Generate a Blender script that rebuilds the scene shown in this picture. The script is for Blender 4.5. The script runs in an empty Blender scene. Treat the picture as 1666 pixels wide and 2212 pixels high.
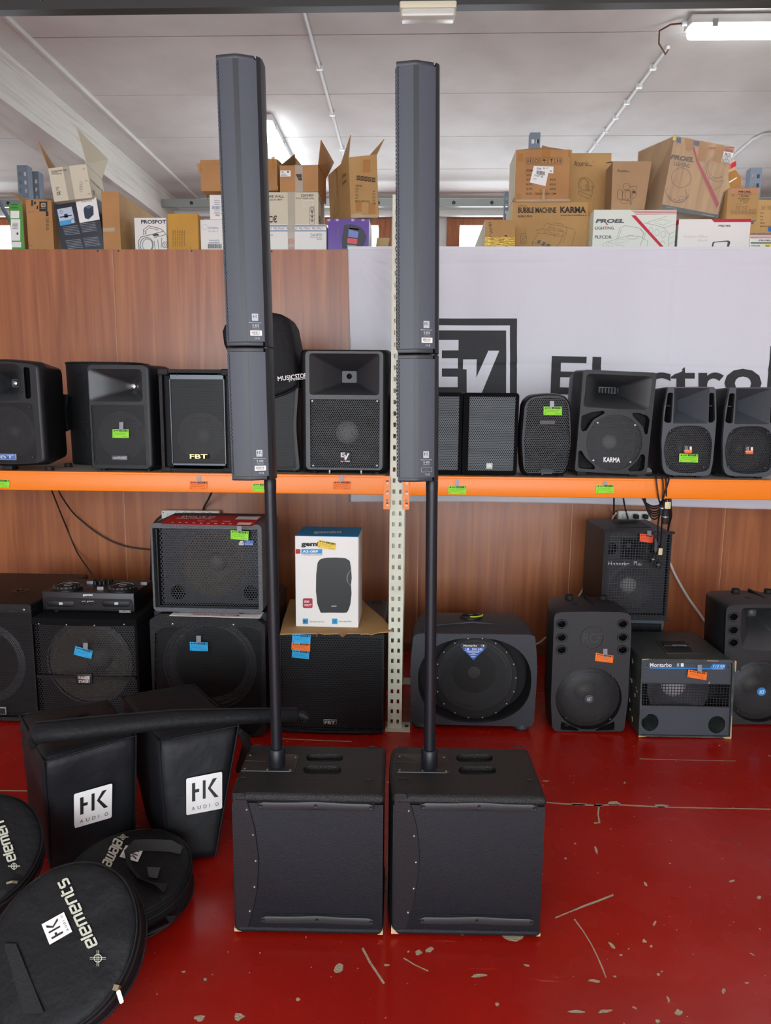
import bpy, bmesh, math, random
from math import radians, sin, cos, pi, sqrt, atan2
from mathutils import Vector, Matrix, noise
from mathutils.geometry import tessellate_polygon, delaunay_2d_cdt
random.seed(7)
SC = bpy.context.scene
COL = SC.collection
# ------------------------------------------------------------------ camera
FPX, CX, CY, CAMH = 1550.0, 833.0, 1106.0, 1.57
CR = (Matrix.Rotation(radians(2.1), 3, 'Z') @ Matrix.Rotation(radians(90 - 8.66), 3, 'X') @ Matrix.Rotation(radians(0.5), 3, 'Z'))
CO = Vector((0, 0, CAMH))
cam = bpy.data.cameras.new('camera'); camo = bpy.data.objects.new('camera', cam); COL.objects.link(camo)
cam.sensor_fit = 'VERTICAL'; cam.sensor_height = 24.0; cam.lens = 24.0 * FPX / 2212.0; cam.clip_start = 0.05
camo.matrix_world = Matrix.Translation(CO) @ CR.to_4x4()
SC.camera = camo
# ------------------------------------------------------------------ sky, daylight, exposure
SC.view_settings.view_transform = 'Standard'; SC.view_settings.look = 'None'
SC.view_settings.gamma = 1.0; SC.view_settings.use_curve_mapping = False
SC.view_settings.exposure = 1.12
try:
    SC.cycles.max_bounces = 5; SC.cycles.diffuse_bounces = 3; SC.cycles.glossy_bounces = 2; SC.cycles.transparent_max_bounces = 12
    SC.cycles.sample_clamp_indirect = 6.0; SC.cycles.caustics_reflective = False; SC.cycles.caustics_refractive = False
    SC.cycles.use_denoising = True
except Exception: pass
wd = bpy.data.worlds.new('sky'); SC.world = wd; wd.use_nodes = True
bg = wd.node_tree.nodes['Background']; bg.inputs[0].default_value = (0.86, 0.93, 1.0, 1); bg.inputs[1].default_value = 5.0
# all light is the sky seen through the real openings (back windows, shop front behind the photographer) plus the lit tubes on the ceiling;
# portals give off no light of their own, they only tell the renderer where the openings are
def portal(name, x0, x1, z0, z1, y, into):
    l = bpy.data.lights.new(name, 'AREA'); l.shape = 'RECTANGLE'; l.size = x1 - x0; l.size_y = z1 - z0; l.cycles.is_portal = True
    o = bpy.data.objects.new(name, l); COL.objects.link(o); o.location = ((x0 + x1) / 2, y, (z0 + z1) / 2); o.rotation_euler = (radians(90 * into), 0, 0); return o
portal('shopfront_opening_offscreen', -4.0, 3.2, .4, 3.1, -5.0, 1)
# ------------------------------------------------------------------ pixel to place (pixels only give a direction)
def ray(x, y): return CR @ Vector(((x - CX) / FPX, -(y - CY) / FPX, -1.0))
def atz(x, y, z):
    d = ray(x, y); return CO + d * ((z - CAMH) / d.z)
def aty(x, y, Y):
    d = ray(x, y); return CO + d * (Y / d.y)
def atx(x, y, X):
    d = ray(x, y); return CO + d * (X / d.x)
def zoom(x0, y0, s): return lambda x, y: (x0 + x / s, y0 + y / s)
PX = zoom(0, 0, 1.0)
ZA = zoom(0, 680, 3.332); ZB = zoom(440, 660, 3.6217); ZC = zoom(840, 660, 3.9667); ZD = zoom(1180, 720, 3.428)
ZE = zoom(0, 1050, 2.7767); ZG = zoom(560, 1050, 3.8794); ZI = zoom(850, 1050, 3.88); ZJ = zoom(1150, 1050, 3.2287)
ZK = zoom(0, 1450, 2.975); ZL = zoom(0, 1780, 3.6217); ZM = zoom(480, 1580, 4.384); ZN = zoom(820, 1580, 4.165)
ZO = zoom(0, 280, 3.8744); ZP = zoom(400, 280, 3.6217); ZQ = zoom(1000, 270, 5.5533); ZR = zoom(1270, 270, 7.9)
ZS = zoom(1440, 270, 7.3717); ZT = zoom(740, 380, 4.384); ZU = zoom(0, 740, 7.371); ZV = zoom(300, 1090, 5.553); ZW = zoom(0, 1230, 4.9)
# ------------------------------------------------------------------ materials
def lin(c):
    if isinstance(c, str): c = [int(c[i:i + 2], 16) / 255 for i in (0, 2, 4)]
    else: c = [v / 255 for v in c]
    return tuple(v / 12.92 if v <= 0.04045 else ((v + 0.055) / 1.055) ** 2.4 for v in c) + (1.0,)
MATS = {}
def nt_new(name):
    m = bpy.data.materials.new(name); m.use_nodes = True; nt = m.node_tree
    return m, nt, nt.nodes['Principled BSDF']
def setin(b, **k):
    for n, v in k.items():
        n = n.replace('_', ' ')
        if n in b.inputs: b.inputs[n].default_value = v
def mat(name, col, rough=0.5, metal=0.0, bump=None, var=None, spec=0.5, alpha=None, emit=None, coat=0.0):
    """bump=(scale,strength[,stretch xyz]); var=(scale, second colour, low, high[, stretch])"""
    if name in MATS: return MATS[name]
    m, nt, b = nt_new(name); N = nt.nodes; Lk = nt.links
    setin(b, Base_Color=lin(col), Roughness=rough, Metallic=metal)
    if 'Specular IOR Level' in b.inputs: b.inputs['Specular IOR Level'].default_value = spec
    if coat: b.inputs['Coat Weight'].default_value = coat; b.inputs['Coat Roughness'].default_value = 0.1
    tc = None
    def coords(st):
        nonlocal tc
        if tc is None: tc = N.new('ShaderNodeTexCoord')
        mp = N.new('ShaderNodeMapping'); mp.inputs['Scale'].default_value = st or (1, 1, 1)
        Lk.new(tc.outputs['Object'], mp.inputs['Vector']); return mp.outputs['Vector']
    if var:
        nz = N.new('ShaderNodeTexNoise'); nz.inputs['Scale'].default_value = var[0]; nz.inputs['Detail'].default_value = 5
        Lk.new(coords(var[4] if len(var) > 4 else None), nz.inputs['Vector'])
        rp = N.new('ShaderNodeValToRGB'); rp.color_ramp.elements[0].position = var[2]; rp.color_ramp.elements[1].position = var[3]
        rp.color_ramp.elements[0].color = lin(col); rp.color_ramp.elements[1].color = lin(var[1])
        Lk.new(nz.outputs['Fac'], rp.inputs['Fac']); Lk.new(rp.outputs['Color'], b.inputs['Base Color'])
    if bump:
        nz = N.new('ShaderNodeTexNoise'); nz.inputs['Scale'].default_value = bump[0]; nz.inputs['Detail'].default_value = 3
        Lk.new(coords(bump[2] if len(bump) > 2 else None), nz.inputs['Vector'])
        bp = N.new('ShaderNodeBump'); bp.inputs['Strength'].default_value = bump[1]; bp.inputs['Distance'].default_value = 0.01
        Lk.new(nz.outputs['Fac'], bp.inputs['Height']); Lk.new(bp.outputs['Normal'], b.inputs['Normal'])
    if alpha is not None: b.inputs['Alpha'].default_value = alpha
    if emit: b.inputs['Emission Color'].default_value = lin(emit[0]); b.inputs['Emission Strength'].default_value = emit[1]
    MATS[name] = m; return m
def grille_mat(name, col, pitch=0.010, hole=0.36, rough=0.5, metal=0.0, square=False):
    """perforated sheet: round holes in a staggered grid, really see-through"""
    if name in MATS: return MATS[name]
    m, nt, b = nt_new(name); N = nt.nodes; Lk = nt.links
    setin(b, Base_Color=lin(col), Roughness=rough, Metallic=metal)
    tc = N.new('ShaderNodeTexCoord'); sp = N.new('ShaderNodeSeparateXYZ'); Lk.new(tc.outputs['Object'], sp.inputs[0])
    def M(op, a, bb=None):
        n = N.new('ShaderNodeMath'); n.operation = op
        for i, v in enumerate((a, bb)):
            if v is None: continue
            if isinstance(v, (int, float)): n.inputs[i].default_value = v
            else: Lk.new(v, n.inputs[i])
        return n.outputs[0]
    u = M('DIVIDE', sp.outputs['X'], pitch); v = M('DIVIDE', sp.outputs['Z'], pitch * 1.732)
    def cell(o):
        a = M('SUBTRACT', M('FRACT', M('ADD', u, 100 + o)), 0.5); c = M('MULTIPLY', M('SUBTRACT', M('FRACT', M('ADD', v, 100 + o)), 0.5), 1.732)
        return M('ADD', M('MULTIPLY', a, a), M('MULTIPLY', c, c))
    d = M('MINIMUM', cell(0.0), cell(0.5))
    op = M('LESS_THAN', d, hole * hole)
    tr = N.new('ShaderNodeBsdfTransparent'); mx = N.new('ShaderNodeMixShader')
    Lk.new(op, mx.inputs[0]); Lk.new(b.outputs[0], mx.inputs[1]); Lk.new(tr.outputs[0], mx.inputs[2])
    Lk.new(mx.outputs[0], N['Material Output'].inputs['Surface'])
    MATS[name] = m; return m
blk = mat('black moulded plastic', '131416', 0.36, bump=(420, 0.12), spec=.33)
blk2 = mat('black textured paint', '0f1012', 0.45, bump=(230, 0.35), spec=.33)
deep = mat('dark inside', '08080a', 0.8)
carpet = mat('black felt carpet', '0f1012', 0.95, bump=(500, 0.9), spec=0.2)
cloth = mat('black nylon cloth', '111315', 0.66, bump=(60, 0.35), spec=0.3)
cloth2 = mat('black padded nylon', '101216', 0.58, bump=(14, 0.5), spec=0.35)
rub = mat('black rubber', '0f1012', 0.7)
screw = mat('zinc screw', '9a9a98', 0.35, 0.9)
dscrew = mat('dark screw', '3a3a3a', 0.4, 0.8)
greyp = mat('grey speaker plastic', '41464b', 0.5, bump=(350, 0.12))
greyd = mat('dark grey hammered paint', '4b4f52', 0.45, bump=(160, 0.3))
conem = mat('speaker cone paper', '48484a', 0.55)
conel = mat('brownish grey cone paper', '5b554c', 0.8)
capm = mat('dust cap', '55554f', 0.5); capg = mat('grey dust cap', '8a8b86', 0.6); capw = mat('pale dust cap', 'b4b0b6', 0.55)
g_fine = grille_mat('fine black grille', '131516', 0.0062, 0.38, 0.45)
g_med = grille_mat('black perforated grille', '141618', 0.0095, 0.40, 0.45)
g_big = grille_mat('coarse black mesh', '1b1d1f', 0.0125, 0.40, 0.4)
g_grey = grille_mat('grey perforated grille', '50575b', 0.0092, 0.34, 0.45)
g_dot = grille_mat('column grille', '1a2028', 0.0062, 0.34, 0.45)
white = mat('white print', 'e8e8e6', 0.55); ink = mat('black print', '1b1b1b', 0.6); inkb = mat('brown ink on cardboard', '4a3826', 0.7)
paper = mat('white paper', 'eceae6', 0.6); tape = mat('clear tape', 'a7aab0', 0.25, alpha=0.55); ctape = mat('clear parcel tape', 'e2dac6', 0.18, alpha=0.38)
gold = mat('brass letters', 'd9bf7c', 0.3, 0.8); blueb = mat('blue badge', '1f56a8', 0.35); redp = mat('red print', 'c01f3c', 0.5)
silver = mat('silver print', 'b9c0c2', 0.45); orangep = mat('orange print', 'e0621d', 0.5)
tagc = dict(green=mat('green tag card', '8bdc22', 0.6), orange=mat('orange tag card', 'f2761c', 0.6), blue=mat('blue tag card', '25a9e0', 0.6),
            yellow=mat('yellow tag card', 'eccb4a', 0.6), red=mat('red orange tag card', 'f2551c', 0.6))
# ------------------------------------------------------------------ mesh building
def inside(p, poly):
    x, y = p; r = False; j = len(poly) - 1
    for i in range(len(poly)):
        xi, yi = poly[i]; xj, yj = poly[j]
        if (yi > y) != (yj > y) and x < (xj - xi) * (y - yi) / (yj - yi) + xi: r = not r
        j = i
    return r
def cdt(outer, holes=(), extra=()):
    """constrained triangulation of an outline with openings"""
    V = []; E = []
    for l in [outer] + list(holes):
        o = len(V); V += [Vector((p[0], p[1])) for p in l]; E += [(o + i, o + (i + 1) % len(l)) for i in range(len(l))]
    V += [Vector(p) for p in extra]
    r = delaunay_2d_cdt(V, E, [], 0, 1e-7); vs = [(v.x, v.y) for v in r[0]]; tri = []
    for f in r[2]:
        for k in range(1, len(f) - 1):
            t = (f[0], f[k], f[k + 1]); c = (sum(vs[i][0] for i in t) / 3, sum(vs[i][1] for i in t) / 3)
            if inside(c, outer) and not any(inside(c, h) for h in holes): tri.append(t)
    return vs, tri
class MB:
    def __init__(s): s.v = []; s.f = []
    def add(s, vs, fs):
        o = len(s.v); s.v += [tuple(p) for p in vs]; s.f += [tuple(i + o for i in f) for f in fs]; return s
    def box(s, x0, x1, y0, y1, z0, z1):
        vs = [(x, y, z) for x in (x0, x1) for y in (y0, y1) for z in (z0, z1)]
        return s.add(vs, [(0, 1, 3, 2), (4, 6, 7, 5), (0, 4, 5, 1), (2, 3, 7, 6), (0, 2, 6, 4), (1, 5, 7, 3)])
    def hexa(s, c):  # eight corners: bottom loop then top loop
        return s.add(c, [(3, 2, 1, 0), (4, 5, 6, 7), (0, 1, 5, 4), (1, 2, 6, 5), (2, 3, 7, 6), (3, 0, 4, 7)])
    def loft(s, rings, c0=True, c1=True):
        n = len(rings[0]); vs = [p for r in rings for p in r]; fs = []
        for k in range(len(rings) - 1):
            for i in range(n):
                j = (i + 1) % n; fs.append((k * n + i, k * n + j, (k + 1) * n + j, (k + 1) * n + i))
        if c0: fs.append(tuple(range(n - 1, -1, -1)))
        if c1: fs.append(tuple((len(rings) - 1) * n + i for i in range(n)))
        return s.add(vs, fs)
    def prism(s, poly, y0, y1, bev=0.0):
        """outline of (x,z) pushed through y0..y1, edges eased by bev"""
        cx = sum(p[0] for p in poly) / len(poly); cz = sum(p[1] for p in poly) / len(poly)
        w = max(p[0] for p in poly) - min(p[0] for p in poly); h = max(p[1] for p in poly) - min(p[1] for p in poly)
        def ring(y, b):
            kx = 1 - 2 * b / max(w, 1e-6); kz = 1 - 2 * b / max(h, 1e-6)
            return [(cx + (x - cx) * kx, y, cz + (z - cz) * kz) for x, z in poly]
        if bev > 0:
            b = bev; rs = [ring(y0, b), ring(y0 + b * .3, b * .3), ring(y0 + b, 0), ring(y1 - b, 0), ring(y1 - b * .3, b * .3), ring(y1, b)]
        else: rs = [ring(y0, 0), ring(y1, 0)]
        return s.loft(rs)
    def rbox(s, x0, x1, y0, y1, z0, z1, r=0.01, bev=None, n=4):
        return s.prism(rrect(x0, x1, z0, z1, r, n), y0, y1, r if bev is None else bev)
    def zprism(s, poly, z0, z1, bev=0.0):
        """outline of (x,y) pushed through z0..z1"""
        t = MB().prism(poly, z0, z1, bev); return s.add([(a, c, b) for a, b, c in t.v], [f[::-1] for f in t.f])
    def plate(s, outer, holes, y0, y1, walls=True):
        """sheet from y0 to y1 with real openings"""
        loops = [outer] + holes; flat = [p for l in loops for p in l]; n = len(flat)
        pv, tri = cdt(outer, holes); k = len(pv)
        vs = [(x, y0, z) for x, z in pv] + [(x, y1, z) for x, z in pv]; fs = []
        for a, b, c in tri:
            fs.append((a, b, c)); fs.append((c + k, b + k, a + k))
        s.add(vs, fs)
        vs = [(x, y0, z) for x, z in flat] + [(x, y1, z) for x, z in flat]; fs = []
        o = 0
        if walls:
            for l in loops:
                m = len(l)
                for i in range(m):
                    j = (i + 1) % m; fs.append((o + i, o + j, o + j + n, o + i + n))
                o += m
        return s.add(vs, fs)
    def lathe(s, cx, cz, prof, n=32, y=0.0, cap=True):
        """profile (r, y) turned about the y axis"""
        vs = []; fs = []
        for r, yy in prof:
            for i in range(n):
                a = 2 * pi * i / n; vs.append((cx + r * cos(a), y + yy, cz + r * sin(a)))
        for k in range(len(prof) - 1):
            for i in range(n):
                j = (i + 1) % n; fs.append((k * n + i, k * n + j, (k + 1) * n + j, (k + 1) * n + i))
        if cap is True: fs.append(tuple(range(n)))
        if cap: fs.append(tuple((len(prof) - 1) * n + i for i in range(n - 1, -1, -1)))
        return s.add(vs, fs)
    def zlathe(s, cx, cy, prof, n=24, cap=True):
        t = MB().lathe(cx, cy, prof, n, 0, cap); return s.add([(a, c, b) for a, b, c in t.v], [f[::-1] for f in t.f])
    def tube(s, pts, r, n=8, cap=True):
        pts = [Vector(p) for p in pts]; rs = r if isinstance(r, (list, tuple)) else [r] * len(pts)
        rings = []; up = None
        for i, p in enumerate(pts):
            t = (pts[min(i + 1, len(pts) - 1)] - pts[max(i - 1, 0)]).normalized()
            if up is None: up = t.orthogonal().normalized()
            up = (up - t * up.dot(t)).normalized(); sd = t.cross(up)
            rings.append([p + (up * cos(2 * pi * k / n) + sd * sin(2 * pi * k / n)) * rs[i] for k in range(n)])
        return s.loft(rings, cap, cap)
    def xf(s, M): s.v = [tuple(M @ Vector(p)) for p in s.v]; return s
    def build(s, name, m, parent=None, smooth=40, kind=None):
        me = bpy.data.meshes.new(name); me.from_pydata(s.v, [], s.f); me.validate(); me.update(); fixn(me)
        if smooth:
            for p in me.polygons: p.use_smooth = True
            me.set_sharp_from_angle(angle=radians(smooth))
        me.materials.append(m)
        o = bpy.data.objects.new(name, me); COL.objects.link(o)
        if parent is not None: o.parent = parent
        if kind: o['kind'] = kind
        return o
def fixn(me):
    bm = bmesh.new(); bm.from_mesh(me); bmesh.ops.recalc_face_normals(bm, faces=bm.faces); bm.to_mesh(me); bm.free()
def rrect(x0, x1, z0, z1, r, n=4):
    r = min(r, abs(x1 - x0) / 2.001, abs(z1 - z0) / 2.001); x0, x1 = min(x0, x1), max(x0, x1); z0, z1 = min(z0, z1), max(z0, z1); o = []
    for cx, cz, a in ((x1 - r, z1 - r, 0), (x0 + r, z1 - r, 90), (x0 + r, z0 + r, 180), (x1 - r, z0 + r, 270)):
        for k in range(n + 1):
            t = radians(a + 90 * k / n); o.append((cx + r * cos(t), cz + r * sin(t)))
    return o
def rpoly(pts, r, n=4):
    """polygon with rounded corners; r may be one per corner"""
    o = []; m = len(pts)
    for i in range(m):
        p = Vector(pts[i]); a = Vector(pts[i - 1]) - p; b = Vector(pts[(i + 1) % m]) - p; rr = r[i] if isinstance(r, (list, tuple)) else r
        d = min(rr, a.length * .49, b.length * .49); A = p + a.normalized() * d; B = p + b.normalized() * d
        for k in range(n + 1):
            t = k / n; q = A.lerp(p, t).lerp(p.lerp(B, t), t); o.append((q.x, q.y))
    return o
def ell(cx, cz, rx, rz, n=28, a0=0, a1=360):
    full = abs(a1 - a0) >= 360; k = n if full else n + 1
    return [(cx + rx * cos(radians(a0 + (a1 - a0) * i / n)), cz + rz * sin(radians(a0 + (a1 - a0) * i / n))) for i in range(k)]
def ctext(s, shear=0.0, bold=0.0):
    cu = bpy.data.curves.new('t', 'FONT'); cu.body = s; cu.size = 1.0; cu.shear = shear; cu.offset = bold; cu.resolution_u = 3; cu.fill_mode = 'FRONT'
    o = bpy.data.objects.new('t', cu); me = bpy.data.meshes.new_from_object(o)
    vs = [v.co.copy() for v in me.vertices]; fs = [tuple(p.vertices) for p in me.polygons]
    bpy.data.objects.remove(o); bpy.data.curves.remove(cu); bpy.data.meshes.remove(me); return vs, fs
# ------------------------------------------------------------------ things
def tag(o, label, cat, group=None):
    o['label'] = label; o['category'] = cat
    if group: o['group'] = group
    return o
def struct(o): o['kind'] = 'structure'; return o
class Th:
    """a thing: an Empty at its base. Front plane is y=0, x to the right, z up."""
    def __init__(s, name, label, cat, loc, rz=0.0, group=None, ry=0.0, rx=0.0):
        s.o = bpy.data.objects.new(name, None); COL.objects.link(s.o); s.o.empty_display_size = 0.05
        s.M = Matrix.Translation(Vector(loc)) @ Matrix.Rotation(radians(rz), 4, 'Z') @ Matrix.Rotation(radians(rx), 4, 'X') @ Matrix.Rotation(radians(ry), 4, 'Y')
        s.o.matrix_world = s.M; s.I = s.M.inverted(); s.z = PX; tag(s.o, label, cat, group)
        s.co = s.I @ CO; s.ref = None
    def d(s, x, y): return s.I.to_3x3() @ ray(*s.z(x, y))
    def q(s, x, y, yl=0.0):
        # a zero stands for the middle of the thing when only one coordinate is wanted
        if s.ref: x, y = (s.ref[0] if x == 0 else x), (s.ref[1] if y == 0 else y)
        d = s.d(x, y); p = s.co + d * ((yl - s.co.y) / d.y); return (p.x, p.z)
    def qz(s, x, y, zl):
        d = s.d(x, y); p = s.co + d * ((zl - s.co.z) / d.z); return (p.x, p.y)
    def qs(s, pts, yl=0.0): return [s.q(x, y, yl) for x, y in pts]
    def rr(s, x0, y0, x1, y1, r=0.01, n=4, yl=0.0):
        xm, ym = (x0 + x1) / 2, (y0 + y1) / 2; return rrect(s.q(x0, ym, yl)[0], s.q(x1, ym, yl)[0], s.q(xm, y1, yl)[1], s.q(xm, y0, yl)[1], r, n)
    def circ(s, cx, cy, rpx, n=32, ry=None):
        a = s.q(cx, cy); b = s.q(cx + rpx, cy); c = s.q(cx, cy + (ry or rpx)); return ell(a[0], a[1], abs(b[0] - a[0]), abs(a[1] - c[1]), n)
    def cr(s, cx, cy, rpx):
        a = s.q(cx, cy); b = s.q(cx + rpx, cy); return a[0], a[1], abs(b[0] - a[0])
    def part(s, mb, name, m, **k): return mb.build(name, m, s.o, **k)
class LogMB(MB):
    def __init__(s): MB.__init__(s); s.log = []
    def add(s, vs, fs):
        v0, f0 = len(s.v), len(s.f); MB.add(s, vs, fs); s.log.append((v0, len(s.v), f0, len(s.f))); return s
class Dec:
    """flat print on a plane of a thing, drawn in zoom coordinates; fn maps zoom x,y to a point"""
    def __init__(s, T, y=-0.0012, fn=None):
        s.T = T; s.m = LogMB(); s.log = s.m.log; s.fn = fn or (lambda x, z: (lambda p: (p[0], y, p[1]))(T.q(x, z, 0.0)))
    def poly(s, pts):
        vs, tri = cdt(pts); s.m.add([s.fn(x, y) for x, y in vs], tri); return s
    def fine(s, pts, g=16):
        xs = [p[0] for p in pts]; ys = [p[1] for p in pts]; ex = []; x = min(xs) + g / 2
        while x < max(xs):
            y = min(ys) + g / 2
            while y < max(ys):
                if inside((x, y), pts): ex.append((x, y))
                y += g
            x += g
        out = []
        for a, b in zip(pts, list(pts[1:]) + [pts[0]]):
            n = max(1, int(math.dist(a, b) / g)); out += [(a[0] + (b[0] - a[0]) * k / n, a[1] + (b[1] - a[1]) * k / n) for k in range(n)]
        vs, tri = cdt(out, (), ex); s.m.add([s.fn(x, y) for x, y in vs], tri); return s
    def rect(s, x0, y0, x1, y1): return s.poly([(x0, y0), (x1, y0), (x1, y1), (x0, y1)])
    def rrect(s, x0, y0, x1, y1, r): return s.poly(rrect(x0, x1, y0, y1, r, 3))
    def line(s, pts, w=2.0, closed=False):
        P = [Vector(p) for p in pts]; n = len(P)
        L = []; R = []
        for i in range(n):
            a = P[i - 1] if (i > 0 or closed) else P[i]; b = P[(i + 1) % n] if (i < n - 1 or closed) else P[i]
            t = (b - a); t = t.normalized() if t.length > 1e-9 else Vector((1, 0)); nn = Vector((-t.y, t.x)) * w * .5
            L.append(s.fn(*(P[i] + nn))); R.append(s.fn(*(P[i] - nn)))
        fs = [(i, (i + 1) % n, n + (i + 1) % n, n + i) for i in range(n if closed else n - 1)]
        s.m.add(L + R, fs); return s
    def oval(s, cx, cy, rx, ry=None, w=2.0, n=20, a0=0, a1=360):
        e = ell(cx, cy, rx, ry or rx, n, a0, a1); return s.line(e, w, abs(a1 - a0) >= 360)
    def disc(s, cx, cy, rx, ry=None, n=18): return s.poly(ell(cx, cy, rx, ry or rx, n))
    def text(s, t, x0, y0, x1, y1, bold=0.0, shear=0.0, rot=0.0):
        """fit text into the zoom rectangle x0,y0 (top left) to x1,y1; rot turns it about the rectangle's centre"""
        vs, fs = ctext(t, shear, bold)
        if not vs: return s
        a = min(v.x for v in vs); b = max(v.x for v in vs); c = min(v.y for v in vs); d = max(v.y for v in vs)
        cx, cy = (x0 + x1) / 2, (y0 + y1) / 2; cr, sr = cos(radians(rot)), sin(radians(rot)); o = []
        for v in vs:
            X = x0 + (v.x - a) / max(b - a, 1e-6) * (x1 - x0) - cx; Y = y1 - (v.y - c) / max(d - c, 1e-6) * (y1 - y0) - cy
            o.append(s.fn(cx + X * cr - Y * sr, cy + X * sr + Y * cr))
        s.m.add(o, fs); return s
    def build(s, name, m):
        # a few pieces become parts of their own; fine print stays one part
        cuts = s.cuts(); 
        if 1 < len(cuts) <= 8:
            for v0, v1, f0, f1 in cuts:
                k = MB(); k.v = s.m.v[v0:v1]; k.f = [tuple(i - v0 for i in f) for f in s.m.f[f0:f1]]; o = k.build(name, m, s.T.o, smooth=0)
            return o
        return s.m.build(name, m, s.T.o, smooth=0, kind='stuff' if len(cuts) > 8 else None)
    def cuts(s):
        return [c for c in s.log if c[1] > c[0]]
# ---- pieces shared by loudspeakers
def horn(T, mouth, throat, depth, name='horn', m=None, y0=0.0, steps=5, pw=0.55, cap=True):
    """flare from the mouth outline to the throat outline (same point count)"""
    rings = []
    for k in range(steps + 1):
        t = k / steps; f = t ** pw
        rings.append([(a[0] + (b[0] - a[0]) * f, y0 + depth * t, a[1] + (b[1] - a[1]) * f) for a, b in zip(mouth, throat)])
    mb = MB().loft(rings, False, cap); return T.part(mb, name, m or blk)
def woofer(T, cx, cz, R, y, cone=conem, cap=capm, capr=0.34, depth=None):
    d = depth or R * 0.42
    T.part(MB().lathe(cx, cz, [(R * 1.04, 0.0), (R, -0.004), (R * .97, -0.006), (R * .93, 0.002), (R * .88, -0.004), (R * .83, 0.004), (R * capr, d)], 40, y, cap=False), 'woofer_cone', cone)
    cr = R * capr
    T.part(MB().lathe(cx, cz, [(cr, d), (cr * .9, d - cr * .22), (cr * .65, d - cr * .42), (cr * .3, d - cr * .52), (0.001, d - cr * .55)], 28, y, cap='end'), 'dust_cap', cap)
def body(T, outline, y0, y1, m=None, kx=1.0, kz=1.0, bev=0.015, name='cabinet'):
    """hollow shell open towards the front: outline at y0 running back to a scaled outline at y1"""
    cx = sum(p[0] for p in outline) / len(outline); cz0 = min(p[1] for p in outline); w = max(p[0] for p in outline) - min(p[0] for p in outline); h = max(p[1] for p in outline) - cz0
    czm = cz0 + h / 2
    def ring(y, a, b): return [(cx + (x - cx) * a, y, czm + (z - czm) * b) for x, z in outline]
    bx, bz = 2 * bev / w, 2 * bev / h
    rs = [ring(y0, 1, 1), ring(y1 - bev, kx, kz), ring(y1 - bev * .3, kx - bx * .3, kz - bz * .3), ring(y1, kx - bx, kz - bz)]
    return T.part(MB().loft(rs, False, True), name, m or blk)
def rim(T, inner, outer, y0, y1, m, name='front_edge'):
    """rounded shoulder from the baffle outline at y0 to the wider body outline at y1 (same point count)"""
    rs = []
    for k in range(5):
        t = k / 4; a = sin(t * pi / 2); yy = y0 + (y1 - y0) * (1 - cos(t * pi / 2))
        rs.append([(i[0] + (o[0] - i[0]) * a, yy, i[1] + (o[1] - i[1]) * a) for i, o in zip(inner, outer)])
    return T.part(MB().loft(rs, False, False), name, m)
def screws(T, pts, r=0.004, y=-0.001, m=None):
    for x, z in pts: T.part(MB().lathe(x, z, [(r, 0.001), (r * .9, -0.0012), (r * .4, -0.002), (r * .35, -0.0008), (0.0004, -0.0008)], 10, y), 'screw', m or dscrew)
def feet(T, w, d, r=0.018, h=0.012, z=0.0, y0=0.03, m=None, xs=None):
    for x in (xs or (-w / 2 + 0.04, w / 2 - 0.04)):
        for y in (y0, d - 0.04): T.part(MB().zlathe(x, y, [(r, z), (r * .95, z + h * .5), (r * .85, z + h + .004)], 14), 'foot', m or rub)
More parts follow.
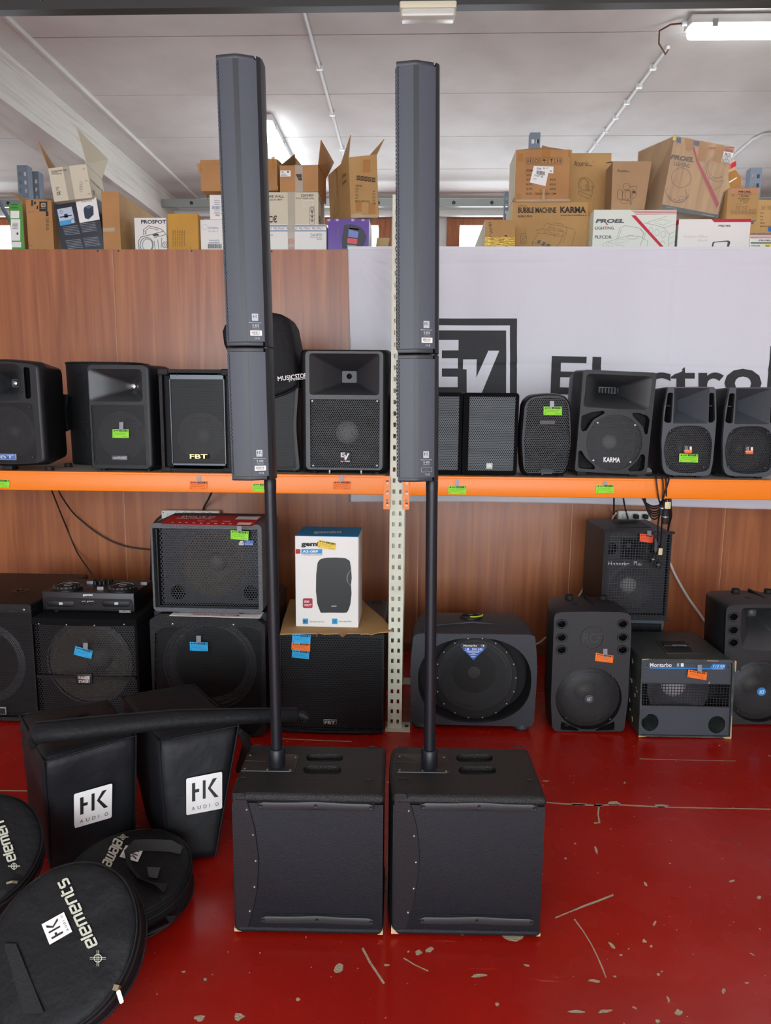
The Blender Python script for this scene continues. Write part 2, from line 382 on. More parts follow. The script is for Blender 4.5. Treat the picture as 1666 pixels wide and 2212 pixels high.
def price_tag(T, quad, colour, label, word='USATO', tapepts=None, y=-0.004, odd=False, group='price tags'):
    """card taped to a thing: quad in the thing's current zoom (tl, tr, br, bl)"""
    c = [T.q(*p) for p in quad]; cen = T.M @ Vector((sum(p[0] for p in c) / 4, y, min(p[1] for p in c)))
    X = Th('price_tag', label, 'price tag', cen, group=group); R3 = T.M.to_3x3().to_4x4(); X.M = Matrix.Translation(cen) @ R3; X.o.matrix_world = X.M; X.I = X.M.inverted(); X.co = X.I @ CO
    loc = X.I @ T.M
    P = [loc @ Vector((p[0], y, p[1])) for p in c]
    def bl(u, v, dy=0.0):
        p = P[3].lerp(P[2], u).lerp(P[0].lerp(P[1], u), v); return (p.x, p.y + dy, p.z)
    n = 5; mb = MB(); vs = []
    for j in (0, 1):
        for k in range(n + 1):
            b = 0.002 * sin(pi * k / n); vs.append(bl(k / n, j, -b))
    fs = [(k, k + 1, n + 2 + k, n + 1 + k) for k in range(n)]
    o = len(vs); vs += [(a, b + 0.0008, c_) for a, b, c_ in vs]; fs += [(k + o, n + 1 + k + o, n + 2 + k + o, k + 1 + o) for k in range(n)]
    mb.add(vs, fs); X.part(mb, 'card', tagc[colour], smooth=60)
    D = Dec(X, fn=lambda u, v: bl(u, 1 - v, -0.0033 * sin(pi * min(max(u, 0), 1)) - 0.0006))
    D.rect(.45, .04, .97, .26); D.poly([(.05, .24), (.12, .06), (.17, .24)]); D.rect(.19, .12, .4, .2)
    rnd = random.Random(sum(map(ord, label)))
    for k, (a, b) in enumerate(((.42, .85), (.6, .78))):
        pts = [(.1 + (b - .1) * i / 14, a + rnd.uniform(-.06, .06)) for i in range(15)]; D.line(pts, .018)
    D.text('\u20ac', .06, .76, .12, .92); D.line([(.62 + .28 * i / 9, .84 + rnd.uniform(-.06, .05)) for i in range(10)], .02)
    D.build('print', ink)
    D2 = Dec(X, fn=lambda u, v: bl(u, 1 - v, -0.0033 * sin(pi * min(max(u, 0), 1)) - 0.0011)); D2.text(word, .5, .08, .8, .22, .01); D2.rect(.87, .08, .94, .22); D2.build('header_print', tagc[colour])
    if tapepts:
        t = [T.q(*p) for p in tapepts]; tp = [loc @ Vector((p[0], y - 0.0028, p[1])) for p in t]
        X.part(MB().add(tp + [p + Vector((0, .0004, 0)) for p in tp], [(0, 1, 2, 3), (7, 6, 5, 4), (0, 4, 5, 1), (1, 5, 6, 2), (2, 6, 7, 3), (3, 7, 4, 0)]), 'tape', tape, smooth=0)
    return X
def tsq(x0, y0, x1, y1): return [(x0, y0), (x1, y0), (x1, y1), (x0, y1)]
# ================================================================== the room
YW = 4.40; ZTOP = 2.46; ZC_ = 3.75; YB = 8.15
def floor_mat():
    m, nt, b = nt_new('red floor paint'); N = nt.nodes; Lk = nt.links
    tc = N.new('ShaderNodeTexCoord')
    def nz(scale, det=4, st=(1, 1, 1)):
        mp = N.new('ShaderNodeMapping'); mp.inputs['Scale'].default_value = st; Lk.new(tc.outputs['Object'], mp.inputs['Vector'])
        n = N.new('ShaderNodeTexNoise'); n.inputs['Scale'].default_value = scale; n.inputs['Detail'].default_value = det; Lk.new(mp.outputs[0], n.inputs['Vector']); return n.outputs['Fac']
    def ramp(src, a, b_, c0, c1):
        r = N.new('ShaderNodeValToRGB'); r.color_ramp.elements[0].position = a; r.color_ramp.elements[1].position = b_
        r.color_ramp.elements[0].color = c0; r.color_ramp.elements[1].color = c1; Lk.new(src, r.inputs['Fac']); return r.outputs['Color']
    def mix(fac, a, b_):
        x = N.new('ShaderNodeMix'); x.data_type = 'RGBA'; Lk.new(fac, x.inputs[0])
        for i, v in ((6, a), (7, b_)):
            if isinstance(v, tuple): x.inputs[i].default_value = v
            else: Lk.new(v, x.inputs[i])
        return x.outputs[2]
    W, K = (1, 1, 1, 1), (0, 0, 0, 1)
    base = ramp(nz(1.7, 3), .3, .75, lin('9c170c'), lin('ae1c10'))
    scuff = ramp(nz(22, 3, (1, .25, 1)), .66, .8, K, (.35, .35, .35, 1)); base = mix(scuff, base, lin('7c0d0a'))
    hair = ramp(nz(60, 2, (.1, 1.6, 1)), .71, .74, K, (.4, .4, .4, 1)); base = mix(hair, base, lin('c8584a'))
    v = N.new('ShaderNodeTexVoronoi'); v.inputs['Scale'].default_value = 5.5; v.inputs['Randomness'].default_value = 1.0
    mp = N.new('ShaderNodeMapping'); Lk.new(tc.outputs['Object'], mp.inputs[0]); Lk.new(mp.outputs[0], v.inputs['Vector'])
    chip = N.new('ShaderNodeMath'); chip.operation = 'MULTIPLY_ADD'; Lk.new(nz(45, 2), chip.inputs[0]); chip.inputs[1].default_value = 0.11; Lk.new(v.outputs['Distance'], chip.inputs[2])
    cm = ramp(chip.outputs[0], .083, .088, W, K); base = mix(cm, base, lin('b9a88a'))
    spk = ramp(nz(70, 1), .765, .775, K, W); base = mix(spk, base, lin('b9a88a'))
    Lk.new(base, b.inputs['Base Color'])
    rr = ramp(nz(5, 2), .3, .8, (.2, .2, .2, 1), (.36, .36, .36, 1)); Lk.new(rr, b.inputs['Roughness'])
    bp = N.new('ShaderNodeBump'); bp.inputs['Strength'].default_value = .12; bp.inputs['Distance'].default_value = .01; Lk.new(nz(9, 2), bp.inputs['Height']); Lk.new(bp.outputs[0], b.inputs['Normal'])
    return m
def wood_mat():
    m, nt, b = nt_new('cherry laminate'); N = nt.nodes; Lk = nt.links
    tc = N.new('ShaderNodeTexCoord')
    oi = N.new('ShaderNodeObjectInfo'); ad = N.new('ShaderNodeVectorMath'); ad.operation = 'ADD'; Lk.new(tc.outputs['Object'], ad.inputs[0])
    cm = N.new('ShaderNodeCombineXYZ'); mu = N.new('ShaderNodeMath'); mu.operation = 'MULTIPLY'; mu.inputs[1].default_value = 37.0; Lk.new(oi.outputs['Random'], mu.inputs[0]); Lk.new(mu.outputs[0], cm.inputs[0]); Lk.new(mu.outputs[0], cm.inputs[2]); Lk.new(cm.outputs[0], ad.inputs[1])
    def nz(scale, st, det=5, dist=0.0):
        mp = N.new('ShaderNodeMapping'); mp.inputs['Scale'].default_value = st; Lk.new(ad.outputs[0], mp.inputs['Vector'])
        n = N.new('ShaderNodeTexNoise'); n.inputs['Scale'].default_value = scale; n.inputs['Detail'].default_value = det; n.inputs['Distortion'].default_value = dist; Lk.new(mp.outputs[0], n.inputs['Vector']); return n.outputs['Fac']
    r = N.new('ShaderNodeValToRGB'); e = r.color_ramp.elements; e[0].position = .28; e[1].position = .74; e[0].color = lin('8a4a26'); e[1].color = lin('b5713f')
    x = e.new(.5); x.color = lin('a05d33')
    Lk.new(nz(1.6, (9, 1, .4), 6, 1.2), r.inputs['Fac'])
    r2 = N.new('ShaderNodeValToRGB'); e = r2.color_ramp.elements; e[0].position = .35; e[1].position = .7; e[0].color = (.82, .82, .82, 1); e[1].color = (1, 1, 1, 1); Lk.new(nz(9, (20, 1, .22), 3, .3), r2.inputs['Fac'])
    mx = N.new('ShaderNodeMix'); mx.data_type = 'RGBA'; mx.blend_type = 'MULTIPLY'; mx.inputs[0].default_value = .8; Lk.new(r.outputs[0], mx.inputs[6]); Lk.new(r2.outputs[0], mx.inputs[7])
    Lk.new(mx.outputs[2], b.inputs['Base Color']); b.inputs['Roughness'].default_value = .4; b.inputs['Coat Weight'].default_value = .5; b.inputs['Coat Roughness'].default_value = .3
    return m
red = floor_mat(); wood = wood_mat()
ceilm = mat('whitewashed concrete', 'dededa', 0.9, bump=(18, 0.15), var=(3.0, 'd0cfca', .35, .8))
wallw = mat('white plaster', 'dcdcd8', 0.9)
beamm = mat('limewashed beam', 'dad8d0', 0.9, bump=(30, 0.5, (1, .08, 3)), var=(9, 'b9b6ac', .5, .8, (1, .15, 4)))
steel = mat('dark steel rail', '3d3e3c', 0.5, 0.3); galv = mat('galvanised steel', '8f938e', 0.4, 0.6)
rackgrey = mat('blue grey rack paint', '717e8d', 0.45); rackcream = mat('cream rack paint', 'cfd2bd', 0.45, var=(12, 'bfc1ac', .5, .8))
rackorange = mat('orange rack paint', 'f08008', 0.4, bump=(40, .05))
shelfm = mat('grey shelf board', 'a4a197', 0.55); pvc = mat('white conduit', 'e4e6e4', 0.4)
fl = struct(MB().box(-6, 6, -5, 9, -0.1, 0).build('floor', red))
# chips and scratches where the concrete shows through the paint
chipm = mat('bare concrete', 'b4a589', 0.85, bump=(150, .4))
rnd = random.Random(3)
def chip(pts):
    P = [atz(x, y, 0.0) for x, y in pts]; vs, tri = cdt([(p.x, p.y) for p in P])
    MB().add([(x, y, 0.0007) for x, y in vs], tri).build('paint_chip', chipm, fl, smooth=0)
def blob(x, y, rx, ry, rot=0):
    c, s_ = cos(radians(rot)), sin(radians(rot)); n = 11; o = []
    for i in range(n):
        a = 2 * pi * i / n; k = rnd.uniform(.6, 1.15); u, v = rx * k * cos(a), ry * k * sin(a); o.append((x + u * c - v * s_, y + u * s_ + v * c))
    chip(o)
def scratch(pts, w):
    L = []; R = []
    for i, p in enumerate(pts):
        a = Vector(pts[max(i - 1, 0)]); b = Vector(pts[min(i + 1, len(pts) - 1)]); t = (b - a).normalized(); n = Vector((-t.y, t.x)) * w * rnd.uniform(.35, .7)
        L.append((p[0] + n.x, p[1] + n.y)); R.append((p[0] - n.x, p[1] - n.y))
    chip(L + R[::-1])
def zf(x, y): return (1100 + x / 2.9435, 1600 + y / 2.9435)
for x, y, rx, ry, r in [(440, 405, 60, 9, 3), (570, 412, 32, 10, 0), (668, 400, 42, 14, 0), (965, 415, 52, 10, 0), (925, 1165, 8, 20, 25), (652, 1300, 12, 30, -40), (860, 1275, 16, 12, 20), (905, 1307, 10, 10, 0), (545, 1530, 46, 11, 6), (432, 1724, 60, 11, 2), (607, 1722, 50, 14, -8),
                        (1012, 1645, 10, 22, -20), (1078, 1730, 30, 24, 0), (945, 1785, 18, 16, 0), (1365, 1592, 12, 24, 20), (800, 1700, 18, 8, 20), (110, 1430, 20, 9, 20), (950, 1487, 11, 11, 0), (1590, 1000, 16, 12, 0), (870, 915, 10, 20, -35), (359, 750, 10, 7, 0), (735, 268, 8, 7, 0), (235, 258, 22, 6, 0),
                        (420, 655, 10, 5, 0), (1420, 893, 24, 8, -15), (710, 1365, 12, 7, 0), (1510, 1542, 16, 5, 0), (1545, 1358, 24, 5, 25), (555, 700, 8, 30, -18), (672, 1500, 14, 7, 10)]:
    px = zf(x, y); blob(px[0], px[1], rx / 2.94, ry / 2.94, r)
for x, y, rx, ry, r in [(733, 2092, 12, 14, 30), (928, 2052, 10, 6, -30), (517, 2196, 12, 10, 0), (905, 2058, 9, 6, 0), (998, 2016, 12, 6, 0), (1106, 2023, 26, 10, 10), (845, 1690, 8, 3, 0), (443, 2116, 4, 4, 0), (430, 2200, 14, 8, 0), (397, 2100, 5, 3, 0), (1035, 2108, 18, 4, -5), (836, 2085, 8, 3, 0), (787, 1672, 4, 4, 0)]: blob(x, y, rx, ry, r)
scratch([zf(*p) for p in [(292, 1128), (380, 1092), (470, 1055), (560, 1022), (663, 982)]], 3.6)
scratch([zf(*p) for p in [(415, 1135), (470, 1210), (520, 1290), (560, 1370), (595, 1450), (618, 1510)]], 2.6)
scratch([zf(*p) for p in [(572, 415), (566, 470), (575, 522), (540, 525)]], 3.6)
scratch([zf(*p) for p in [(232, 393), (340, 402), (450, 408), (560, 412), (690, 408), (820, 415), (1000, 424), (1200, 428), (1400, 432), (1663, 437)]], 2.6)
scratch([zf(*p) for p in [(830, 116), (960, 120), (1100, 124), (1300, 127), (1440, 130)]], 1.1)
scratch([(783, 2048), (800, 2080), (830, 2125)], 4); scratch([(872, 2070), (895, 2084), (925, 2098)], 3)
scratch([(0, 1708), (70, 1709)], 2.2); scratch([(610, 1596), (700, 1600), (760, 1602)], 1.6)
# ceiling of concrete slabs with joints
ce = struct(MB().box(-6, 6, -5, 9, ZC_ + 0.02, ZC_ + 0.15).build('ceiling', ceilm))
y = 4.675 - .835 * 9
while y < 8.9:
    for x0, x1 in ((-6, -2.84), (-2.59, 6)):
        MB().box(x0, x1, y + .006, min(y + .829, YB + .2), ZC_, ZC_ + .03).build('ceiling_slab', ceilm, ce, smooth=0)
    y += .835
MB().box(-2.59, -2.375, -5, YB, ZC_ - .02, ZC_ + .02).build('cast_strip', ceilm, ce, smooth=0)
MB().box(-2.378, -2.352, -5, YB, ZC_ - .028, ZC_ + .02).build('cast_ridge', ceilm, ce, smooth=0)
struct(MB().box(-2.86, -2.59, -5, YB, 3.42, ZC_ + .02).build('trim_1', beamm, smooth=0))
# back wall with window openings, side walls, wall behind the photographer with the shop front opening
ZWT = aty(1010, 462, YB).z
wx = lambda p: aty(p, 500, YB).x
wins = [(wx(-140), wx(60)), (wx(640), wx(846)), (wx(965), wx(1170)), (wx(1290), wx(1490))]
ww = MB(); xs = [-6] + [v for w in wins for v in w] + [6]
for i in range(0, len(xs), 2): ww.box(xs[i], xs[i + 1], YB, YB + .2, 0, ZC_)
for a, b in wins: ww.box(a, b, YB, YB + .2, 0, 1.0); ww.box(a, b, YB, YB + .2, ZWT, ZC_)
struct(ww.build('wall_back', wallw, smooth=0))
struct(MB().box(-6.2, -6, -5, 9, 0, ZC_).build('wall_left', wallw, smooth=0)); struct(MB().box(6, 6.2, -5, 9, 0, ZC_).build('wall_right', wallw, smooth=0))
struct(MB().box(-6, -4, -5, -4.8, 0, ZC_).box(3.2, 6, -5, -4.8, 0, ZC_).box(-4, 3.2, -5, -4.8, 0, .4).box(-4, 3.2, -5, -4.8, 3.1, ZC_).build('wall_front', wallw, smooth=0))
pine = mat('varnished pine', 'a9602f', 0.4, bump=(60, .1, (1, 1, .1)), var=(8, '8c4a22', .4, .7, (6, 1, .6)))
glass = mat('window glass', 'ffffff', 0.05, alpha=0.12)
for i, (a, b) in enumerate(wins):
    f = struct(MB().box(a, b, YB - .1, YB + .08, .97, 1.0).build('window_%d' % (i + 1), pine, smooth=0))
    for x0, x1, z0, z1, yy in ((a, a + .06, 1, ZWT, YB - .03), (b - .06, b, 1, ZWT, YB - .03), (a + .06, b - .06, ZWT - .05, ZWT, YB - .03), (a + .06, b - .06, 1.0, 1.06, YB - .03), (a + .06, a + .14, 1.06, ZWT - .05, YB - .015), (b - .14, b - .06, 1.06, ZWT - .05, YB - .015), (a + .14, b - .14, ZWT - .12, ZWT - .05, YB - .015)):
        MB().box(x0, x1, yy, YB + .08, z0, z1).build('window_frame', pine, f, smooth=0)
    MB().box(a + .14, b - .14, YB + .03, YB + .036, 1.06, ZWT - .12).build('pane', glass, f, smooth=0)
    portal('window_opening', a + .14, b - .14, 1.06, ZWT - .12, YB + .09, -1)
# partition clad in cherry laminate sheets
pw = struct(MB().box(-5, 5, YW + .018, YW + .04, 0, ZTOP - .004).build('wall_partition', mat('chipboard', '8a6a4a', .8), smooth=0))
seams = [-4.6, -3.64, aty(245, 600, YW).x - .96, aty(245, 600, YW).x, aty(577, 1200, YW).x, aty(903, 1200, YW).x, aty(1232, 1200, YW).x, aty(1560, 1200, YW).x]
seams += [seams[-1] + .97, seams[-1] + 1.94, 5]
for a, b in zip(seams[1:], seams[2:]):
    MB().box(a + .002, b - .002, YW, YW + .02, 0, ZTOP).build('laminate_panel', wood, pw, smooth=0)
    MB().box(b - .002, b + .002, YW + .003, YW + .019, 0, ZTOP - .001).build('joint_strip', mat('pale joint strip', 'd6a884', .5), pw, smooth=0)
MB().box(-5, 5, YW - .012, YW, 0, .06).build('baseboard_partition', mat('brown skirting', '7d452c', .45), smooth=0); struct(bpy.data.objects['baseboard_partition'])
for px, py in ((211, 542), (256, 542), (414, 542), (587, 543)):
    c = aty(px, py, YW); MB().lathe(c.x, c.z, [(.006, 0), (.005, -.003), (.001, -.004)], 8, YW).build('nail_head', dscrew, pw)
# ------------------------------------------------------------------ overhead
T = Th('steel_rail', 'dark perforated steel rail hung under the white ceiling', 'rail', (0, 3.8, 3.475))
hs = [[(x + .012 * cos(a * pi / 4), .045 + .012 * sin(a * pi / 4)) for a in range(8)] for x in [-2.2 + .345 * k for k in range(14)]]
T.part(MB().plate([(-3, 0), (3, 0), (3, .1), (-3, .1)], hs, 0, .004), 'web', steel, smooth=0)
T.part(MB().box(-3, 3, 0, .06, -.004, 0), 'flange', steel, smooth=0)
for x in (-2.3, 0, 2.3): T.part(MB().box(x - .02, x + .02, .004, .02, .02, .277), 'hanger', galv, smooth=0)
for x in [-2.2 + .345 * k for k in range(14)]: T.part(MB().lathe(x, .045, [(.011, .012), (.009, .003), (.002, .002)], 8, 0), 'bolt', dscrew)
T = Th('emergency_light', 'emergency light with clear ribbed lens under the steel rail', 'light', (.045, 3.79, 3.405))
T.part(MB().rbox(-.137, .137, -.03, .06, .035, .068, .008), 'housing', mat('yellowed plastic', 'd9d3b8', .5)); T.part(MB().rbox(-.13, .13, -.028, .055, 0, .037, .01), 'lens', mat('clear lens', 'e6e6da', .25, alpha=.75))
T.part(MB().tube([(-.1, .01, .025), (.1, .01, .025)], .008, 8), 'tube', white)
tubem = mat('lit diffuser', 'f4f6f8', .4, emit=('f4f8ff', 6.0)); fixm = mat('fixture plastic', 'cfd0cd', .45)
def fixture(label, loc, L, along_y):
    T = Th('ceiling_light', label, 'light', loc, rz=90 if along_y else 0)
    T.part(MB().rbox(0, L, -.06, .06, .05, .1, .012), 'housing', fixm); T.part(MB().rbox(.01, L - .01, -.055, .055, 0, .055, .025), 'diffuser', tubem)
    for x in (.12, .5, .9, L - .12): T.part(MB().box(x, x + .03, -.064, -.056, .03, .07), 'clip', galv, smooth=0)
    T.part(MB().tube([(-.03, 0, .075), (0, 0, .075)], .014, 8), 'cable_gland', fixm)
    return T
fxr = fixture('long fluorescent ceiling light with diffuser, running along the joints, brown cord at its end', (1.53, 4.52, 3.645), 1.57, False)
fixture('long fluorescent ceiling light running away towards the windows, above the open cartons', (-1.165, 5.83, 3.645), 1.3, True)
for nm, lab, pts in (('conduit', 'white conduit running straight along the ceiling above the open carton', [(-.64, -1, 3.735), (-.645, 8.1, 3.735)]),
                     ('conduit', 'white conduit on the ceiling starting beside the fluorescent light with the brown cord', [(1.53, 4.83, 3.735), (1.475, 8.1, 3.735)])):
    o = tag(MB().tube(pts, .011, 8).build(nm, pvc), lab, 'conduit')
    a, b = Vector(pts[0]), Vector(pts[1])
    for k in range(1, 12):
        p = a.lerp(b, k / 12)
        if p.y > 4: MB().box(p.x - .02, p.x + .02, p.y - .012, p.y + .012, 3.722, 3.752).build('clip', pvc, o, smooth=0)
cord = [(1.53, 4.83, 3.72), (1.49, 4.75, 3.66), (1.42, 4.66, 3.68), (1.40, 4.6, 3.72), (1.45, 4.56, 3.735), (1.5, 4.53, 3.725)]
fxr.part(MB().tube([fxr.I @ Vector(p) for p in cord], .005, 8), 'power_cord', mat('brown cord', '6b3f26', .5))
p0 = atz(1590, 330, 3.735); pts = [atz(x, y, 3.735) for x, y in ((1540, 372), (1590, 332), (1628, 300), (1648, 291), (1666, 290), (1720, 296))]
tag(MB().tube(pts, .013, 8).build('conduit', mat('grey conduit', 'c9cac8', .4)), 'grey bent conduit on the ceiling above the wrapped carton', 'conduit')
T = Th('steel_rail', 'grey perforated steel rail with round bolts in front of the windows', 'rail', (0, 7.6, aty(1000, 446, 7.6).z))
T.part(MB().box(-5, 5, 0, .03, 0, .075), 'web', galv, smooth=0)
for k in range(-12, 13): T.part(MB().lathe(k * .38, .037, [(.018, 0), (.015, -.01), (.002, -.012)], 10, 0), 'bolt', dscrew)
for x in (-4.5, 4.5): T.part(MB().box(x, x + .05, .005, .03, .07, ZC_ - T.M.translation.z), 'hanger', galv, smooth=0)
z = aty(1000, 457, 7.95).z
T = Th('curtain_rail', 'white rail fixed above the pine window frames', 'rail', (0, 8.0, z)); T.part(MB().rbox(-5, 5, 0, .06, -.03, .03, .012), 'profile', pvc)
for x in (-4, -2, 0, 2, 4): T.part(MB().box(x, x + .03, .06, .16, -.015, .015), 'bracket', pvc, smooth=0)
# ------------------------------------------------------------------ pallet rack carrying the loudspeakers
YR = 3.293; ZS_ = 1.234
def upright_mesh(w, d, h, pitch, two=True, z0=.04, hw=.013, hh=.02):
    """perforated C section, front face at y=0"""
    holes = []; z = z0
    while z < h - .03:
        for sx in ((-1, 1) if two else (0,)):
            cx = sx * w * .22; holes.append([(cx - hw / 2, z), (cx + hw / 2, z), (cx + hw / 2 * .9, z + hh), (cx - hw / 2 * .9, z + hh)] if sx >= 0 else [(cx - hw / 2 * .9, z), (cx + hw / 2, z), (cx + hw / 2, z + hh), (cx - hw / 2, z + hh)])
        z += pitch
    mb = MB().plate([(-w / 2, 0), (w / 2, 0), (w / 2, h), (-w / 2, h)], holes, 0, .002)
    mb.box(-w / 2, -w / 2 + .002, .002, d, 0, h); mb.box(w / 2 - .002, w / 2, .002, d, 0, h); mb.box(-w / 2, -w / 2 + .014, d - .002, d, 0, h); mb.box(w / 2 - .014, w / 2, d - .002, d, 0, h); return mb
pitch_px = (1997 - 223) / 21 / 3.8794; pitch = pitch_px / FPX * 3.42
T = Th('pallet_rack', 'cream perforated rack upright frame with base plates, between the orange beams', 'rack', (-.0675, YR, 0))
T.part(upright_mesh(.068, .06, 2.466, .0511, True, .03), 'upright', rackcream, smooth=0)
T.part(upright_mesh(.068, .06, 2.466, .0511, True, .03).xf(Matrix.Translation((0, .6, 0))), 'upright', rackcream, smooth=0)
for yy in (-.03, .55): T.part(MB().box(-.045, .075, yy, yy + .1, 0, .006), 'base_plate', rackcream, smooth=0)
for z0, z1 in ((.3, .75), (.75, 1.2), (1.2, 1.65), (1.65, 2.1)): T.part(MB().tube([(0, .06, z0), (0, .6, z1)], .011, 6), 'brace', rackcream)
for z0 in (.3, 2.1): T.part(MB().tube([(0, .06, z0), (0, .6, z0)], .011, 6), 'brace', rackcream)
for xx, yy in ((.058, .0),): T.part(MB().zlathe(xx, yy + .02, [(.009, .006), (.009, .012), (.001, .013)], 6), 'anchor_bolt', dscrew)
def beam(label, x0, x1, side):
    T = Th('rack_beam', label, 'shelf beam', ((x0 + x1) / 2, YR - .012, ZS_ - .085)); w = (x1 - x0) / 2
    T.part(MB().rbox(-w, w, 0, .045, 0, .083, .006, .004), 'beam_profile', rackorange)
    T.part(MB().rbox(-w, w, 0.002, .045, .078, .09, .003, .002), 'beam_lip', rackorange)
    c = w + .012 if side > 0 else -w - .012; a, b = c - .017, c + .0135
    hol = [[(c - .006, z), (c + .007, z), (c + .007, z + .019), (c - .006, z + .019)] for z in (-.052, .002, .05)] + [[(c + .006 * cos(k * pi / 4) - .001, -.023 + .006 * sin(k * pi / 4)) for k in range(8)]]
    T.part(MB().plate(rrect(a, b, -.066, .088, .004), hol, -.004, .004), 'end_connector', rackorange, smooth=0)
    for z in (-.055, 0., .048): T.part(MB().box(c - .005, c + .006, -.0005, .006, z, z + .013), 'hook', mat('pale hook', 'e9c9b0', .5), smooth=0)
    return T
bl = beam('orange shelf beam left of the cream upright, carrying the FBT and EV speakers', -2.75, -.125, 1)
br = beam('orange shelf beam right of the cream upright, cables hanging over it', -.012, 2.75, -1)
bl.part(MB().box(-1.31, 1.31, .56, .6, .0, .083), 'rear_beam', rackorange, smooth=0); br.part(MB().box(-1.38, 1.38, .56, .6, .0, .083), 'rear_beam', rackorange, smooth=0)
xs = [-2.72, -1.85, -.98, -.11, -.02, .9, 1.82, 2.74]
for i, (a, b) in enumerate(zip(xs, xs[1:])):
    if i == 3: continue
    tag(MB().box(a + .002, b - .002, YR + .012, YR + .62, ZS_ - .018, ZS_).build('shelf_board', shelfm, smooth=0), 'grey shelf board on the orange beam under the ' + ['moulded FBT speaker with blue badge', 'speakers with the boxy FBT among them', 'EV speaker', '', 'SR monitors and small Gemini speaker', 'Karma and grey Montarbo speakers', 'empty end of the rack'][i], 'shelf', 'grey shelf boards on the orange beams')
for nm, x in (('far', -2.79), ('right', 2.79)):
    T = Th('pallet_rack', 'cream rack frame at the %s end of the orange beam' % ('left' if x < 0 else 'right'), 'rack', (x, YR, 0))
    for yy in (0, .6): T.part(upright_mesh(.068, .06, 2.466, .0511, True, .03).xf(Matrix.Translation((0, yy, 0))), 'upright', rackcream, smooth=0)
# ------------------------------------------------------------------ racks behind the partition
def backrack(label, X, Ys, ztop, w=.09, lean=None):
    T = Th('storage_rack', label, 'rack', (X, Ys[0], 0))
    for Y in Ys: T.part(upright_mesh(w, .07, ztop, .06, True, .05, .02, .028).xf(Matrix.Translation((0, Y - Ys[0], 0))), 'upright', rackgrey, smooth=0)
    for a, b in zip(Ys, Ys[1:]):
        for k in range(4):
            z0 = ztop - .12 - k * .55; T.part(MB().tube([(0, a - Ys[0] + .07, z0), (0, b - Ys[0], z0 - .5)], .014, 6), 'brace', rackgrey)
    return T
X = (1130 - 892) / FPX * 5.5
backrack('blue grey perforated rack frame behind the cartons marked 55x33', X, [5.5, 6.3, 6.95], aty(1130, 286, 5.5).z, .072)
backrack('blue grey perforated rack frame rising behind the green and brown computer cartons', aty(50, 400, 5.6).x, [4.9, 5.6], aty(50, 357, 5.6).z, .08)
backrack('second blue grey rack frame close behind the first, by the concrete beam', aty(73, 400, 5.78).x, [5.78, 6.6], aty(73, 370, 5.78).z, .085)
backrack('blue grey perforated rack frame behind the strobe projector carton', aty(1632, 400, 5.5).x, [5.5, 6.3], aty(1632, 362, 5.5).z, .08)
T = Th('storage_shelf', 'long shelf behind the wood partition holding the cartons', 'shelf', (0, 4.46, 2.33))
T.part(MB().box(-2.84, 3.6, 0, 1.0, 0, .03), 'board', shelfm, smooth=0)
for x in (-2.78, -1.4, 0, 1.6, 3.5):
    for yy in (.03, .93): T.part(MB().box(x - .03, x + .03, yy, yy + .05, -2.33, 0), 'post', rackgrey, smooth=0)
# ------------------------------------------------------------------ banner
fab = mat('white polyester banner', 'dcdce2', 0.75, bump=(4, 1.6, (1, 1, .5)), spec=.3)
YBN = YW - .05
xl, xr = aty(752, 540, YBN).x, 2.9; zt = ZTOP + .003; zb = aty(1300, 1092, YBN).z
T = Th('banner', 'white cloth banner with large EV square and Electro lettering hung on the partition', 'banner', (0, YBN, zb))
nx, nz_ = 260, 150; vs = []; fs = []
def bann(x, z):
    """cloth relief"""
    u = x - xl; v = zt - z; r = sqrt(u * u + v * v) + 1e-4; ph = atan2(u, v)
    s_ = .035 * min(r, .45) * math.exp(-r * 1.5) * sin(ph * 19 + 2.2 * noise.noise(Vector((x * 2, z * 2, 7)))) * min(1, u * 8)
    s_ += .006 * noise.noise(Vector((x * 1.6, z * 4.5, 1.3))) + .0026 * noise.noise(Vector((x * 7, z * 16, 5)))
    for zc in (2.37, 1.79): s_ += .005 * math.exp(-((z - zc - .006 * sin(x * 2.1)) / .011) ** 2)
    for xc in (.62, 1.5): s_ += .004 * math.exp(-((x - xc) / .012) ** 2)
    return s_ * (1.0 if z < 2.42 else max(0, (2.463 - z) / .043))
for j in range(nz_ + 1):
    for i in range(nx + 1):
        z = zb + (zt - zb) * j / nz_; x = xl + (xr - xl) * i / nx + (.025 * (zt - z) if i == 0 else 0) * 1.0
        sag = .012 * sin((x - xl) * 1.6) * (1 - j / nz_)
        vs.append((x, bann(x, z), z - zb + sag))
for j in range(nz_):
    for i in range(nx): a = j * (nx + 1) + i; fs.append((a, a + 1, a + nx + 2, a + nx + 1))
ob = T.part(MB().add(vs, fs), 'cloth', fab, smooth=180); md = ob.modifiers.new('thickness', 'SOLIDIFY'); md.thickness = .002
T.part(MB().box(xl, xr, -.004, .048, zt - zb - .012, zt - zb + .004), 'hem', mat('banner hem', 'dedee4', .7), smooth=0)
bk = mat('dark grey banner print', '2d2e31', .7)
def bfn(x, y):
    p = T.q(x, y); X = p[0]; zz = p[1] + zb; return (X, bann(X, zz) - .0045, p[1])
def gridpoly(D, x0, y0, x1, y1, n=8, sk=0.0):
    """printed bar cut into small quads so that it follows the cloth"""
    k = max(1, int(abs(x1 - x0) / 14)); m = max(1, int(abs(y1 - y0) / 14)); pts = []; f = []
    for j in range(m + 1):
        for i in range(k + 1): yy = y0 + (y1 - y0) * j / m; pts.append(D.fn(x0 + (x1 - x0) * i / k + sk * (y1 - yy), yy))
    for j in range(m):
        for i in range(k): a = j * (k + 1) + i; f.append((a, a + 1, a + k + 2, a + k + 1))
    D.m.add(pts, f)
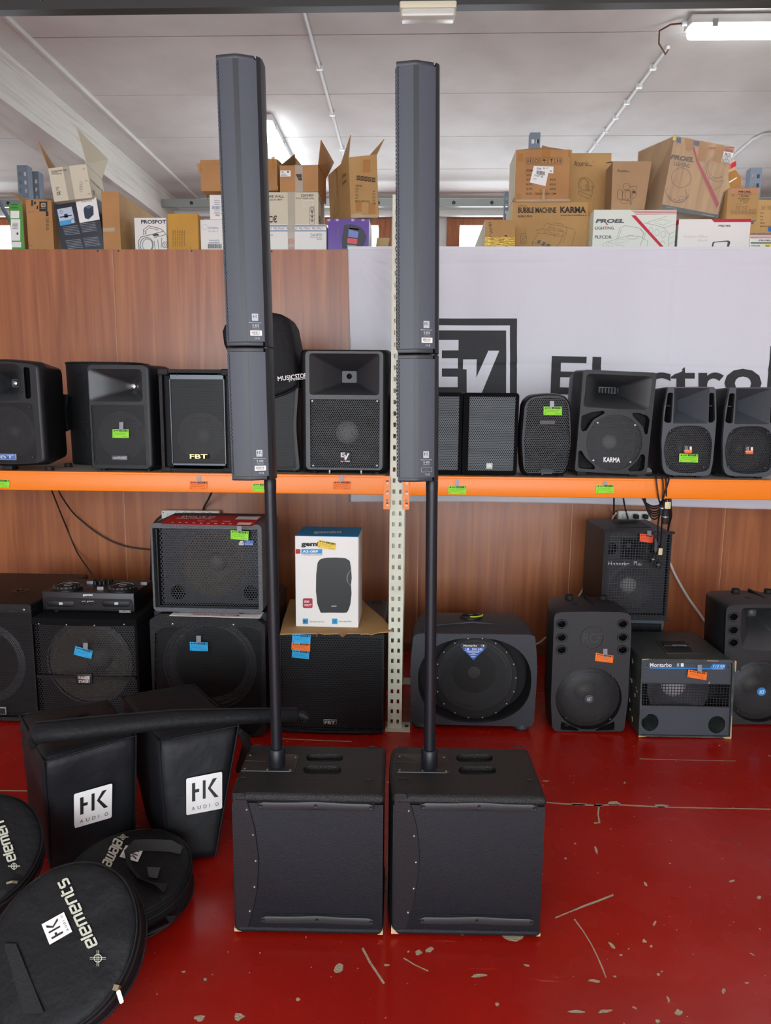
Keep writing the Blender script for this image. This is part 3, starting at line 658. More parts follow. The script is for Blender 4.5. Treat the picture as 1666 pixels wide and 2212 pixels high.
T.z = ZC; D = Dec(T, fn=bfn); gridpoly(D, 155, 112, 1098, 935); D.build('logo_square', bk)
D = Dec(T, fn=lambda x, y: (lambda p: (p[0], p[1] - .003, p[2]))(bfn(x, y)))
for r in ((215, 172, 1037, 215), (215, 840, 1037, 880), (215, 215, 247, 840), (1005, 215, 1037, 840), (335, 297, 455, 700), (455, 297, 597, 385), (455, 452, 592, 540), (455, 610, 590, 700)): gridpoly(D, *r)
D.fine([(637, 463), (753, 463), (750, 618), (852, 388), (945, 388), (792, 760), (668, 760), (667, 548), (635, 545)]); D.build('logo_letters', fab)
T.z = ZD; D = Dec(T, fn=bfn)
D.fine([(42, 168), (300, 174), (298, 222), (110, 218), (107, 282), (290, 287), (288, 328), (105, 325), (100, 400), (290, 405), (288, 455), (30, 450)])
D.fine([(343, 174), (408, 176), (402, 420), (336, 420)])
D.text('ectr', 480, 250, 1315, 470, .02); D.text('o', 1318, 262, 1595, 480, .03)
D.fine([(1660, 95), (1720, 95), (1700, 480), (1628, 480)]); D.build('lettering', bk)
# ================================================================== the two column systems
lidm = mat('black leatherette lid', '191a1a', 0.42, bump=(300, 0.4), spec=.4); subp = mat('black structured paint', '101219', 0.55, bump=(420, 0.3), spec=.36)
subg = mat('smooth black grille panel', '0d0f14', 0.45, bump=(300, .1)); wornw = mat('bare wood corner', 'c9a982', 0.8)
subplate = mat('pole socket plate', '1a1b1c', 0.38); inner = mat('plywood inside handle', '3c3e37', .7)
def hk_sub(label, zm, xl, xr, yb, bulge, yaw, holes, plate, rings, strips, scr, sscr, arc, chips):
    a = atz(*zm(xl, yb), .012); b = atz(*zm(xr, yb), .012); w = .445; d = .305
    T = Th('subwoofer', label, 'subwoofer', (a.x + w / 2, (a.y + b.y) / 2, 0), rz=yaw); T.z = zm; h = .452
    # body; its loudspeaker grille side (left, -x) swells out
    out = [(w / 2, 0), (w / 2, d)] + [(-w / 2 - bulge * sin(pi * k / 8), d - d * k / 8) for k in range(9)]
    T.part(MB().zprism([(x * .985, .004 + y * .975) for x, y in out], .016, h - .03, .002), 'cabinet', subp)
    # lid and bottom, with carrying slots cut through the lid
    r = rpoly([(w / 2, 0), (w / 2, d), (-w / 2, d), (-w / 2 - bulge, d * .5), (-w / 2, 0)], [.012, .012, .02, .2, .02])
    hl = [rpoly([T.qz(*p, h) for p in [(x0, y0), (x1, y0), (x1, y1), (x0, y1)]], .028, 5) for x0, y0, x1, y1 in holes]
    def lid(z0, z1, hs, b):
        m = MB(); cx, cy = 0, d / 2
        def ring(z, e): return [(cx + (x - cx) * (1 - 2 * e / w), cy + (y - cy) * (1 - 2 * e / d), z) for x, y in r]
        m.loft([ring(z0, b), ring(z0 + b * .4, b * .3), ring(z0 + b, 0), ring(z1 - b, 0), ring(z1 - b * .4, b * .3), ring(z1, b)], not hs, not hs)
        if hs:
            t = [(x, y) for x, y, _ in ring(0, b)]
            q = MB().plate(t, hs, z1, z1 - .02); m.add([(x, z, y) for x, y, z in q.v], q.f)
        return m
    T.part(lid(h - .03, h, hl, .011), 'lid', lidm); T.part(lid(.008, .026, None, .006), 'base_board', subp)
    for s_ in hl:
        c = [(sum(p[0] for p in s_) / len(s_), sum(p[1] for p in s_) / len(s_))][0]
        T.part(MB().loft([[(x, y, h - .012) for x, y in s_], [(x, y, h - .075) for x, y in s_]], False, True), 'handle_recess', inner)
    # pole socket plate
    o = rpoly([T.qz(*p, h) for p in plate], [.004, .02, .02, .006])
    T.part(MB().zprism(o, h - .004, h + .003, .002), 'socket_plate', subplate)
    q = [T.qz(*p, h + .003) for p in plate]; cxp = [tuple(Vector(q[0]).lerp(Vector(q[3]), .42)), tuple(Vector(q[0]).lerp(Vector(q[1]), .42).lerp(Vector(q[3]).lerp(Vector(q[2]), .42), .45))]
    T.part(MB().tube([(cxp[0][0], cxp[0][1], h + .003), (cxp[1][0], cxp[1][1], h + .003)], .002, 6), 'ridge', subplate)
    for u, v in ((.06, .12), (.06, .85), (.48, .88), (.9, .88), (.93, .12)):
        p = Vector(q[0]).lerp(Vector(q[1]), u).lerp(Vector(q[3]).lerp(Vector(q[2]), u), v); T.part(MB().zlathe(p.x, p.y, [(.0045, h + .002), (.004, h + .0045), (.0015, h + .005), (.0012, h + .0035)], 10), 'screw', mat('worn screw', '6f6a60', .4, .7))
    for x, y in rings:
        c = T.qz(x, y, h); T.part(MB().tube([(c[0] + .016 * cos(radians(t)), c[1] + .016 * sin(radians(t)), h + .0005) for t in range(0, 181, 20)], .0016, 6), 'foot_ring', lidm)
    # rubber runners on the near side
    for x0, y0, x1, y1 in strips:
        a = T.q(x0, y0); b = T.q(x1, y1); zc = (a[1] + b[1]) / 2; hh = .0115
        T.part(MB().plate(rrect(a[0] - .004, b[0] + .004, zc - hh - .004, zc + hh + .004, .014), [rrect(a[0] - .001, b[0] + .001, zc - hh - .001, zc + hh + .001, .012)], .002, .006), 'runner_recess', subp)
        L = b[0] - a[0]; top = []; bot = []
        for k in range(25):
            u = k / 24; dz = .004 * math.exp(-((u - .5) / .16) ** 2); x = a[0] + L * u; e = hh * (1 if .03 < u < .97 else .55)
            top.append((x, zc + e + dz)); bot.append((x, zc - e + dz * .9))
        R = T.part(MB().prism(top + bot[::-1], -.006, .008, .003), 'runner', mat('runner rubber', '2b2d2e', .45))
        for u in (.02, .5, .98): MB().lathe(a[0] + L * u, zc + (.003 if u == .5 else 0), [(.006, .001), (.005, -.0015), (.002, -.001)], 10, -.006).build('screw', subplate, R)
    # curved edge of the wrap round grille panel
    A = [T.q(*p) for p in arc]; pl = []
    for (x0, z0), (x1, z1) in zip(A, A[1:]):
        for k in range(4): pl.append((x0 + (x1 - x0) * k / 4, z0 + (z1 - z0) * k / 4))
    pl.append(A[-1]); xe = -w / 2 * .985
    T.part(MB().plate(pl + [(xe + .004, pl[-1][1]), (xe + .004, pl[0][1])], [], .0005, .006), 'grille_panel', subg)
    T.part(MB().tube([(x + .001, .0025, z) for x, z in pl], .0011, 6), 'panel_groove', subg)
    for x, y in scr: T.part(MB().lathe(*T.q(x, y), [(.0042, .001), (.0038, -.001), (.002, -.0025), (.0004, -.003)], 10, 0), 'screw', screw)
    for x, y in sscr: T.part(MB().lathe(*T.q(x, y), [(.004, .005), (.0035, .003), (.0015, .0045)], 10, 0), 'plug', subp)
    for sx, pts in chips:
        T.part(MB().prism(rpoly([(sx * x, z) for x, z in pts], .002), .0, .012, .002), 'worn_corner', wornw)
    feet(T, w, d, .016, .012)
    T.H = h; return T
hk1 = hk_sub('black subwoofer with pole socket, standing next to the padded covers', ZM, 105, 1520, 1905, .004, 1.2,
    [(795, 215, 1145, 285), (765, 325, 1130, 405)], [(245, 205), (735, 225), (690, 385), (172, 378)], [(330, 150), (1424, 165), (198, 460), (1398, 480)],
    [(345, 675, 1432, 735), (370, 1755, 1432, 1810)], [(232, 743), (292, 980), (318, 1228), (306, 1474), (262, 1702)], [(1440, 1190), (1440, 1328)],
    [(205, 585), (262, 760), (305, 920), (335, 1150), (342, 1250), (328, 1500), (290, 1690), (240, 1858)],
    [(-1, [(.198, .010), (.2215, .010), (.2215, .022), (.212, .016)]), (1, [(.204, .008), (.2215, .008), (.2215, .026), (.213, .014)])])
hk2 = hk_sub('black subwoofer with pole socket, standing clear on the open red floor', ZN, 100, 1450, 1830, .014, 1.4,
    [(690, 205, 1020, 275), (710, 315, 1050, 388)], [(155, 205), (605, 215), (655, 378), (150, 370)], [(208, 145), (1252, 155), (218, 445), (1360, 460)],
    [(375, 645, 1415, 708), (365, 1670, 1385, 1730)], [(264, 716), (312, 942), (328, 1178), (308, 1414), (256, 1630)], [(1407, 1130), (1407, 1265)],
    [(238, 565), (290, 700), (330, 850), (350, 1000), (355, 1150), (340, 1330), (300, 1560), (232, 1785)],
    [(-1, [(.198, .010), (.2215, .010), (.2215, .034), (.208, .02)]), (1, [(.208, .010), (.2215, .010), (.2215, .02)])])
pole = mat('black painted steel pole', '12161c', 0.4, 0.0, spec=.4); colm = mat('anthracite column paint', '3b4048', 0.5, bump=(300, .05)); colcap = mat('column end cap', '26292d', .45)
cold = mat('column edge plastic', '212428', .45)
LEAN = {}
def hk_pole(label, px, zs):
    b = atz(*px, zs); T = Th('speaker_pole', label, 'pole', (b.x, b.y, zs), ry=-.55)
    T.part(MB().zlathe(0, 0, [(.0165, -.02), (.0245, 0), (.0255, .004), (.0255, .05), (.022, .056), (.0175, .057)], 24), 'socket_sleeve', pole)
    T.part(MB().zlathe(0, 0, [(.0172, .05), (.0172, .86 + .03)], 24), 'tube', pole)
    T.part(MB().zlathe(0, 0, [(.0178, .862), (.0178, .888), (.0165, .891)], 24), 'top_ring', galv if False else pole)
    return T
pl1 = hk_pole('black steel pole in the subwoofer next to the padded covers', (599, 1652), hk1.H + .003)
pl2 = hk_pole('black steel pole in the subwoofer that stands clear on the floor', (928, 1654), hk2.H + .003)
def hklogo(D, f):
    """HK letters in the unit square (v down); f maps to zoom space"""
    P = lambda pts: D.poly([f(u, v) for u, v in pts])
    P([(.16, .16), (.25, .16), (.25, .34), (.36, .34), (.36, .43), (.25, .43), (.25, .66), (.16, .66)]); P([(.46, .14), (.54, .14), (.54, .64), (.46, .64)])
    P([(.74, .14), (.86, .14), (.68, .38), (.9, .66), (.79, .66), (.6, .38)])
    for k, s_ in enumerate(('A', 'U', 'D', 'I', 'O')):
        u = .15 + k * .165; vs, fs = ctext(s_); a = min(v.x for v in vs); b = max(v.x for v in vs); wd = .09 if s_ != 'I' else .015
        D.m.add([D.fn(*f(u + (v.x - a) / (b - a) * wd, .9 - v.y / .73 * .1)) for v in vs], fs)
def hk_col(name, label, X, Y, z0, h, code, ry, rz, txt):
    T = Th(name, label, 'column speaker', (X, Y, z0), rz=rz, ry=ry)
    # plan, front (grille) towards -x, spine over the pole at +x; near face split by a chamfer
    near = [(-.099, -.050), (-.052, -.057), (-.041, -.056), (.006, -.040), (.0135, -.031), (.0165, -.02)]
    sh = near + [(x, -y) for x, y in near[::-1]]
    L = lambda e: [(x + (e if x < -.09 else -e), y * (1 - e * 12)) for x, y in sh]
    T.part(MB().zprism(sh, .012, h - .012), 'housing', colm, smooth=25)
    T.part(MB().zprism([(-.0535, -.0578), (-.0395, -.0566), (-.041, -.05), (-.052, -.05)], .013, h - .013), 'edge_strip', cold, smooth=25)
    T.part(MB().zprism([(.0055, -.0410), (.0142, -.031), (.0172, -.02), (.0172, .02), (.0142, .031), (.0055, .0410), (-.004, 0)], .0, h - .002), 'spine', cold, smooth=25)
    for za, zb in ((0, .013), (h - .013, h)): T.part(MB().zprism([(x if x < .0 else .0, y) for x, y in near[:4]] + [(x, -y) for x, y in near[:4][::-1]], za, zb, .003), 'end_cap', colcap)
    g = [(-.0925, -.0525), (-.100, -.0485), (-.1025, -.03), (-.103, 0), (-.1025, .03), (-.100, .0485), (-.0925, .0525), (-.094, .045), (-.094, -.045)]
    T.part(MB().zprism(g, .014, h - .014), 'front_grille', g_dot)
    T.part(MB().zlathe(.0, 0, [(.0145, -.012), (.0145, .002)], 20), 'connector', cold)
    T.part(MB().lathe(0, 0, [(.004, 0), (.004, .006), (.002, .008)], 10).xf(Matrix.Translation((.0168, -.01, h - .02)) @ Matrix.Rotation(radians(90), 4, 'Z')), 'locking_pin', screw)
    # lettering on the rear near panel (between (-.056,-.057) and (0,-.040))
    ex = Vector((.047, .016, 0)).normalized(); nn = Vector((ex.y, -ex.x, 0)); o = Vector((-.0185, -.0483, 0)) + nn * .0008
    def F(lift): return lambda u, v: tuple(o + ex * u + nn * lift + Vector((0, 0, v)))
    D = Dec(T, fn=F(0)); D.poly([(a, b) for a, b in rrect(-.0085, .0085, .068, .087, .001)])
    D.text('elements', -.013, .0645, .017, .0615, .01); D.poly([(-.0165, .0633), (-.0148, .0648), (-.0131, .0633), (-.0148, .0618)])
    D.m.v = D.m.v  # rectangle text is drawn with v up, so flip is handled below
    def up(t, x0, x1, z0_, z1, bold=.0): D.text(t, x0, z1, x1, z0_, bold)
    up(code, -.0075, .0105, .0525, .0585, .02); up('mid/high unit', -.0085, .0115, .048, .0505, .01); up('impedance 8 ohms', -.008, .0115, .0445, .0458)
    up('C\u20ac', -.003, .0045, .0185, .0235); D.line([(.007, .0235), (.0105, .0195)], .0009); D.line([(.0105, .0235), (.007, .0195)], .0009); D.line([(.0068, .0186), (.0108, .0186)], .0009)
    if not txt: D.line([(a, b) for a, b in rrect(-.0145, .0175, .028, .0405, .0015)], .0006, True); up('serial', -.003, .005, .0335, .035)
    D.build('lettering', silver)
    D = Dec(T, fn=F(.0004)); hklogo(D, lambda u, v: (-.0085 + .017 * u, .087 - .019 * v)); D.build('logo_letters', cold)
    if txt:
        D = Dec(T, fn=F(.0003)); D.poly(rrect(-.0145, .0175, .028, .042, .001)); D.build('serial_sticker', paper)
        D = Dec(T, fn=F(.0007)); x = -.011; r_ = random.Random(len(label))
        while x < .012: w_ = r_.uniform(.0006, .0018); D.rect(x, .033, x + w_, .0395); x += w_ + r_.uniform(.0006, .0014)
        D.rect(-.009, .030, .011, .0315); D.build('barcode', mat('grey barcode', '77756f', .6))
    return T
def stack(pl, xb, yb_, xt, yt_, l1, l2, t1):
    base = pl.M @ Vector((0, 0, .893)); ry = -.8; rz = 0
    zb = base.z; z1 = aty(*xb, base.y).z; 
    c1 = hk_col('column_speaker', l1, base.x, base.y, zb, z1 - zb, 'E 435', ry, rz, t1)
    t = c1.M @ Vector((0, 0, z1 - zb + .004)); z2 = aty(*xt, base.y - .045).z
    c2 = hk_col('column_speaker', l2, t.x, t.y, t.z, z2 - t.z, 'E 835', ry * 1.1, rz, True); return c1, c2
c1a, c2a = stack(pl1, (535, 753), 0, (505, 118), 0, 'short column speaker marked E 435 on the pole beside the padded covers, barcode sticker', 'tall column speaker marked E 835 stacked over the pole beside the padded covers', True)
c1b, c2b = stack(pl2, (905, 768), 0, (906, 132), 0, 'short column speaker marked E 435 with empty outlined label, beside the cream upright', 'tall column speaker marked E 835 stacked in front of the cream upright', False)
print('columns', c1a.M.translation, c2a.M.translation, c1b.M.translation, c2b.M.translation)
# ================================================================== padded covers and bags
def soft(name, m, parent, corners, cuts=9, sm=3, amp=.006, seed=0, scale=5, bulge=0.0, open_top=False):
    me = bpy.data.meshes.new(name); bm = bmesh.new(); bv = [bm.verts.new(c) for c in corners]
    for f in [(3, 2, 1, 0), (4, 5, 6, 7), (0, 1, 5, 4), (1, 2, 6, 5), (2, 3, 7, 6), (3, 0, 4, 7)]: bm.faces.new([bv[i] for i in f])
    bmesh.ops.subdivide_edges(bm, edges=bm.edges[:], cuts=cuts, use_grid_fill=True)
    c = sum((v.co for v in bm.verts), Vector()) / len(bm.verts)
    for _ in range(sm): bmesh.ops.smooth_vert(bm, verts=bm.verts[:], factor=.5, use_axis_x=True, use_axis_y=True, use_axis_z=True)
    bm.normal_update()
    for v in bm.verts:
        n = noise.noise(v.co * scale + Vector((seed, 0, 0))) * amp + noise.noise(v.co * scale * 2.7 + Vector((0, seed, 0))) * amp * .4
        k = v.co.copy(); v.co = k + v.normal * n
        if v.co.z < .004: v.co.z = .004
    bmesh.ops.recalc_face_normals(bm, faces=bm.faces[:]); bm.to_mesh(me); bm.free()
    for p in me.polygons: p.use_smooth = True
    me.materials.append(m); o = bpy.data.objects.new(name, me); COL.objects.link(o); o.parent = parent; return o
def cover(label, top, zt, bot, seed, logo, seamz):
    """top: 4 pixels (front left, front right, back right, back left) at heights zt; bot likewise on the floor"""
    Tp = [atz(*ZK(*p), z) for p, z in zip(top, zt)]; Bt = [atz(*ZK(*p), 0.004) for p in bot]
    c = sum(Bt, Vector()) / 4; T = Th('padded_cover', label, 'padded cover', (c.x, c.y, 0)); T.z = ZK
    cs = [p - c + Vector((0, 0, c.z)) for p in Bt] + [p - Vector((c.x, c.y, 0)) for p in Tp]
    soft('cover', cloth2, T.o, cs, 11, 3, .005, seed, 7)
    e = lambda a, b, k=8: [a.lerp(b, i / k) for i in range(k + 1)]
    cen = sum((Vector(p) for p in cs), Vector()) / 8
    pull = lambda p: Vector(p).lerp(cen, .045)
    T.part(MB().tube(e(pull(cs[0]), pull(cs[4])) + e(pull(cs[4]), pull(cs[5]))[1:] + e(pull(cs[5]), pull(cs[1]))[1:], .0035, 6), 'piping', cloth)
    T.part(MB().tube(e(pull(cs[4]), pull(cs[7])) + e(pull(cs[7]), pull(cs[6]))[1:] + e(pull(cs[6]), pull(cs[5]))[1:], .0035, 6), 'piping', cloth)
    # printed panel lies on the front face: plane through the front corners
    p0, p1, p2, p3 = Vector(cs[0]), Vector(cs[1]), Vector(cs[5]), Vector(cs[4]); n = ((p1 - p0).cross(p3 - p0)).normalized()
    if n.y > 0: n = -n
    pm = (p0 + p1 + p2 + p3) / 4
    def F(lift):
        def f(x, y):
            d = T.d(x, y); pc = pm + n * lift; t = (pc - T.co).dot(n) / d.dot(n); return tuple(T.co + d * t)
        return f
    D = Dec(T, fn=F(.007)); D.poly(rpoly(logo, 12, 3)); D.build('logo_panel', paper)
    a, b, c_, d_ = [Vector(p) for p in logo]
    D = Dec(T, fn=F(.0078)); hklogo(D, lambda u, v: tuple(a.lerp(b, u).lerp(d_.lerp(c_, u), v))); D.build('logo_letters', ink)
    return T
cv1 = cover('black padded HK Audio cover with a hand slot, round bags at its foot', [(272, 575), (893, 398), (700, 165), (108, 262)], [.44, .46, .47, .44], [(318, 1290), (880, 1170), (780, 860), (180, 940)], 1, [(475, 790), (722, 720), (718, 940), (477, 1010)], 0)
cv2 = cover('black padded HK Audio cover leaning beside the left pole subwoofer', [(1015, 440), (1552, 335), (1250, 62), (755, 140)], [.44, .45, .46, .46], [(1075, 1260), (1395, 1215), (1330, 900), (930, 930)], 6, [(1197, 690), (1428, 645), (1428, 882), (1198, 926)], 0)
strapm = mat('black strap', '0e0f11', .7)
P_ = [cv2.I @ atz(*ZK(*p), z) for p, z in (((1540, 385), .42), ((1575, 430), .38), ((1590, 470), .33), ((1560, 560), .2), ((1530, 640), .12))]
cv2.part(MB().tube(P_, [.01, .016, .018, .016, .01], 8), 'strap', strapm)
# slot in the first cover's lid
T = cv1; D = Dec(T, fn=lambda x, y: (lambda p: (p[0], p[1], .462))(T.qz(x, y, .462))); D.poly([(330, 322), (420, 285), (575, 258), (560, 272), (430, 300), (345, 322)]); D.build('hand_slot', cloth)
# long pole bag lying across both covers
A = atz(*ZK(190, 400), .508); B = atz(*ZK(1120, 305), .505); C_ = aty(645, 1543, 2.42)
T = Th('pole_bag', 'long black nylon pole bag lying across both padded covers', 'pole bag', (A.x, A.y, 0)); O = Vector((A.x, A.y, 0))
rings = []; pts = [A, A.lerp(B, .04), A.lerp(B, .3), A.lerp(B, .65), B, B.lerp(C_, .5), C_.lerp(B, .02), C_]
for i, (p, hw, hh) in enumerate(zip(pts, (.012, .048, .05, .046, .042, .032, .026, .012), (.02, .034, .034, .032, .030, .026, .022, .012))):
    t = (pts[min(i + 1, 7)] - pts[max(i - 1, 0)]).normalized(); sd = Vector((-t.y, t.x, 0)).normalized(); up = t.cross(sd) * -1
    if up.z < 0: up = -up
    rings.append([p - O + sd * hw * cos(2 * pi * k / 16) + up * (hh * sin(2 * pi * k / 16) + .004 * noise.noise(Vector((i * .9, k * .5, 2)))) for k in range(16)])
T.part(MB().loft(rings), 'bag', cloth, smooth=180)
T.part(MB().tube([rings[i][4] * 1.0 + Vector((0, 0, .002)) - Vector((0, .0, 0)) for i in range(1, 7)], .003, 6), 'zip_seam', cloth)
T.part(MB().tube([rings[1][8] + Vector((-.01, 0, 0)), rings[1][10], rings[1][12] + Vector((-.012, -.004, -.01)), rings[1][14]], [.008, .012, .012, .006], 8), 'gathered_end', cloth)
e = C_ - O; T.part(MB().tube([e, e + Vector((.018, 0, -.004)), e + Vector((.03, -.004, -.012)), e + Vector((.022, -.004, -.03))], [.014, .016, .012, .006], 8), 'tie_end', cloth)
# stroke letters for the word on the round bags
GL = {'e': [[(0, .5), (.8, .5), (.8, .0), (0, 0), (0, 1), (.8, 1)]], 'l': [[(0, -.35), (0, 1)]], 'm': [[(0, 1), (0, 0), (1.2, 0), (1.2, 1)], [(.6, 0), (.6, 1)]],
      'n': [[(0, 1), (0, 0), (.8, 0), (.8, 1)]], 't': [[(0, -.3), (0, 1), (.5, 1)], [(0, 0), (.5, 0)]], 's': [[(.7, 0), (0, 0), (0, .5), (.7, .5), (.7, 1), (0, 1)]]}
ADV = {'e': 1.15, 'l': .4, 'm': 1.6, 'n': 1.2, 't': .85, 's': 1.1}
def elements(D, f, word='elements', w=.2):
    x = 0
    for ch in word:
        for st in GL[ch]:
            for a, b in zip(st, st[1:]): 
                va, vb = Vector(f(x + a[0], a[1])), Vector(f(x + b[0], b[1])); k = (vb - va).normalized() * w * .06; D.line([tuple(va - k), tuple(vb + k)], w)
        x += ADV[ch]
    return x
offw = mat('off white screen print', 'c9cbb8', .6); metal = mat('zip puller', 'a9a184', .35, .8)
def roundbag(label, c, R, t, tilt, az, spin, seed, sx=1.0):
    """disc shaped bag: face in local xy, z out of the face"""
    T = Th('round_bag', label, 'round bag', c); M = Matrix.Translation(Vector(c)) @ Matrix.Rotation(radians(az), 4, 'Z') @ Matrix.Rotation(radians(tilt), 4, 'X') @ Matrix.Rotation(radians(spin), 4, 'Z')
    T.M = M; T.o.matrix_world = M; T.I = M.inverted(); T.co = T.I @ CO
    n = 56; prof = [(.02, 0.010), (.5, .009), (.85, .006), (.95, .003), (.985, -.003), (1.0, -.010), (1.0, -t * .5), (1.0, -t + .012), (.97, -t + .003), (.5, -t), (.02, -t)]
    rings = []
    for r, z in prof:
        rings.append([Vector((R * r * cos(2 * pi * k / n) * sx, R * r * sin(2 * pi * k / n), z + (.007 * noise.noise(Vector((r * 3.6 * cos(2 * pi * k / n) + seed, r * 3 * sin(2 * pi * k / n), 0))) * (1 if z > -.02 else 2)))) for k in range(n)])
    T.part(MB().loft(rings), 'bag', cloth, smooth=60)
    for zz in (-.006, -.03, -t + .008): T.part(MB().tube([(R * 1.004 * cos(2 * pi * k / 48) * sx, R * 1.004 * sin(2 * pi * k / 48), zz) for k in range(49)], .003, 6), 'piping' if zz != -.03 else 'zip', cloth2 if zz != -.03 else rub)
    return T
def crosshair(D, f, r):
    D.oval(*f(0, 0), r * .62, r * .62, r * .12)
    for dx, dy in ((1, 0), (0, 1)):
        for s_ in (-.14, .14): 
            a = f(-dx * r * 1.3 + dy * s_ * r, -dy * r * 1.3 + dx * s_ * r); b = f(dx * r * 1.3 + dy * s_ * r, dy * r * 1.3 + dx * s_ * r); D.line([a, b], r * .09)
def face_fn(T, zl): return lambda x, y: (lambda p: (p[0], p[1], zl))(T.qz(x, y, zl))
def zoomvec(p, q): return Vector(q) - Vector(p)
# front bag, leaning back on the second one
cpt = aty(*ZL(465, 940), 1.60)
rb1 = roundbag('round black bag marked elements with HK logo and open zip, leaning on another bag', cpt, .195, .085, 40, -8, 0, 3)
rb1.z = ZL
D = Dec(rb1, fn=face_fn(rb1, .0135)); L_ = sum(ADV[c] for c in 'elements'); u = Vector((-245, -535)) / L_; rt = Vector((.909, -.416)) * 74
elements(D, lambda a, b: tuple(Vector((690, 968)) + u * a + rt * b), w=17)
crosshair(D, lambda a, b: (766 + a, 1050 + b), 48); D.build('lettering', offw)
lg = [(555, 842), (500, 688), (325, 785), (388, 945)]
D = Dec(rb1, fn=face_fn(rb1, .0132)); D.poly([(500, 688), (565, 842), (388, 945), (325, 785)]); D.build('logo_panel', paper)
a, b, c_, d_ = [Vector(x) for x in [(388, 945), (325, 785), (500, 688), (565, 842)]]
D = Dec(rb1, fn=face_fn(rb1, .0142)); hklogo(D, lambda s_, t: tuple(a.lerp(b, s_).lerp(d_.lerp(c_, s_), t))); D.build('logo_letters', ink)
D = Dec(rb1, fn=face_fn(rb1, .0125)); D.poly([(30, 935), (125, 935), (345, 1480), (180, 1480)]); D.build('webbing', mat('webbing', '161718', .8, bump=(200, .4)))
zp = rb1.qz(918, 1285, -.01); P = Vector((zp[0], zp[1], -.012))
rb1.part(MB().box(-.007, .007, -.006, .006, 0, .012).xf(Matrix.Translation(P)), 'zip_slider', metal)
rb1.part(MB().prism(rrect(-.005, .005, -.03, 0, .004), -.001, .001).xf(Matrix.Translation(P + Vector((.006, -.004, .008))) @ Matrix.Rotation(radians(35), 4, 'Z') @ Matrix.Rotation(radians(-70), 4, 'X')), 'zip_puller', metal)
# second bag lying almost flat behind it
cpt = atz(*ZL(1000, 365), .125)
rb2 = roundbag('round black bag with webbing handle loop and HK logo, lying under the front bag', cpt, .187, .10, 8, -6, 0, 9, 1.02); rb2.z = ZL
D = Dec(rb2, fn=face_fn(rb2, .0135)); L_ = sum(ADV[c] for c in 'elemen'); u = Vector((-125, 250)) / L_; rt = Vector((-.894, -.447)) * 64
elements(D, lambda a, b: tuple(Vector((956, 142)) + u * a + rt * b), 'elemen', 14); crosshair(D, lambda a, b: (962 + a * 1.1, 102 + b * .6), 30); D.build('lettering', offw)
D = Dec(rb2, fn=face_fn(rb2, .0132)); D.poly([(985, 165), (1120, 205), (1078, 297), (935, 255)]); D.build('logo_panel', paper)
a, b, c_, d_ = [Vector(x) for x in [(1120, 205), (1078, 297), (935, 255), (985, 165)]]
D = Dec(rb2, fn=face_fn(rb2, .0142)); hklogo(D, lambda s_, t: tuple(a.lerp(b, s_).lerp(d_.lerp(c_, s_), t))); D.build('logo_letters', ink)
web = mat('handle webbing', '2c2d2e', .75, bump=(250, .5))
def strap(T, pts, w, m, name):
    P = [Vector(p) for p in pts]; rings = []
    for i, p in enumerate(P):
        t = (P[min(i + 1, len(P) - 1)] - P[max(i - 1, 0)]).normalized(); s_ = t.cross(Vector((0, 0, 1))).normalized() if abs(t.z) < .95 else Vector((1, 0, 0)); nn = s_.cross(t).normalized()
        s2 = (s_ * .6 + nn * .8).normalized() if i not in (0, len(P) - 1) else s_
        rings.append([p + s2 * w / 2 + nn * .0015, p - s2 * w / 2 + nn * .0015, p - s2 * w / 2 - nn * .0015, p + s2 * w / 2 - nn * .0015])
    return T.part(MB().loft(rings), name, m)
def onface(T, x, y, z): a = T.qz(x, y, z); return (a[0], a[1], z)
strap(rb2, [onface(rb2, 1420, 205, .012), onface(rb2, 1330, 170, .03), onface(rb2, 1180, 165, .035), onface(rb2, 1060, 165, .03), onface(rb2, 1000, 230, .02), onface(rb2, 1020, 330, .015), onface(rb2, 1100, 430, .02), onface(rb2, 1220, 470, .025), onface(rb2, 1300, 500, .012)], .032, web, 'handle')
D = Dec(rb2, fn=face_fn(rb2, .0128)); D.poly([(1150, 335), (1255, 340), (1230, 425), (1165, 415)]); D.build('clear_patch', mat('worn vinyl patch', '4b4d50', .3))
strap(rb2, [rb2.I @ atz(*ZL(1090, 870), .03), rb2.I @ atz(*ZL(1200, 850), .05), rb2.I @ atz(*ZL(1320, 790), .05), rb2.I @ atz(*ZL(1340, 720), .06)], .03, web, 'side_handle')
# third bag at the left edge
cpt = atz(*ZK(-175, 1150), .25)
rb3 = roundbag('round black bag marked elements lying against the padded cover slot side, metal zip pull', cpt, .185, .09, 30, 25, 0, 5); rb3.z = ZK
D = Dec(rb3, fn=face_fn(rb3, .0135)); L_ = sum(ADV[c] for c in 'elemen'); u = Vector((-80, -260)) / L_; rt = Vector((.954, -.3)) * 50
elements(D, lambda a, b: tuple(Vector((52, 1222)) + u * a + rt * b), 'elemen', 12); crosshair(D, lambda a, b: (90 + a, 1253 + b * .6), 30); D.build('lettering', offw)
rb3.part(MB().tube([onface(rb3, 45, 1362, .012), onface(rb3, 80, 1352, .02), onface(rb3, 110, 1356, .014)], .004, 8), 'zip_puller', metal)
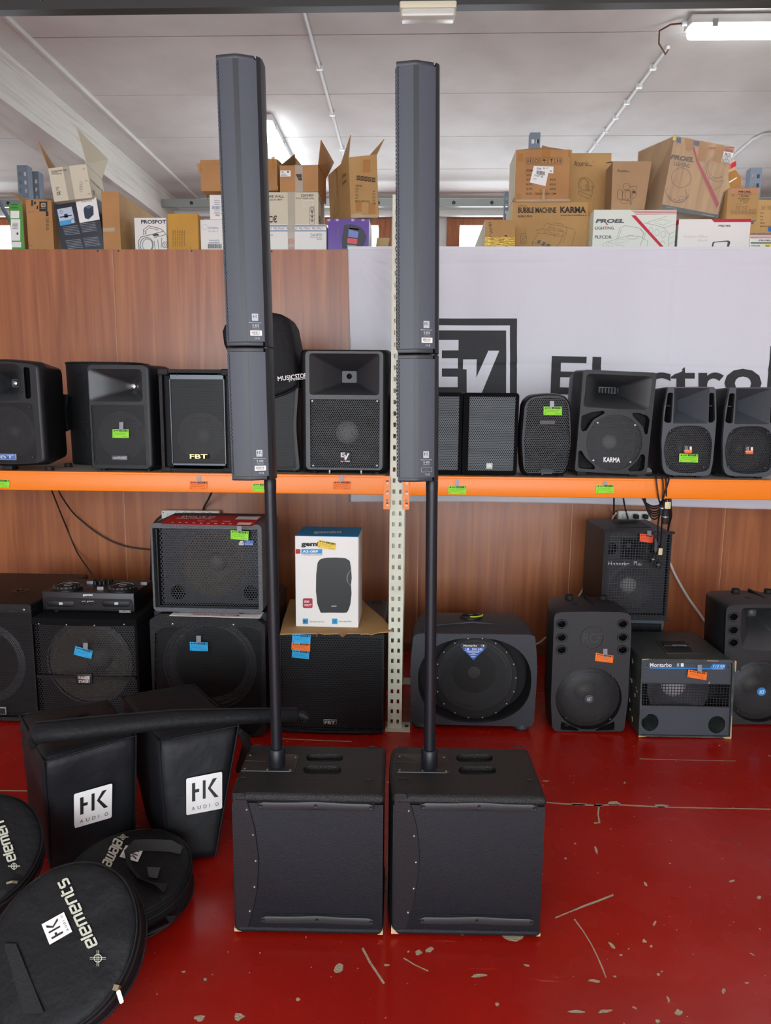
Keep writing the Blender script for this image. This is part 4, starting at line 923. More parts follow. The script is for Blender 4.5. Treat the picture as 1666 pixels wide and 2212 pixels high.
# ================================================================== loudspeakers on the shelf
hornm = mat('horn plastic', '2a2c2e', .38, bump=(500, .08)); hornd = mat('dark horn plastic', '202224', .38)
def shelf_spk(name, label, zm, x0, x1, yb, zb=ZS_, cat='speaker', rz=0.0, dy=0.0, group=None):
    a = atz(*zm((x0 + x1) / 2, yb), zb); Y = a.y + dy; p = aty(*zm((x0 + x1) / 2, yb), Y)
    T = Th(name, label, cat, (p.x, Y, zb), rz=rz, group=group); T.z = zm; T.ref = ((x0 + x1) / 2, yb - .65 * (x1 - x0)); return T
def rectn(x0, x1, z0, z1, n=5): # rounded rect with a fixed point count
    return rrect(x0, x1, z0, z1, min(abs(x1 - x0), abs(z1 - z0)) * .25, n)
# --- FBT moulded speaker at the end of the shelf
T = shelf_spk('speaker', 'black moulded FBT speaker with blue badge and side slots beside the horn', ZU, -90, 370, 2045, dy=.0); T.ref = (140, 1130)
cx = 0.0; R_ = lambda x: T.q(x, 1000)[0]
t = lambda x, y: T.q(x, y)
rt = [t(650, 300), t(765, 1940)]; H = t(0, 240)[1]; w1 = abs(t(650, 300)[0]); w2 = abs(t(765, 1900)[0]); zb0 = t(0, 1985)[1]
out = rpoly([(-w2, zb0 + .012), (0, zb0), (w2, zb0 + .012), (w1, H - .018), (0, H), (-w1, H - .018)], [.03, .2, .03, .03, .3, .03])
inn = [(x * .86, H / 2 + (z - H / 2) * .95) for x, z in out]
hw = abs(t(385, 600)[0]) - .006
mz0, mz1 = t(0, 925)[1], t(0, 335)[1]
mouth = rectn(-hw, hw, mz0, mz1)
slots = [rpoly([T.q(*p) for p in [(372, 385), (470, 400), (495, 890), (410, 900)]], .012)]; slots.append([(-x, z) for x, z in slots[0]][::-1])
gz = rpoly([T.q(520, 962), T.q(592, 1915), (-T.q(592, 1915)[0], T.q(592, 1915)[1]), (-T.q(520, 962)[0], T.q(520, 962)[1])], .018)
T.part(MB().plate(inn, [mouth] + slots + [gz], 0, .02), 'baffle', blk)
rim(T, inn, out, .0, .045, blk); body(T, out, .045, .30, blk, .8, .93, .03)
for s_ in slots: T.part(MB().loft([[(x, .018, z) for x, z in s_], [(x, .12, z) for x, z in s_]], False, True), 'slot', deep)
th = T.q(222, 640); horn(T, mouth, rectn(-.018, .018, th[1] - .02, th[1] + .02), .11, m=hornm)
T.part(MB().lathe(0, th[1], [(.016, .0), (.012, -.008), (.002, -.012)], 16, .11), 'compression_driver', mat('polished driver', '9aa2ac', .2, .9))
T.part(MB().plate(gz, [], .006, .008), 'grille', g_fine, smooth=0)
c = (0, t(0, 1430)[1]); woofer(T, 0, c[1], abs(t(480, 1400)[0]), .03); T.part(MB().plate(gz, [ell(0, c[1], abs(t(480, 1400)[0]), abs(t(480, 1400)[0]))], .03, .034), 'cone_frame', deep, smooth=0)
screws(T, [t(452, 1035), t(508, 1828)] + [(-t(452, 1035)[0], t(452, 1035)[1]), (-t(508, 1828)[0], t(508, 1828)[1])], .006, .003)
b0, b1 = T.q(255, 1775), T.q(255, 1868); bw = b0[0]; zc = (b0[1] + b1[1]) / 2; bx0 = bw - .084
T.part(MB().rbox(bx0, bw, -.002, .006, b1[1], b0[1], .003, .001), 'badge', silver); T.part(MB().rbox(bx0 + .002, bw - .002, -.003, .004, b1[1] + .002, b0[1] - .002, .002, .0006), 'badge_field', blueb)
D = Dec(T, -.0042); D.text('FBT', -75, 1795, 225, 1845, .012); D.build('badge_letters', silver)
feet(T, w2 * 1.7, .28, .02, .016, xs=(-w2 + .045, w2 - .02), y0=.05)
T.part(MB().rbox(-.05, .0, .03, .09, 0, .022, .004), 'mount', rub)
# --- speaker hidden under a rounded black cover
T = shelf_spk('covered_speaker', 'speaker under a smooth rounded black cloth cover with padded handle flap', ZA, 405, 960, 1085, dy=.02)
x0, z1 = T.q(405, 335); x1 = T.q(960, 335)[0]; x0b = T.q(440, 1085)[0]; H = z1
plan = lambda k, e: [(x0 * k + .0, .16), (x0 * k + .012, .05), (x0 * k + .09, .008), (0, 0), (x1 - .06, .01), (x1, .07), (x1, .24), (x1 - .05, .29), (x0 * k + .05, .29), (x0 * k, .22)]
rings = []
for z, k, e in ((0.0, .93, 0), (.012, .95, 0), (.12, .955, 0), (.3, .975, 0), (H - .012, .995, 0), (H, .985, 0)):
    P = rpoly(plan(k, e), .05, 3); rings.append([(x, y, z) for x, y in P])
m = MB().loft(rings); T.part(m, 'cloth_cover', cloth, smooth=35)
T.part(MB().tube([(x, y - .002, H - .006) for x, y in rpoly(plan(.995, 0), .05, 3)], .004, 6), 'piping', cloth)
fl_ = [T.q(*p) for p in [(355, 572), (512, 578), (492, 700), (512, 830), (440, 850), (375, 820)]]
T.part(MB().plate(rpoly(fl_, .008), [rpoly([T.q(*p) for p in [(385, 600), (490, 592), (478, 700), (492, 815), (390, 810)]], .008)], -.03, -.018), 'handle_flap', cloth)
T.part(MB().tube([T.q(*p)[:1] + (-.03, T.q(*p)[1]) for p in [(355, 574), (512, 578), (492, 700), (512, 830), (440, 848)]], .004, 6), 'flap_edge', cloth)
T.part(MB().box(T.q(364, 620)[0], T.q(370, 620)[0], -.031, -.028, T.q(364, 805)[1], T.q(364, 620)[1]), 'reflective_strip', silver)
T.part(MB().box(T.q(365, 0)[0], x0 + .05, -.016, .06, T.q(0, 830)[1], T.q(0, 590)[1]), 'handle_block', cloth)
# --- small two way moulded speaker (round horn throat)
T = shelf_spk('speaker', 'black moulded speaker with shiny horn driver and green tag on its grille', ZA, 640, 1150, 1125)
off = T.q(640, 365); x0 = T.q(645, 700)[0]; x1 = T.q(1065, 700)[0]; H = T.q(800, 362)[1]; zb0 = .012
inn = rrect(x0, x1, zb0, H, .02); outb = rrect(x0 - .006, T.q(1100, 700)[0], zb0 - .002, H + .003, .022)
hm = rrect(T.q(655, 0)[0], T.q(1035, 0)[0], T.q(0, 625)[1], T.q(0, 390)[1], .018); gz = T.rr(668, 650, 1045, 1082, .008)
T.part(MB().plate(inn, [hm, gz], 0, .02), 'baffle', blk); rim(T, inn, outb, 0, .03, blk)
ob = [(x + (.012 if x > 0 else .03), z) for x, z in outb]
cab = MB().loft([[(x, .03, z) for x, z in outb], [(x * 1 + (.03 if x > .05 else .02), .15, z) for x, z in outb], [(x + (.015 if x > .05 else .05), .25, z * .985 + .003) for x, z in outb]], False, True); T.part(cab, 'cabinet', blk)
th = T.q(910, 512); tr = rrect(th[0] - .014, th[0] + .014, th[1] - .014, th[1] + .014, .012)
horn(T, hm, tr, .09, m=hornm, pw=.7); T.part(MB().lathe(th[0], th[1], [(.016, 0), (.012, -.008), (.002, -.012)], 16, .088), 'compression_driver', mat('bright driver', 'c8c8c4', .2, .9))
T.part(MB().plate(gz, [], .005, .007), 'grille', g_fine, smooth=0); c = T.cr(865, 870, 165); woofer(T, *c, .028); T.part(MB().plate(gz, [ell(c[0], c[1], c[2], c[2])], .026, .03), 'cone_frame', deep, smooth=0)
screws(T, [T.q(*p) for p in [(680, 660), (1033, 660), (685, 1070), (1035, 1068), (800, 1068), (945, 1068)]], .004)
T.part(MB().prism(T.rr(803, 1012, 918, 1048, .004), -.001, .006, .001), 'badge', mat('dark badge', '3a3c3f', .35)); D = Dec(T, -.0022); D.text('OMNITRONIC', 812, 1022, 908, 1040, .01); D.build('badge_letters', silver)
feet(T, .3, .25, .015, .012)
price_tag(T, [(812, 824), (930, 824), (930, 886), (812, 886)], 'green', 'green price tag on the grille of the speaker with the shiny horn driver', tapepts=tsq(862, 772, 892, 840))
# --- FBT wooden stage speaker with corner protectors
T = shelf_spk('speaker', 'black boxy FBT speaker with brass letters and corner protectors', ZA, 1152, 1665, 1140)
x0, x1 = T.q(1155, 0)[0], T.q(1665, 0)[0]; H = T.q(0, 392)[1]; fr = .035
T.part(MB().plate(rrect(x0, x1, 0, H, .012), [rrect(T.q(1178, 0)[0], T.q(1640, 0)[0], T.q(0, 1108)[1], T.q(0, 418)[1], .003)], 0, .05), 'front_frame', blk2)
T.part(MB().loft([[(x, .05, z) for x, z in rrect(x0, x1, 0, H, .012)], [(x, .34, z) for x, z in rrect(x0, x1, 0, H, .012)]], False, True), 'cabinet', blk2)
gx0, gx1, gz0, gz1 = T.q(1225, 0)[0], T.q(1618, 0)[0], T.q(0, 1085)[1], T.q(0, 432)[1]
T.part(MB().plate(rrect(gx0, gx1, gz0, gz1, .004), [], .016, .018), 'grille', g_fine, smooth=0)
for xa, xb in ((T.q(1178, 0)[0], gx0), (gx1, T.q(1640, 0)[0])): T.part(MB().box(xa, xb, .03, .034, T.q(0, 1108)[1], T.q(0, 418)[1]), 'side_slot', deep, smooth=0)
alu = mat('anodised strip', '4c5055', .35, .6)
for za, zb_ in ((gz1 - .02, gz1), (gz0, gz0 + .008)): T.part(MB().box(gx0, gx1, .010, .016, za, zb_), 'grille_strip', alu, smooth=0)
T.part(MB().box(gx0, gx0 + .004, .01, .016, gz0, gz1), 'grille_strip', alu, smooth=0); T.part(MB().box(gx1 - .004, gx1, .01, .016, gz0, gz1), 'grille_strip', alu, smooth=0)
c = T.cr(1430, 880, 165); woofer(T, *c, .05); T.part(MB().plate(rrect(gx0, gx1, gz0, gz1, .004), [ell(c[0], c[1], c[2], c[2])], .05, .054), 'inner_baffle', deep, smooth=0)
for sx, xx in ((1, x0), (-1, x1)):
    for sz, zz in ((1, 0), (-1, H)):
        T.part(MB().rbox(min(xx - sx * .004, xx + sx * .045), max(xx - sx * .004, xx + sx * .045), -.006, .045, max(0, min(zz - sz * .003, zz + sz * .028)), max(zz - sz * .003, zz + sz * .028), .008), 'corner_protector', rub)
screws(T, [T.q(1268, 430), T.q(1570, 430)], .004, .008)
T.part(MB().rbox(T.q(1362, 0)[0] - .002, T.q(1492, 0)[0] + .002, .008, .014, T.q(0, 1038)[1], T.q(0, 1001)[1], .001), 'badge', deep)
D = Dec(T, .0065); D.text('FBT', 1364, 1004, 1490, 1036, .015); D.build('badge_letters', gold)
# --- speaker with a hood pulled half way off
T = shelf_spk('speaker', 'black speaker with fine grille half hidden by a cloth hood', ZB, 225, 765, 1312, dy=.05)
x0, x1 = T.q(265, 0)[0], T.q(750, 0)[0]; H = T.q(0, 480)[1]
out = rpoly([(x0, .01), (x1, .01), (T.q(722, 950)[0], T.q(722, 950)[1]), (T.q(745, 600)[0], T.q(745, 600)[1]), (x1 - .02, H), (x0 + .02, H)], [.02, .02, .06, .05, .03, .03])
T.part(MB().plate(out, [rpoly([T.q(*p) for p in [(295, 1285), (728, 1285), (700, 960), (722, 620), (300, 560)]], .02)], 0, .03), 'baffle', blk); body(T, out, .03, .3, blk, .8, .95)
T.part(MB().plate(rpoly([T.q(*p) for p in [(295, 1285), (728, 1285), (700, 960), (722, 620), (300, 560)]], .02), [], .006, .008), 'grille', g_fine, smooth=0)
T.part(MB().box(x0 + .03, x1 - .04, .03, .034, .03, H - .03), 'inner_baffle', deep, smooth=0)
screws(T, [T.q(672, 1250)], .005, .004); feet(T, .28, .28, .014, .012, xs=(T.q(700, 0)[0], T.q(300, 0)[0]))
hood = Th('speaker_hood', 'black cloth hood with white MUSIC lettering pulled over a speaker', 'cover', T.M @ Vector((0, -.012, T.q(0, 715)[1]))); hood.z = ZB
poly = [hood.q(*p) for p in [(262, 722), (245, 520), (200, 400), (155, 300), (143, 200), (160, 150), (260, 85), (400, 55), (530, 48), (600, 62), (660, 95), (680, 130), (712, 290), (735, 460), (742, 560), (742, 628), (700, 660), (640, 690), (560, 716), (400, 730)]]
rings = []; cx = sum(p[0] for p in poly) / len(poly); cz = sum(p[1] for p in poly) / len(poly)
for y, k in ((.0, .80), (-.012, .92), (.0, .985), (.04, 1.0), (.2, .99), (.29, .95), (.31, .85)):
    rings.append([(cx + (x - cx) * k, y + .012 * noise.noise(Vector((x * 9, z * 9, y * 5))), cz + (z - cz) * k + (.02 if (y < .03 and z < .03) else 0) * 0) for x, z in poly])
hood.part(MB().loft(rings, True, True), 'cloth', cloth, smooth=70)
hood.part(MB().tube([(x, .002, z) for x, z in poly[14:] + poly[:1]], .004, 6), 'hem', cloth)
D = Dec(hood, -.02); D.text('MUSIC', 585, 548, 720, 585, .02, rot=-7); D.text('STORE', 722, 532, 830, 568, .02, rot=-7); D.build('lettering', white); D = Dec(hood, -.02); D.text('protection', 672, 560, 830, 590, .005, rot=-7); D.build('small_lettering', white)
# --- EV moulded speaker
T = shelf_spk('speaker', 'black moulded EV speaker with wide horn and visible woofer behind the grille', ZB, 752, 1465, 1316)
out = T.rr(752, 340, 1465, 1308, .022); inn = T.rr(800, 358, 1402, 1285, .018)
hm = T.rr(828, 376, 1376, 700, .012); gz = T.rr(835, 733, 1376, 1270, .006)
T.part(MB().plate(inn, [hm, gz], -.004, .02), 'baffle', mat('satin charcoal plastic', '2b2d30', .38, bump=(400, .1))); rim(T, inn, out, -.004, .05, blk); body(T, out, .05, .33, blk, .82, .9, .04)
a, b = T.q(1068, 505), T.q(1185, 600); horn(T, hm, rrect(a[0], b[0], b[1], a[1], .006), .1, m=hornm, y0=-.003, pw=.8, cap=False)
th = T.cr(1126, 548, 22); T.part(MB().plate(rrect(a[0], b[0], b[1], a[1], .006), [ell(*th[:2], th[2], th[2], 16)], .097, .1), 'throat_plate', hornm); T.part(MB().lathe(*th[:2], [(th[2], 0), (th[2] * .8, .04)], 16, .098, cap='end'), 'throat', deep)
screws(T, [T.q(995, 392), T.q(1210, 392)], .006, .012, dscrew)
T.part(MB().plate(gz, [], .006, .008), 'grille', g_med, smooth=0); c = T.cr(1110, 1000, 262); woofer(T, *c, .03, mat('dark paper cone', '34332f', .8), capg, .35)
T.part(MB().plate(gz, [ell(c[0], c[1], c[2], c[2])], .028, .032), 'cone_frame', deep, smooth=0)
T.part(MB().lathe(c[0], c[1], [(c[2] * .99, .003), (c[2] * .985, 0), (c[2] * .975, .003)], 44, .022, cap=False), 'woofer_rim', mat('rim ring', '505254', .4)); 
screws(T, [T.q(*p) for p in [(850, 746), (1358, 748), (857, 1253), (1357, 1253)]], .0055, .0, screw)
T.part(MB().prism(T.rr(1062, 1143, 1153, 1229, .003), -.001, .007, .001), 'badge', ink)
D = Dec(T, -.0025); D.poly([(1074, 1150), (1106, 1150), (1106, 1158), (1083, 1158), (1083, 1164), (1103, 1164), (1103, 1171), (1083, 1171), (1083, 1178), (1106, 1178), (1106, 1187), (1074, 1187)])
D.poly([(1098, 1166), (1112, 1166), (1113, 1186), (1128, 1156), (1140, 1156), (1117, 1206), (1104, 1206)]); D.text('Sx', 1072, 1213, 1092, 1224, .02); D.text('300', 1106, 1213, 1146, 1224, .02); D.build('badge_letters', white)
D = Dec(T, -.0026); D.poly([(1094, 1226), (1098, 1206), (1104, 1206), (1101, 1226)]); D.build('badge_accent', redp)
for x in (985, 1235): T.part(MB().box(T.q(x - 6, 0)[0], T.q(x + 6, 0)[0], -.002, .02, .0, .02), 'rigging_loop', galv, smooth=0)
feet(T, .38, .3, .018, .014)
# --- pair of carpeted SR monitors
T = shelf_spk('speaker', 'carpet covered SR monitor with grey perforated grille, next to the small Gemini speaker', ZC, 633, 1108, 1458)
out = T.rr(636, 748, 1108, 1452, .014); gz = T.rr(685, 780, 1080, 1418, .002)
T.part(MB().plate(out, [gz], 0, .03), 'front_frame', carpet); body(T, out, .03, .24, carpet, 1, 1, .01)
T.part(MB().plate(gz, [], .010, .012), 'grille', g_grey, smooth=0); T.part(MB().plate(gz, [], .024, .026), 'inner_baffle', deep, smooth=0)
T.part(MB().prism(T.rr(836, 1350, 891, 1402, .003), .004, .012, .001), 'badge', mat('pale badge', 'a9b0a6', .4)); D = Dec(T, .0028); D.text('SR', 843, 1362, 885, 1388, .03); D.build('badge_letters', white)
feet(T, .24, .22, .012, .008)
srB = T; dx = T.q(634, 0)[0] - T.q(1108, 0)[0] - .003
cp = srB.o.copy(); COL.objects.link(cp); cp.matrix_world = Matrix.Translation((dx, .004, 0)) @ srB.M; cp['label'] = 'carpet covered SR monitor half hidden behind the tall column speakers'
for ch in list(srB.o.children):
    k = ch.copy(); COL.objects.link(k); k.parent = cp
# --- small rounded Gemini speaker
T = shelf_spk('speaker', 'small rounded Gemini speaker with full front grille and green tag near its top', ZC, 1110, 1583, 1466)
zT = T.q(0, 745)[1]; P = [T.q(*p) for p in [(1150, 1462), (1130, 1390), (1116, 1150), (1144, 830), (1200, 765), (1350, 746), (1480, 752), (1545, 790), (1572, 860), (1584, 1150), (1552, 1400), (1520, 1462)]]
out = rpoly(P, .03, 3); c0 = (sum(p[0] for p in out) / len(out), sum(p[1] for p in out) / len(out)); inn = [(c0[0] + (x - c0[0]) * .9, c0[1] + (z - c0[1]) * .93) for x, z in out]
gz = rpoly([T.q(*p) for p in [(1168, 1420), (1160, 1150), (1190, 850), (1225, 800), (1370, 790), (1500, 800), (1535, 850), (1556, 1150), (1530, 1420), (1425, 1430), (1405, 1402), (1300, 1402), (1283, 1430)]], .012, 3)
T.part(MB().plate(inn, [gz], -.002, .02), 'baffle', blk); rim(T, inn, out, -.002, .06, blk); body(T, out, .06, .22, blk, .8, .9, .03)
T.part(MB().plate(gz, [], .004, .006), 'grille', g_med, smooth=0); T.part(MB().plate(gz, [], .04, .042), 'inner_baffle', deep, smooth=0); c = T.cr(1345, 1180, 150); woofer(T, *c, .036, depth=.03)
D = Dec(T, .003); D.rect(1297, 985, 1428, 1015); D.build('horn_plate', mat('faint horn plate', '4a3f44', .5))
D = Dec(T, -.003); D.text('gemini', 1308, 1425, 1398, 1450, .015); D.build('embossed_name', mat('embossed name', '303234', .3))
feet(T, .22, .2, .016, .012)
price_tag(T, [(1326, 866), (1484, 866), (1483, 940), (1325, 938)], 'green', 'green price tag taped to the small rounded Gemini speaker', tapepts=tsq(1378, 818, 1415, 880))
# --- Karma moulded speaker, leaning
T = shelf_spk('speaker', 'black Karma speaker leaning sideways, wide flared horn over a round grille', ZD, 215, 742, 1062)
TL, TR, BR, BL = [T.q(*p) for p in [(278, 268), (822, 292), (742, 1052), (212, 1022)]]
out = rpoly([BL, BR, TR, TL], .016); mo = [(300, 298), (790, 320), (770, 480), (758, 568), (520, 560), (272, 545), (285, 470)]
mouth = rpoly([T.q(*p) for p in mo], .02, 3); thx = [T.q(*p) for p in [(440, 392), (570, 398), (572, 420), (570, 445), (505, 440), (440, 438), (438, 420)]]; throat = rpoly(thx, .003, 3)
gc = T.cr(503, 810, 210); gcirc = ell(gc[0], gc[1], gc[2], gc[2], 40)
pk = [[(262, 612), (330, 585), (425, 572), (438, 590), (350, 640), (300, 720), (268, 728), (256, 700)], [(640, 588), (690, 590), (752, 612), (768, 640), (752, 745), (735, 752), (715, 690), (640, 610)], [(240, 872), (262, 868), (292, 920), (362, 985), (360, 1008), (250, 1000), (236, 985)], [(700, 900), (722, 893), (735, 915), (728, 1000), (708, 1020), (615, 1022), (606, 1005), (670, 950)]]
pks = [rpoly([T.q(*p) for p in q], .006, 3) for q in pk]
T.part(MB().plate(out, [mouth, gcirc] + pks, 0, .025), 'baffle', blk)
bk_ = [(x - .035, z) for x, z in out]
T.part(MB().loft([[(x, .025, z) for x, z in out], [(x - .018, .12, z + .002) for x, z in out], [(x * .86 - .02, .3, z * .95 + .01) for x, z in out]], False, True), 'cabinet', blk)
horn(T, mouth, throat, .12, m=hornm, pw=.6, cap=True)
for k in range(6):
    a = T.q(450 + k * 24, 400); b = T.q(452 + k * 24, 440); T.part(MB().box(a[0], a[0] + .0022, .085, .118, b[1], a[1]), 'horn_fin', hornd, smooth=0)
for q, pp in zip(pks, pk):
    T.part(MB().loft([[(x, .02, z) for x, z in q], [(x, .06, z) for x, z in q]], False, True), 'pocket', deep)
    cxp = sum(p[0] for p in q) / len(q); czp = sum(p[1] for p in q) / len(q)
    for sx in (-1, 1): T.part(MB().tube([(cxp - .02 * sx, .018, czp - .02), (cxp + .02 * sx, .018, czp + .02)], .0018, 6), 'pocket_rib', blk)
T.part(MB().plate(gcirc, [], .004, .006), 'grille', g_fine, smooth=0); woofer(T, gc[0], gc[1], gc[2] * .96, .03, conem, capg, .28)
screws(T, [T.q(*p) for p in [(385, 663), (662, 680), (352, 942), (627, 955)]], .0055, .002, screw); screws(T, [T.q(540, 574)], .006, -.001, dscrew)
D = Dec(T, .002); D.text('KARMA', 426, 918, 550, 956, .03, rot=1.5); D.build('badge_letters', white)
for x in (T.q(290, 0)[0], T.q(680, 0)[0]):
    for yy in (.03, .24): T.part(MB().box(x - .02, x + .02, yy, yy + .03, 0, .03), 'foot', rub, smooth=0)
# --- two grey Montarbo speakers
def montarbo(label):
    T = shelf_spk('speaker', label, ZD, 868, 1240, 1070)
    P = [T.q(*p) for p in [(862, 985), (880, 1035), (920, 1052), (1180, 1058), (1215, 1045), (1235, 960), (1262, 640), (1258, 430), (1250, 398), (1150, 395), (905, 398), (872, 560), (855, 800)]]
    out = rpoly(P, .012, 3)
    mouth = rpoly([T.q(*p) for p in [(950, 405), (1212, 405), (1197, 668), (940, 668)]], .003, 3)
    slots = [rpoly([T.q(*p) for p in [(902, 440), (942, 440), (928, 662), (895, 664), (872, 650)]], .008, 3), rpoly([T.q(*p) for p in [(1210, 440), (1246, 440), (1252, 640), (1236, 660), (1202, 662)]], .008, 3)]
    gz = rpoly([T.q(*p) for p in [(868, 860), (900, 730), (955, 690), (1060, 682), (1150, 686), (1205, 720), (1232, 800), (1215, 985), (1190, 1020), (1060, 1038), (950, 1028), (890, 990)]], .02, 3)
    T.part(MB().plate(out, [mouth, gz] + slots, 0, .018), 'baffle', greyp)
    T.part(MB().loft([[(x, .018, z) for x, z in out], [(x * 1.03 - .006, .05, z) for x, z in out], [(x - .018, .14, z * .99) for x, z in out], [(x * .82 - .02, .25, z * .93 + .01) for x, z in out]], False, True), 'cabinet', blk2)
    th = T.q(1038, 530); tr = rrect(th[0] - .006, th[0] + .006, th[1] - .02, th[1] + .02, .002, 3); horn(T, mouth, tr, .12, m=greyp, pw=.95, steps=4); 
    for s_ in slots: T.part(MB().loft([[(x, .016, z) for x, z in s_], [(x, .09, z) for x, z in s_]], False, True), 'slot', deep)
    for (a, b) in (((905, 540), (930, 540)), ((1214, 540), (1244, 540))): 
        p, q = T.q(*a), T.q(*b); T.part(MB().box(p[0], q[0], .02, .05, p[1], p[1] + .003), 'slot_fin', greyp, smooth=0)
    T.part(MB().plate(gz, [], .004, .006), 'grille', g_med, smooth=0); c = T.cr(1050, 860, 155); woofer(T, *c, .03); T.part(MB().plate(gz, [ell(c[0], c[1], c[2], c[2])], .028, .03), 'cone_frame', deep, smooth=0)
    screws(T, [T.q(*p) for p in [(925, 727), (1193, 733), (908, 985), (1172, 992)]], .0065, .001)
    T.part(MB().prism(T.rr(1016, 824, 1085, 892, .005), -.001, .006, .001), 'badge', ink)
    D = Dec(T, -.0022); D.rrect(1024, 862, 1080, 888, 6); D.build('badge_accent', orangep); D = Dec(T, -.0024); D.rect(1062, 838, 1078, 862); D.oval(1048, 850, 6, 10, 3, 8, 90, 270); D.oval(1040, 850, 8, 14, 3, 8, 90, 270); D.text('Montarbo', 1022, 866, 1080, 874); D.build('badge_letters', white)
    for x in (T.q(985, 0)[0], T.q(1155, 0)[0]): T.part(MB().rbox(x - .013, x + .013, .01, .05, 0, .03, .004), 'foot', rub)
    T.part(MB().rbox(T.q(900, 0)[0], T.q(940, 0)[0], .12, .2, 0, .03, .004), 'foot', rub)
    return T
T = montarbo('grey Montarbo speaker with green tag hanging below its badge')
price_tag(T, [(985, 890), (1124, 894), (1123, 957), (982, 952)], 'green', 'green price tag on the grey Montarbo speaker grille')
mo1 = T; cp = mo1.o.copy(); COL.objects.link(cp); cp.matrix_world = Matrix.Translation((aty(*ZD(1320, 860), mo1.M.translation.y).x - aty(*ZD(868, 860), mo1.M.translation.y).x, .0, 0)) @ mo1.M; cp['label'] = 'grey Montarbo speaker with uncovered orange and white badge'
for ch in list(mo1.o.children): k = ch.copy(); COL.objects.link(k); k.parent = cp
# ================================================================== loudspeakers on the floor under the shelf
def floor_spk(name, label, zm, x0, x1, yb, zb=0.0, cat='speaker', rz=0.0, Y=None):
    m_ = zm((x0 + x1) / 2, yb)
    if Y is None: a = atz(*m_, zb)
    else: a = aty(*m_, Y)
    T = Th(name, label, cat, (a.x, a.y, zb), rz=rz); T.z = zm; T.ref = ((x0 + x1) / 2, yb - .5 * (x1 - x0)); return T
def simple_box(T, x0, x1, z0, z1, depth, gz, m, gm, r=.012, front='front_frame', gy=.012, inner_y=.05):
    out = rrect(x0, x1, z0, z1, r); T.part(MB().plate(out, [gz], 0, .03), front, m); body(T, out, .03, depth, m, 1, 1, .01)
    T.part(MB().plate(gz, [], gy, gy + .002), 'grille', gm, smooth=0)
# --- big black sub at the end
T = floor_spk('subwoofer', 'large black subwoofer with plain top next to the stage subwoofer', ZE, -190, 230, 1420, cat='subwoofer')
x1 = T.q(230, 1064)[0] - .018; x0 = x1 - .56; H = T.q(0, 708)[1]
simple_box(T, x0, x1, .012, H, .62, rrect(x0 + .02, x1 - .004, .03, H - .04, .003), blk2, g_med); T.part(MB().box(x0 + .01, x1 - .01, .055, .058, .03, H - .05), 'inner_baffle', deep, smooth=0)
c = ((x0 + x1) / 2, H * .48); woofer(T, c[0], c[1], .2, .05)
screws(T, [T.q(143, 742), (x0 + .03, H - .02)], .006, -.001, screw)
p = T.qz(125, 628, H); T.part(MB().zlathe(p[0], p[1], [(.045, H - .001), (.043, H + .002), (.02, H + .003), (.018, H - .0)], 24), 'pole_socket', blk); T.part(MB().zlathe(p[0], p[1], [(.008, H + .002), (.004, H + .005), (.001, H + .005)], 12), 'socket_screw', screw)
T.part(MB().prism(rrect(T.q(-30, 0)[0], T.q(22, 0)[0], T.q(0, 1372)[1], T.q(0, 1330)[1], .002), .004, .012, .001), 'badge', mat('badge rim', '8f9088', .4)); T.part(MB().prism(rrect(T.q(-28, 0)[0], T.q(19, 0)[0], T.q(0, 1368)[1], T.q(0, 1335)[1], .002), .002, .01, .001), 'badge_field', deep)
feet(T, .5, .58, .02, .014, xs=(x0 + .05, x1 - .05))
# --- stage sub with carpet lid
T = floor_spk('subwoofer', 'black subwoofer with ITALIAN STAGE badge under the DJ controller', ZE, 205, 832, 1440, cat='subwoofer')
x0, x1 = T.q(215, 0)[0], T.q(828, 0)[0]; H = T.q(0, 795)[1]; g = rrect(x0 + .004, x1 - .01, .03, T.q(0, 828)[1], .006)
out = rrect(x0, x1, .012, H - .03, .01); T.part(MB().plate(out, [g], .012, .03), 'front_frame', carpet); body(T, out, .03, .56, carpet, 1, 1, .01)
n = 12; L = []
for k in range(n + 1): u = k / n; L.append((x0 - .004 + (x1 - x0 + .008) * u, -.012 * sin(pi * u)))
T.part(MB().zprism(L + [(x1 + .004, .56), (x0 - .004, .56)], H - .034, H, .006), 'lid', carpet)
gp = []
for k in range(n + 1): u = k / n; gp.append((x0 + .006 + (x1 - x0 - .018) * u, .01 - .012 * sin(pi * u)))
T.part(MB().loft([[(x, y, .03) for x, y in gp] + [(x, y + .002, .03) for x, y in gp[::-1]], [(x, y, H - .036) for x, y in gp] + [(x, y + .002, H - .036) for x, y in gp[::-1]]]), 'grille', g_big, smooth=60)
c = T.cr(520, 1075, 250); woofer(T, c[0], c[1], c[2], .05, conel, capm, .36); T.part(MB().plate(g, [ell(c[0], c[1], c[2], c[2])], .045, .05), 'inner_baffle', deep, smooth=0)
for s_ in (-1, 1): T.part(MB().lathe(c[0], c[1], [(c[2] * 1.04, .003), (c[2] * 1.02, 0), (c[2], .003)], 44, .03, cap=False), 'woofer_rim', mat('rim ring', '505254', .4)) if s_ > 0 else None
T.part(MB().box(x0 + .006, x1 - .012, -.004, .004, T.q(0, 1155)[1], T.q(0, 1138)[1]), 'grille_bar', blk, smooth=0)
T.part(MB().rbox(T.q(462, 0)[0], T.q(558, 0)[0], -.012, .0, T.q(0, 1185)[1], T.q(0, 1120)[1], .004, .002), 'badge_mount', blk); T.part(MB().rbox(T.q(473, 0)[0], T.q(547, 0)[0], -.016, -.008, T.q(0, 1176)[1], T.q(0, 1130)[1], .003, .001), 'badge', mat('chrome badge', '7c6e66', .2, .8))
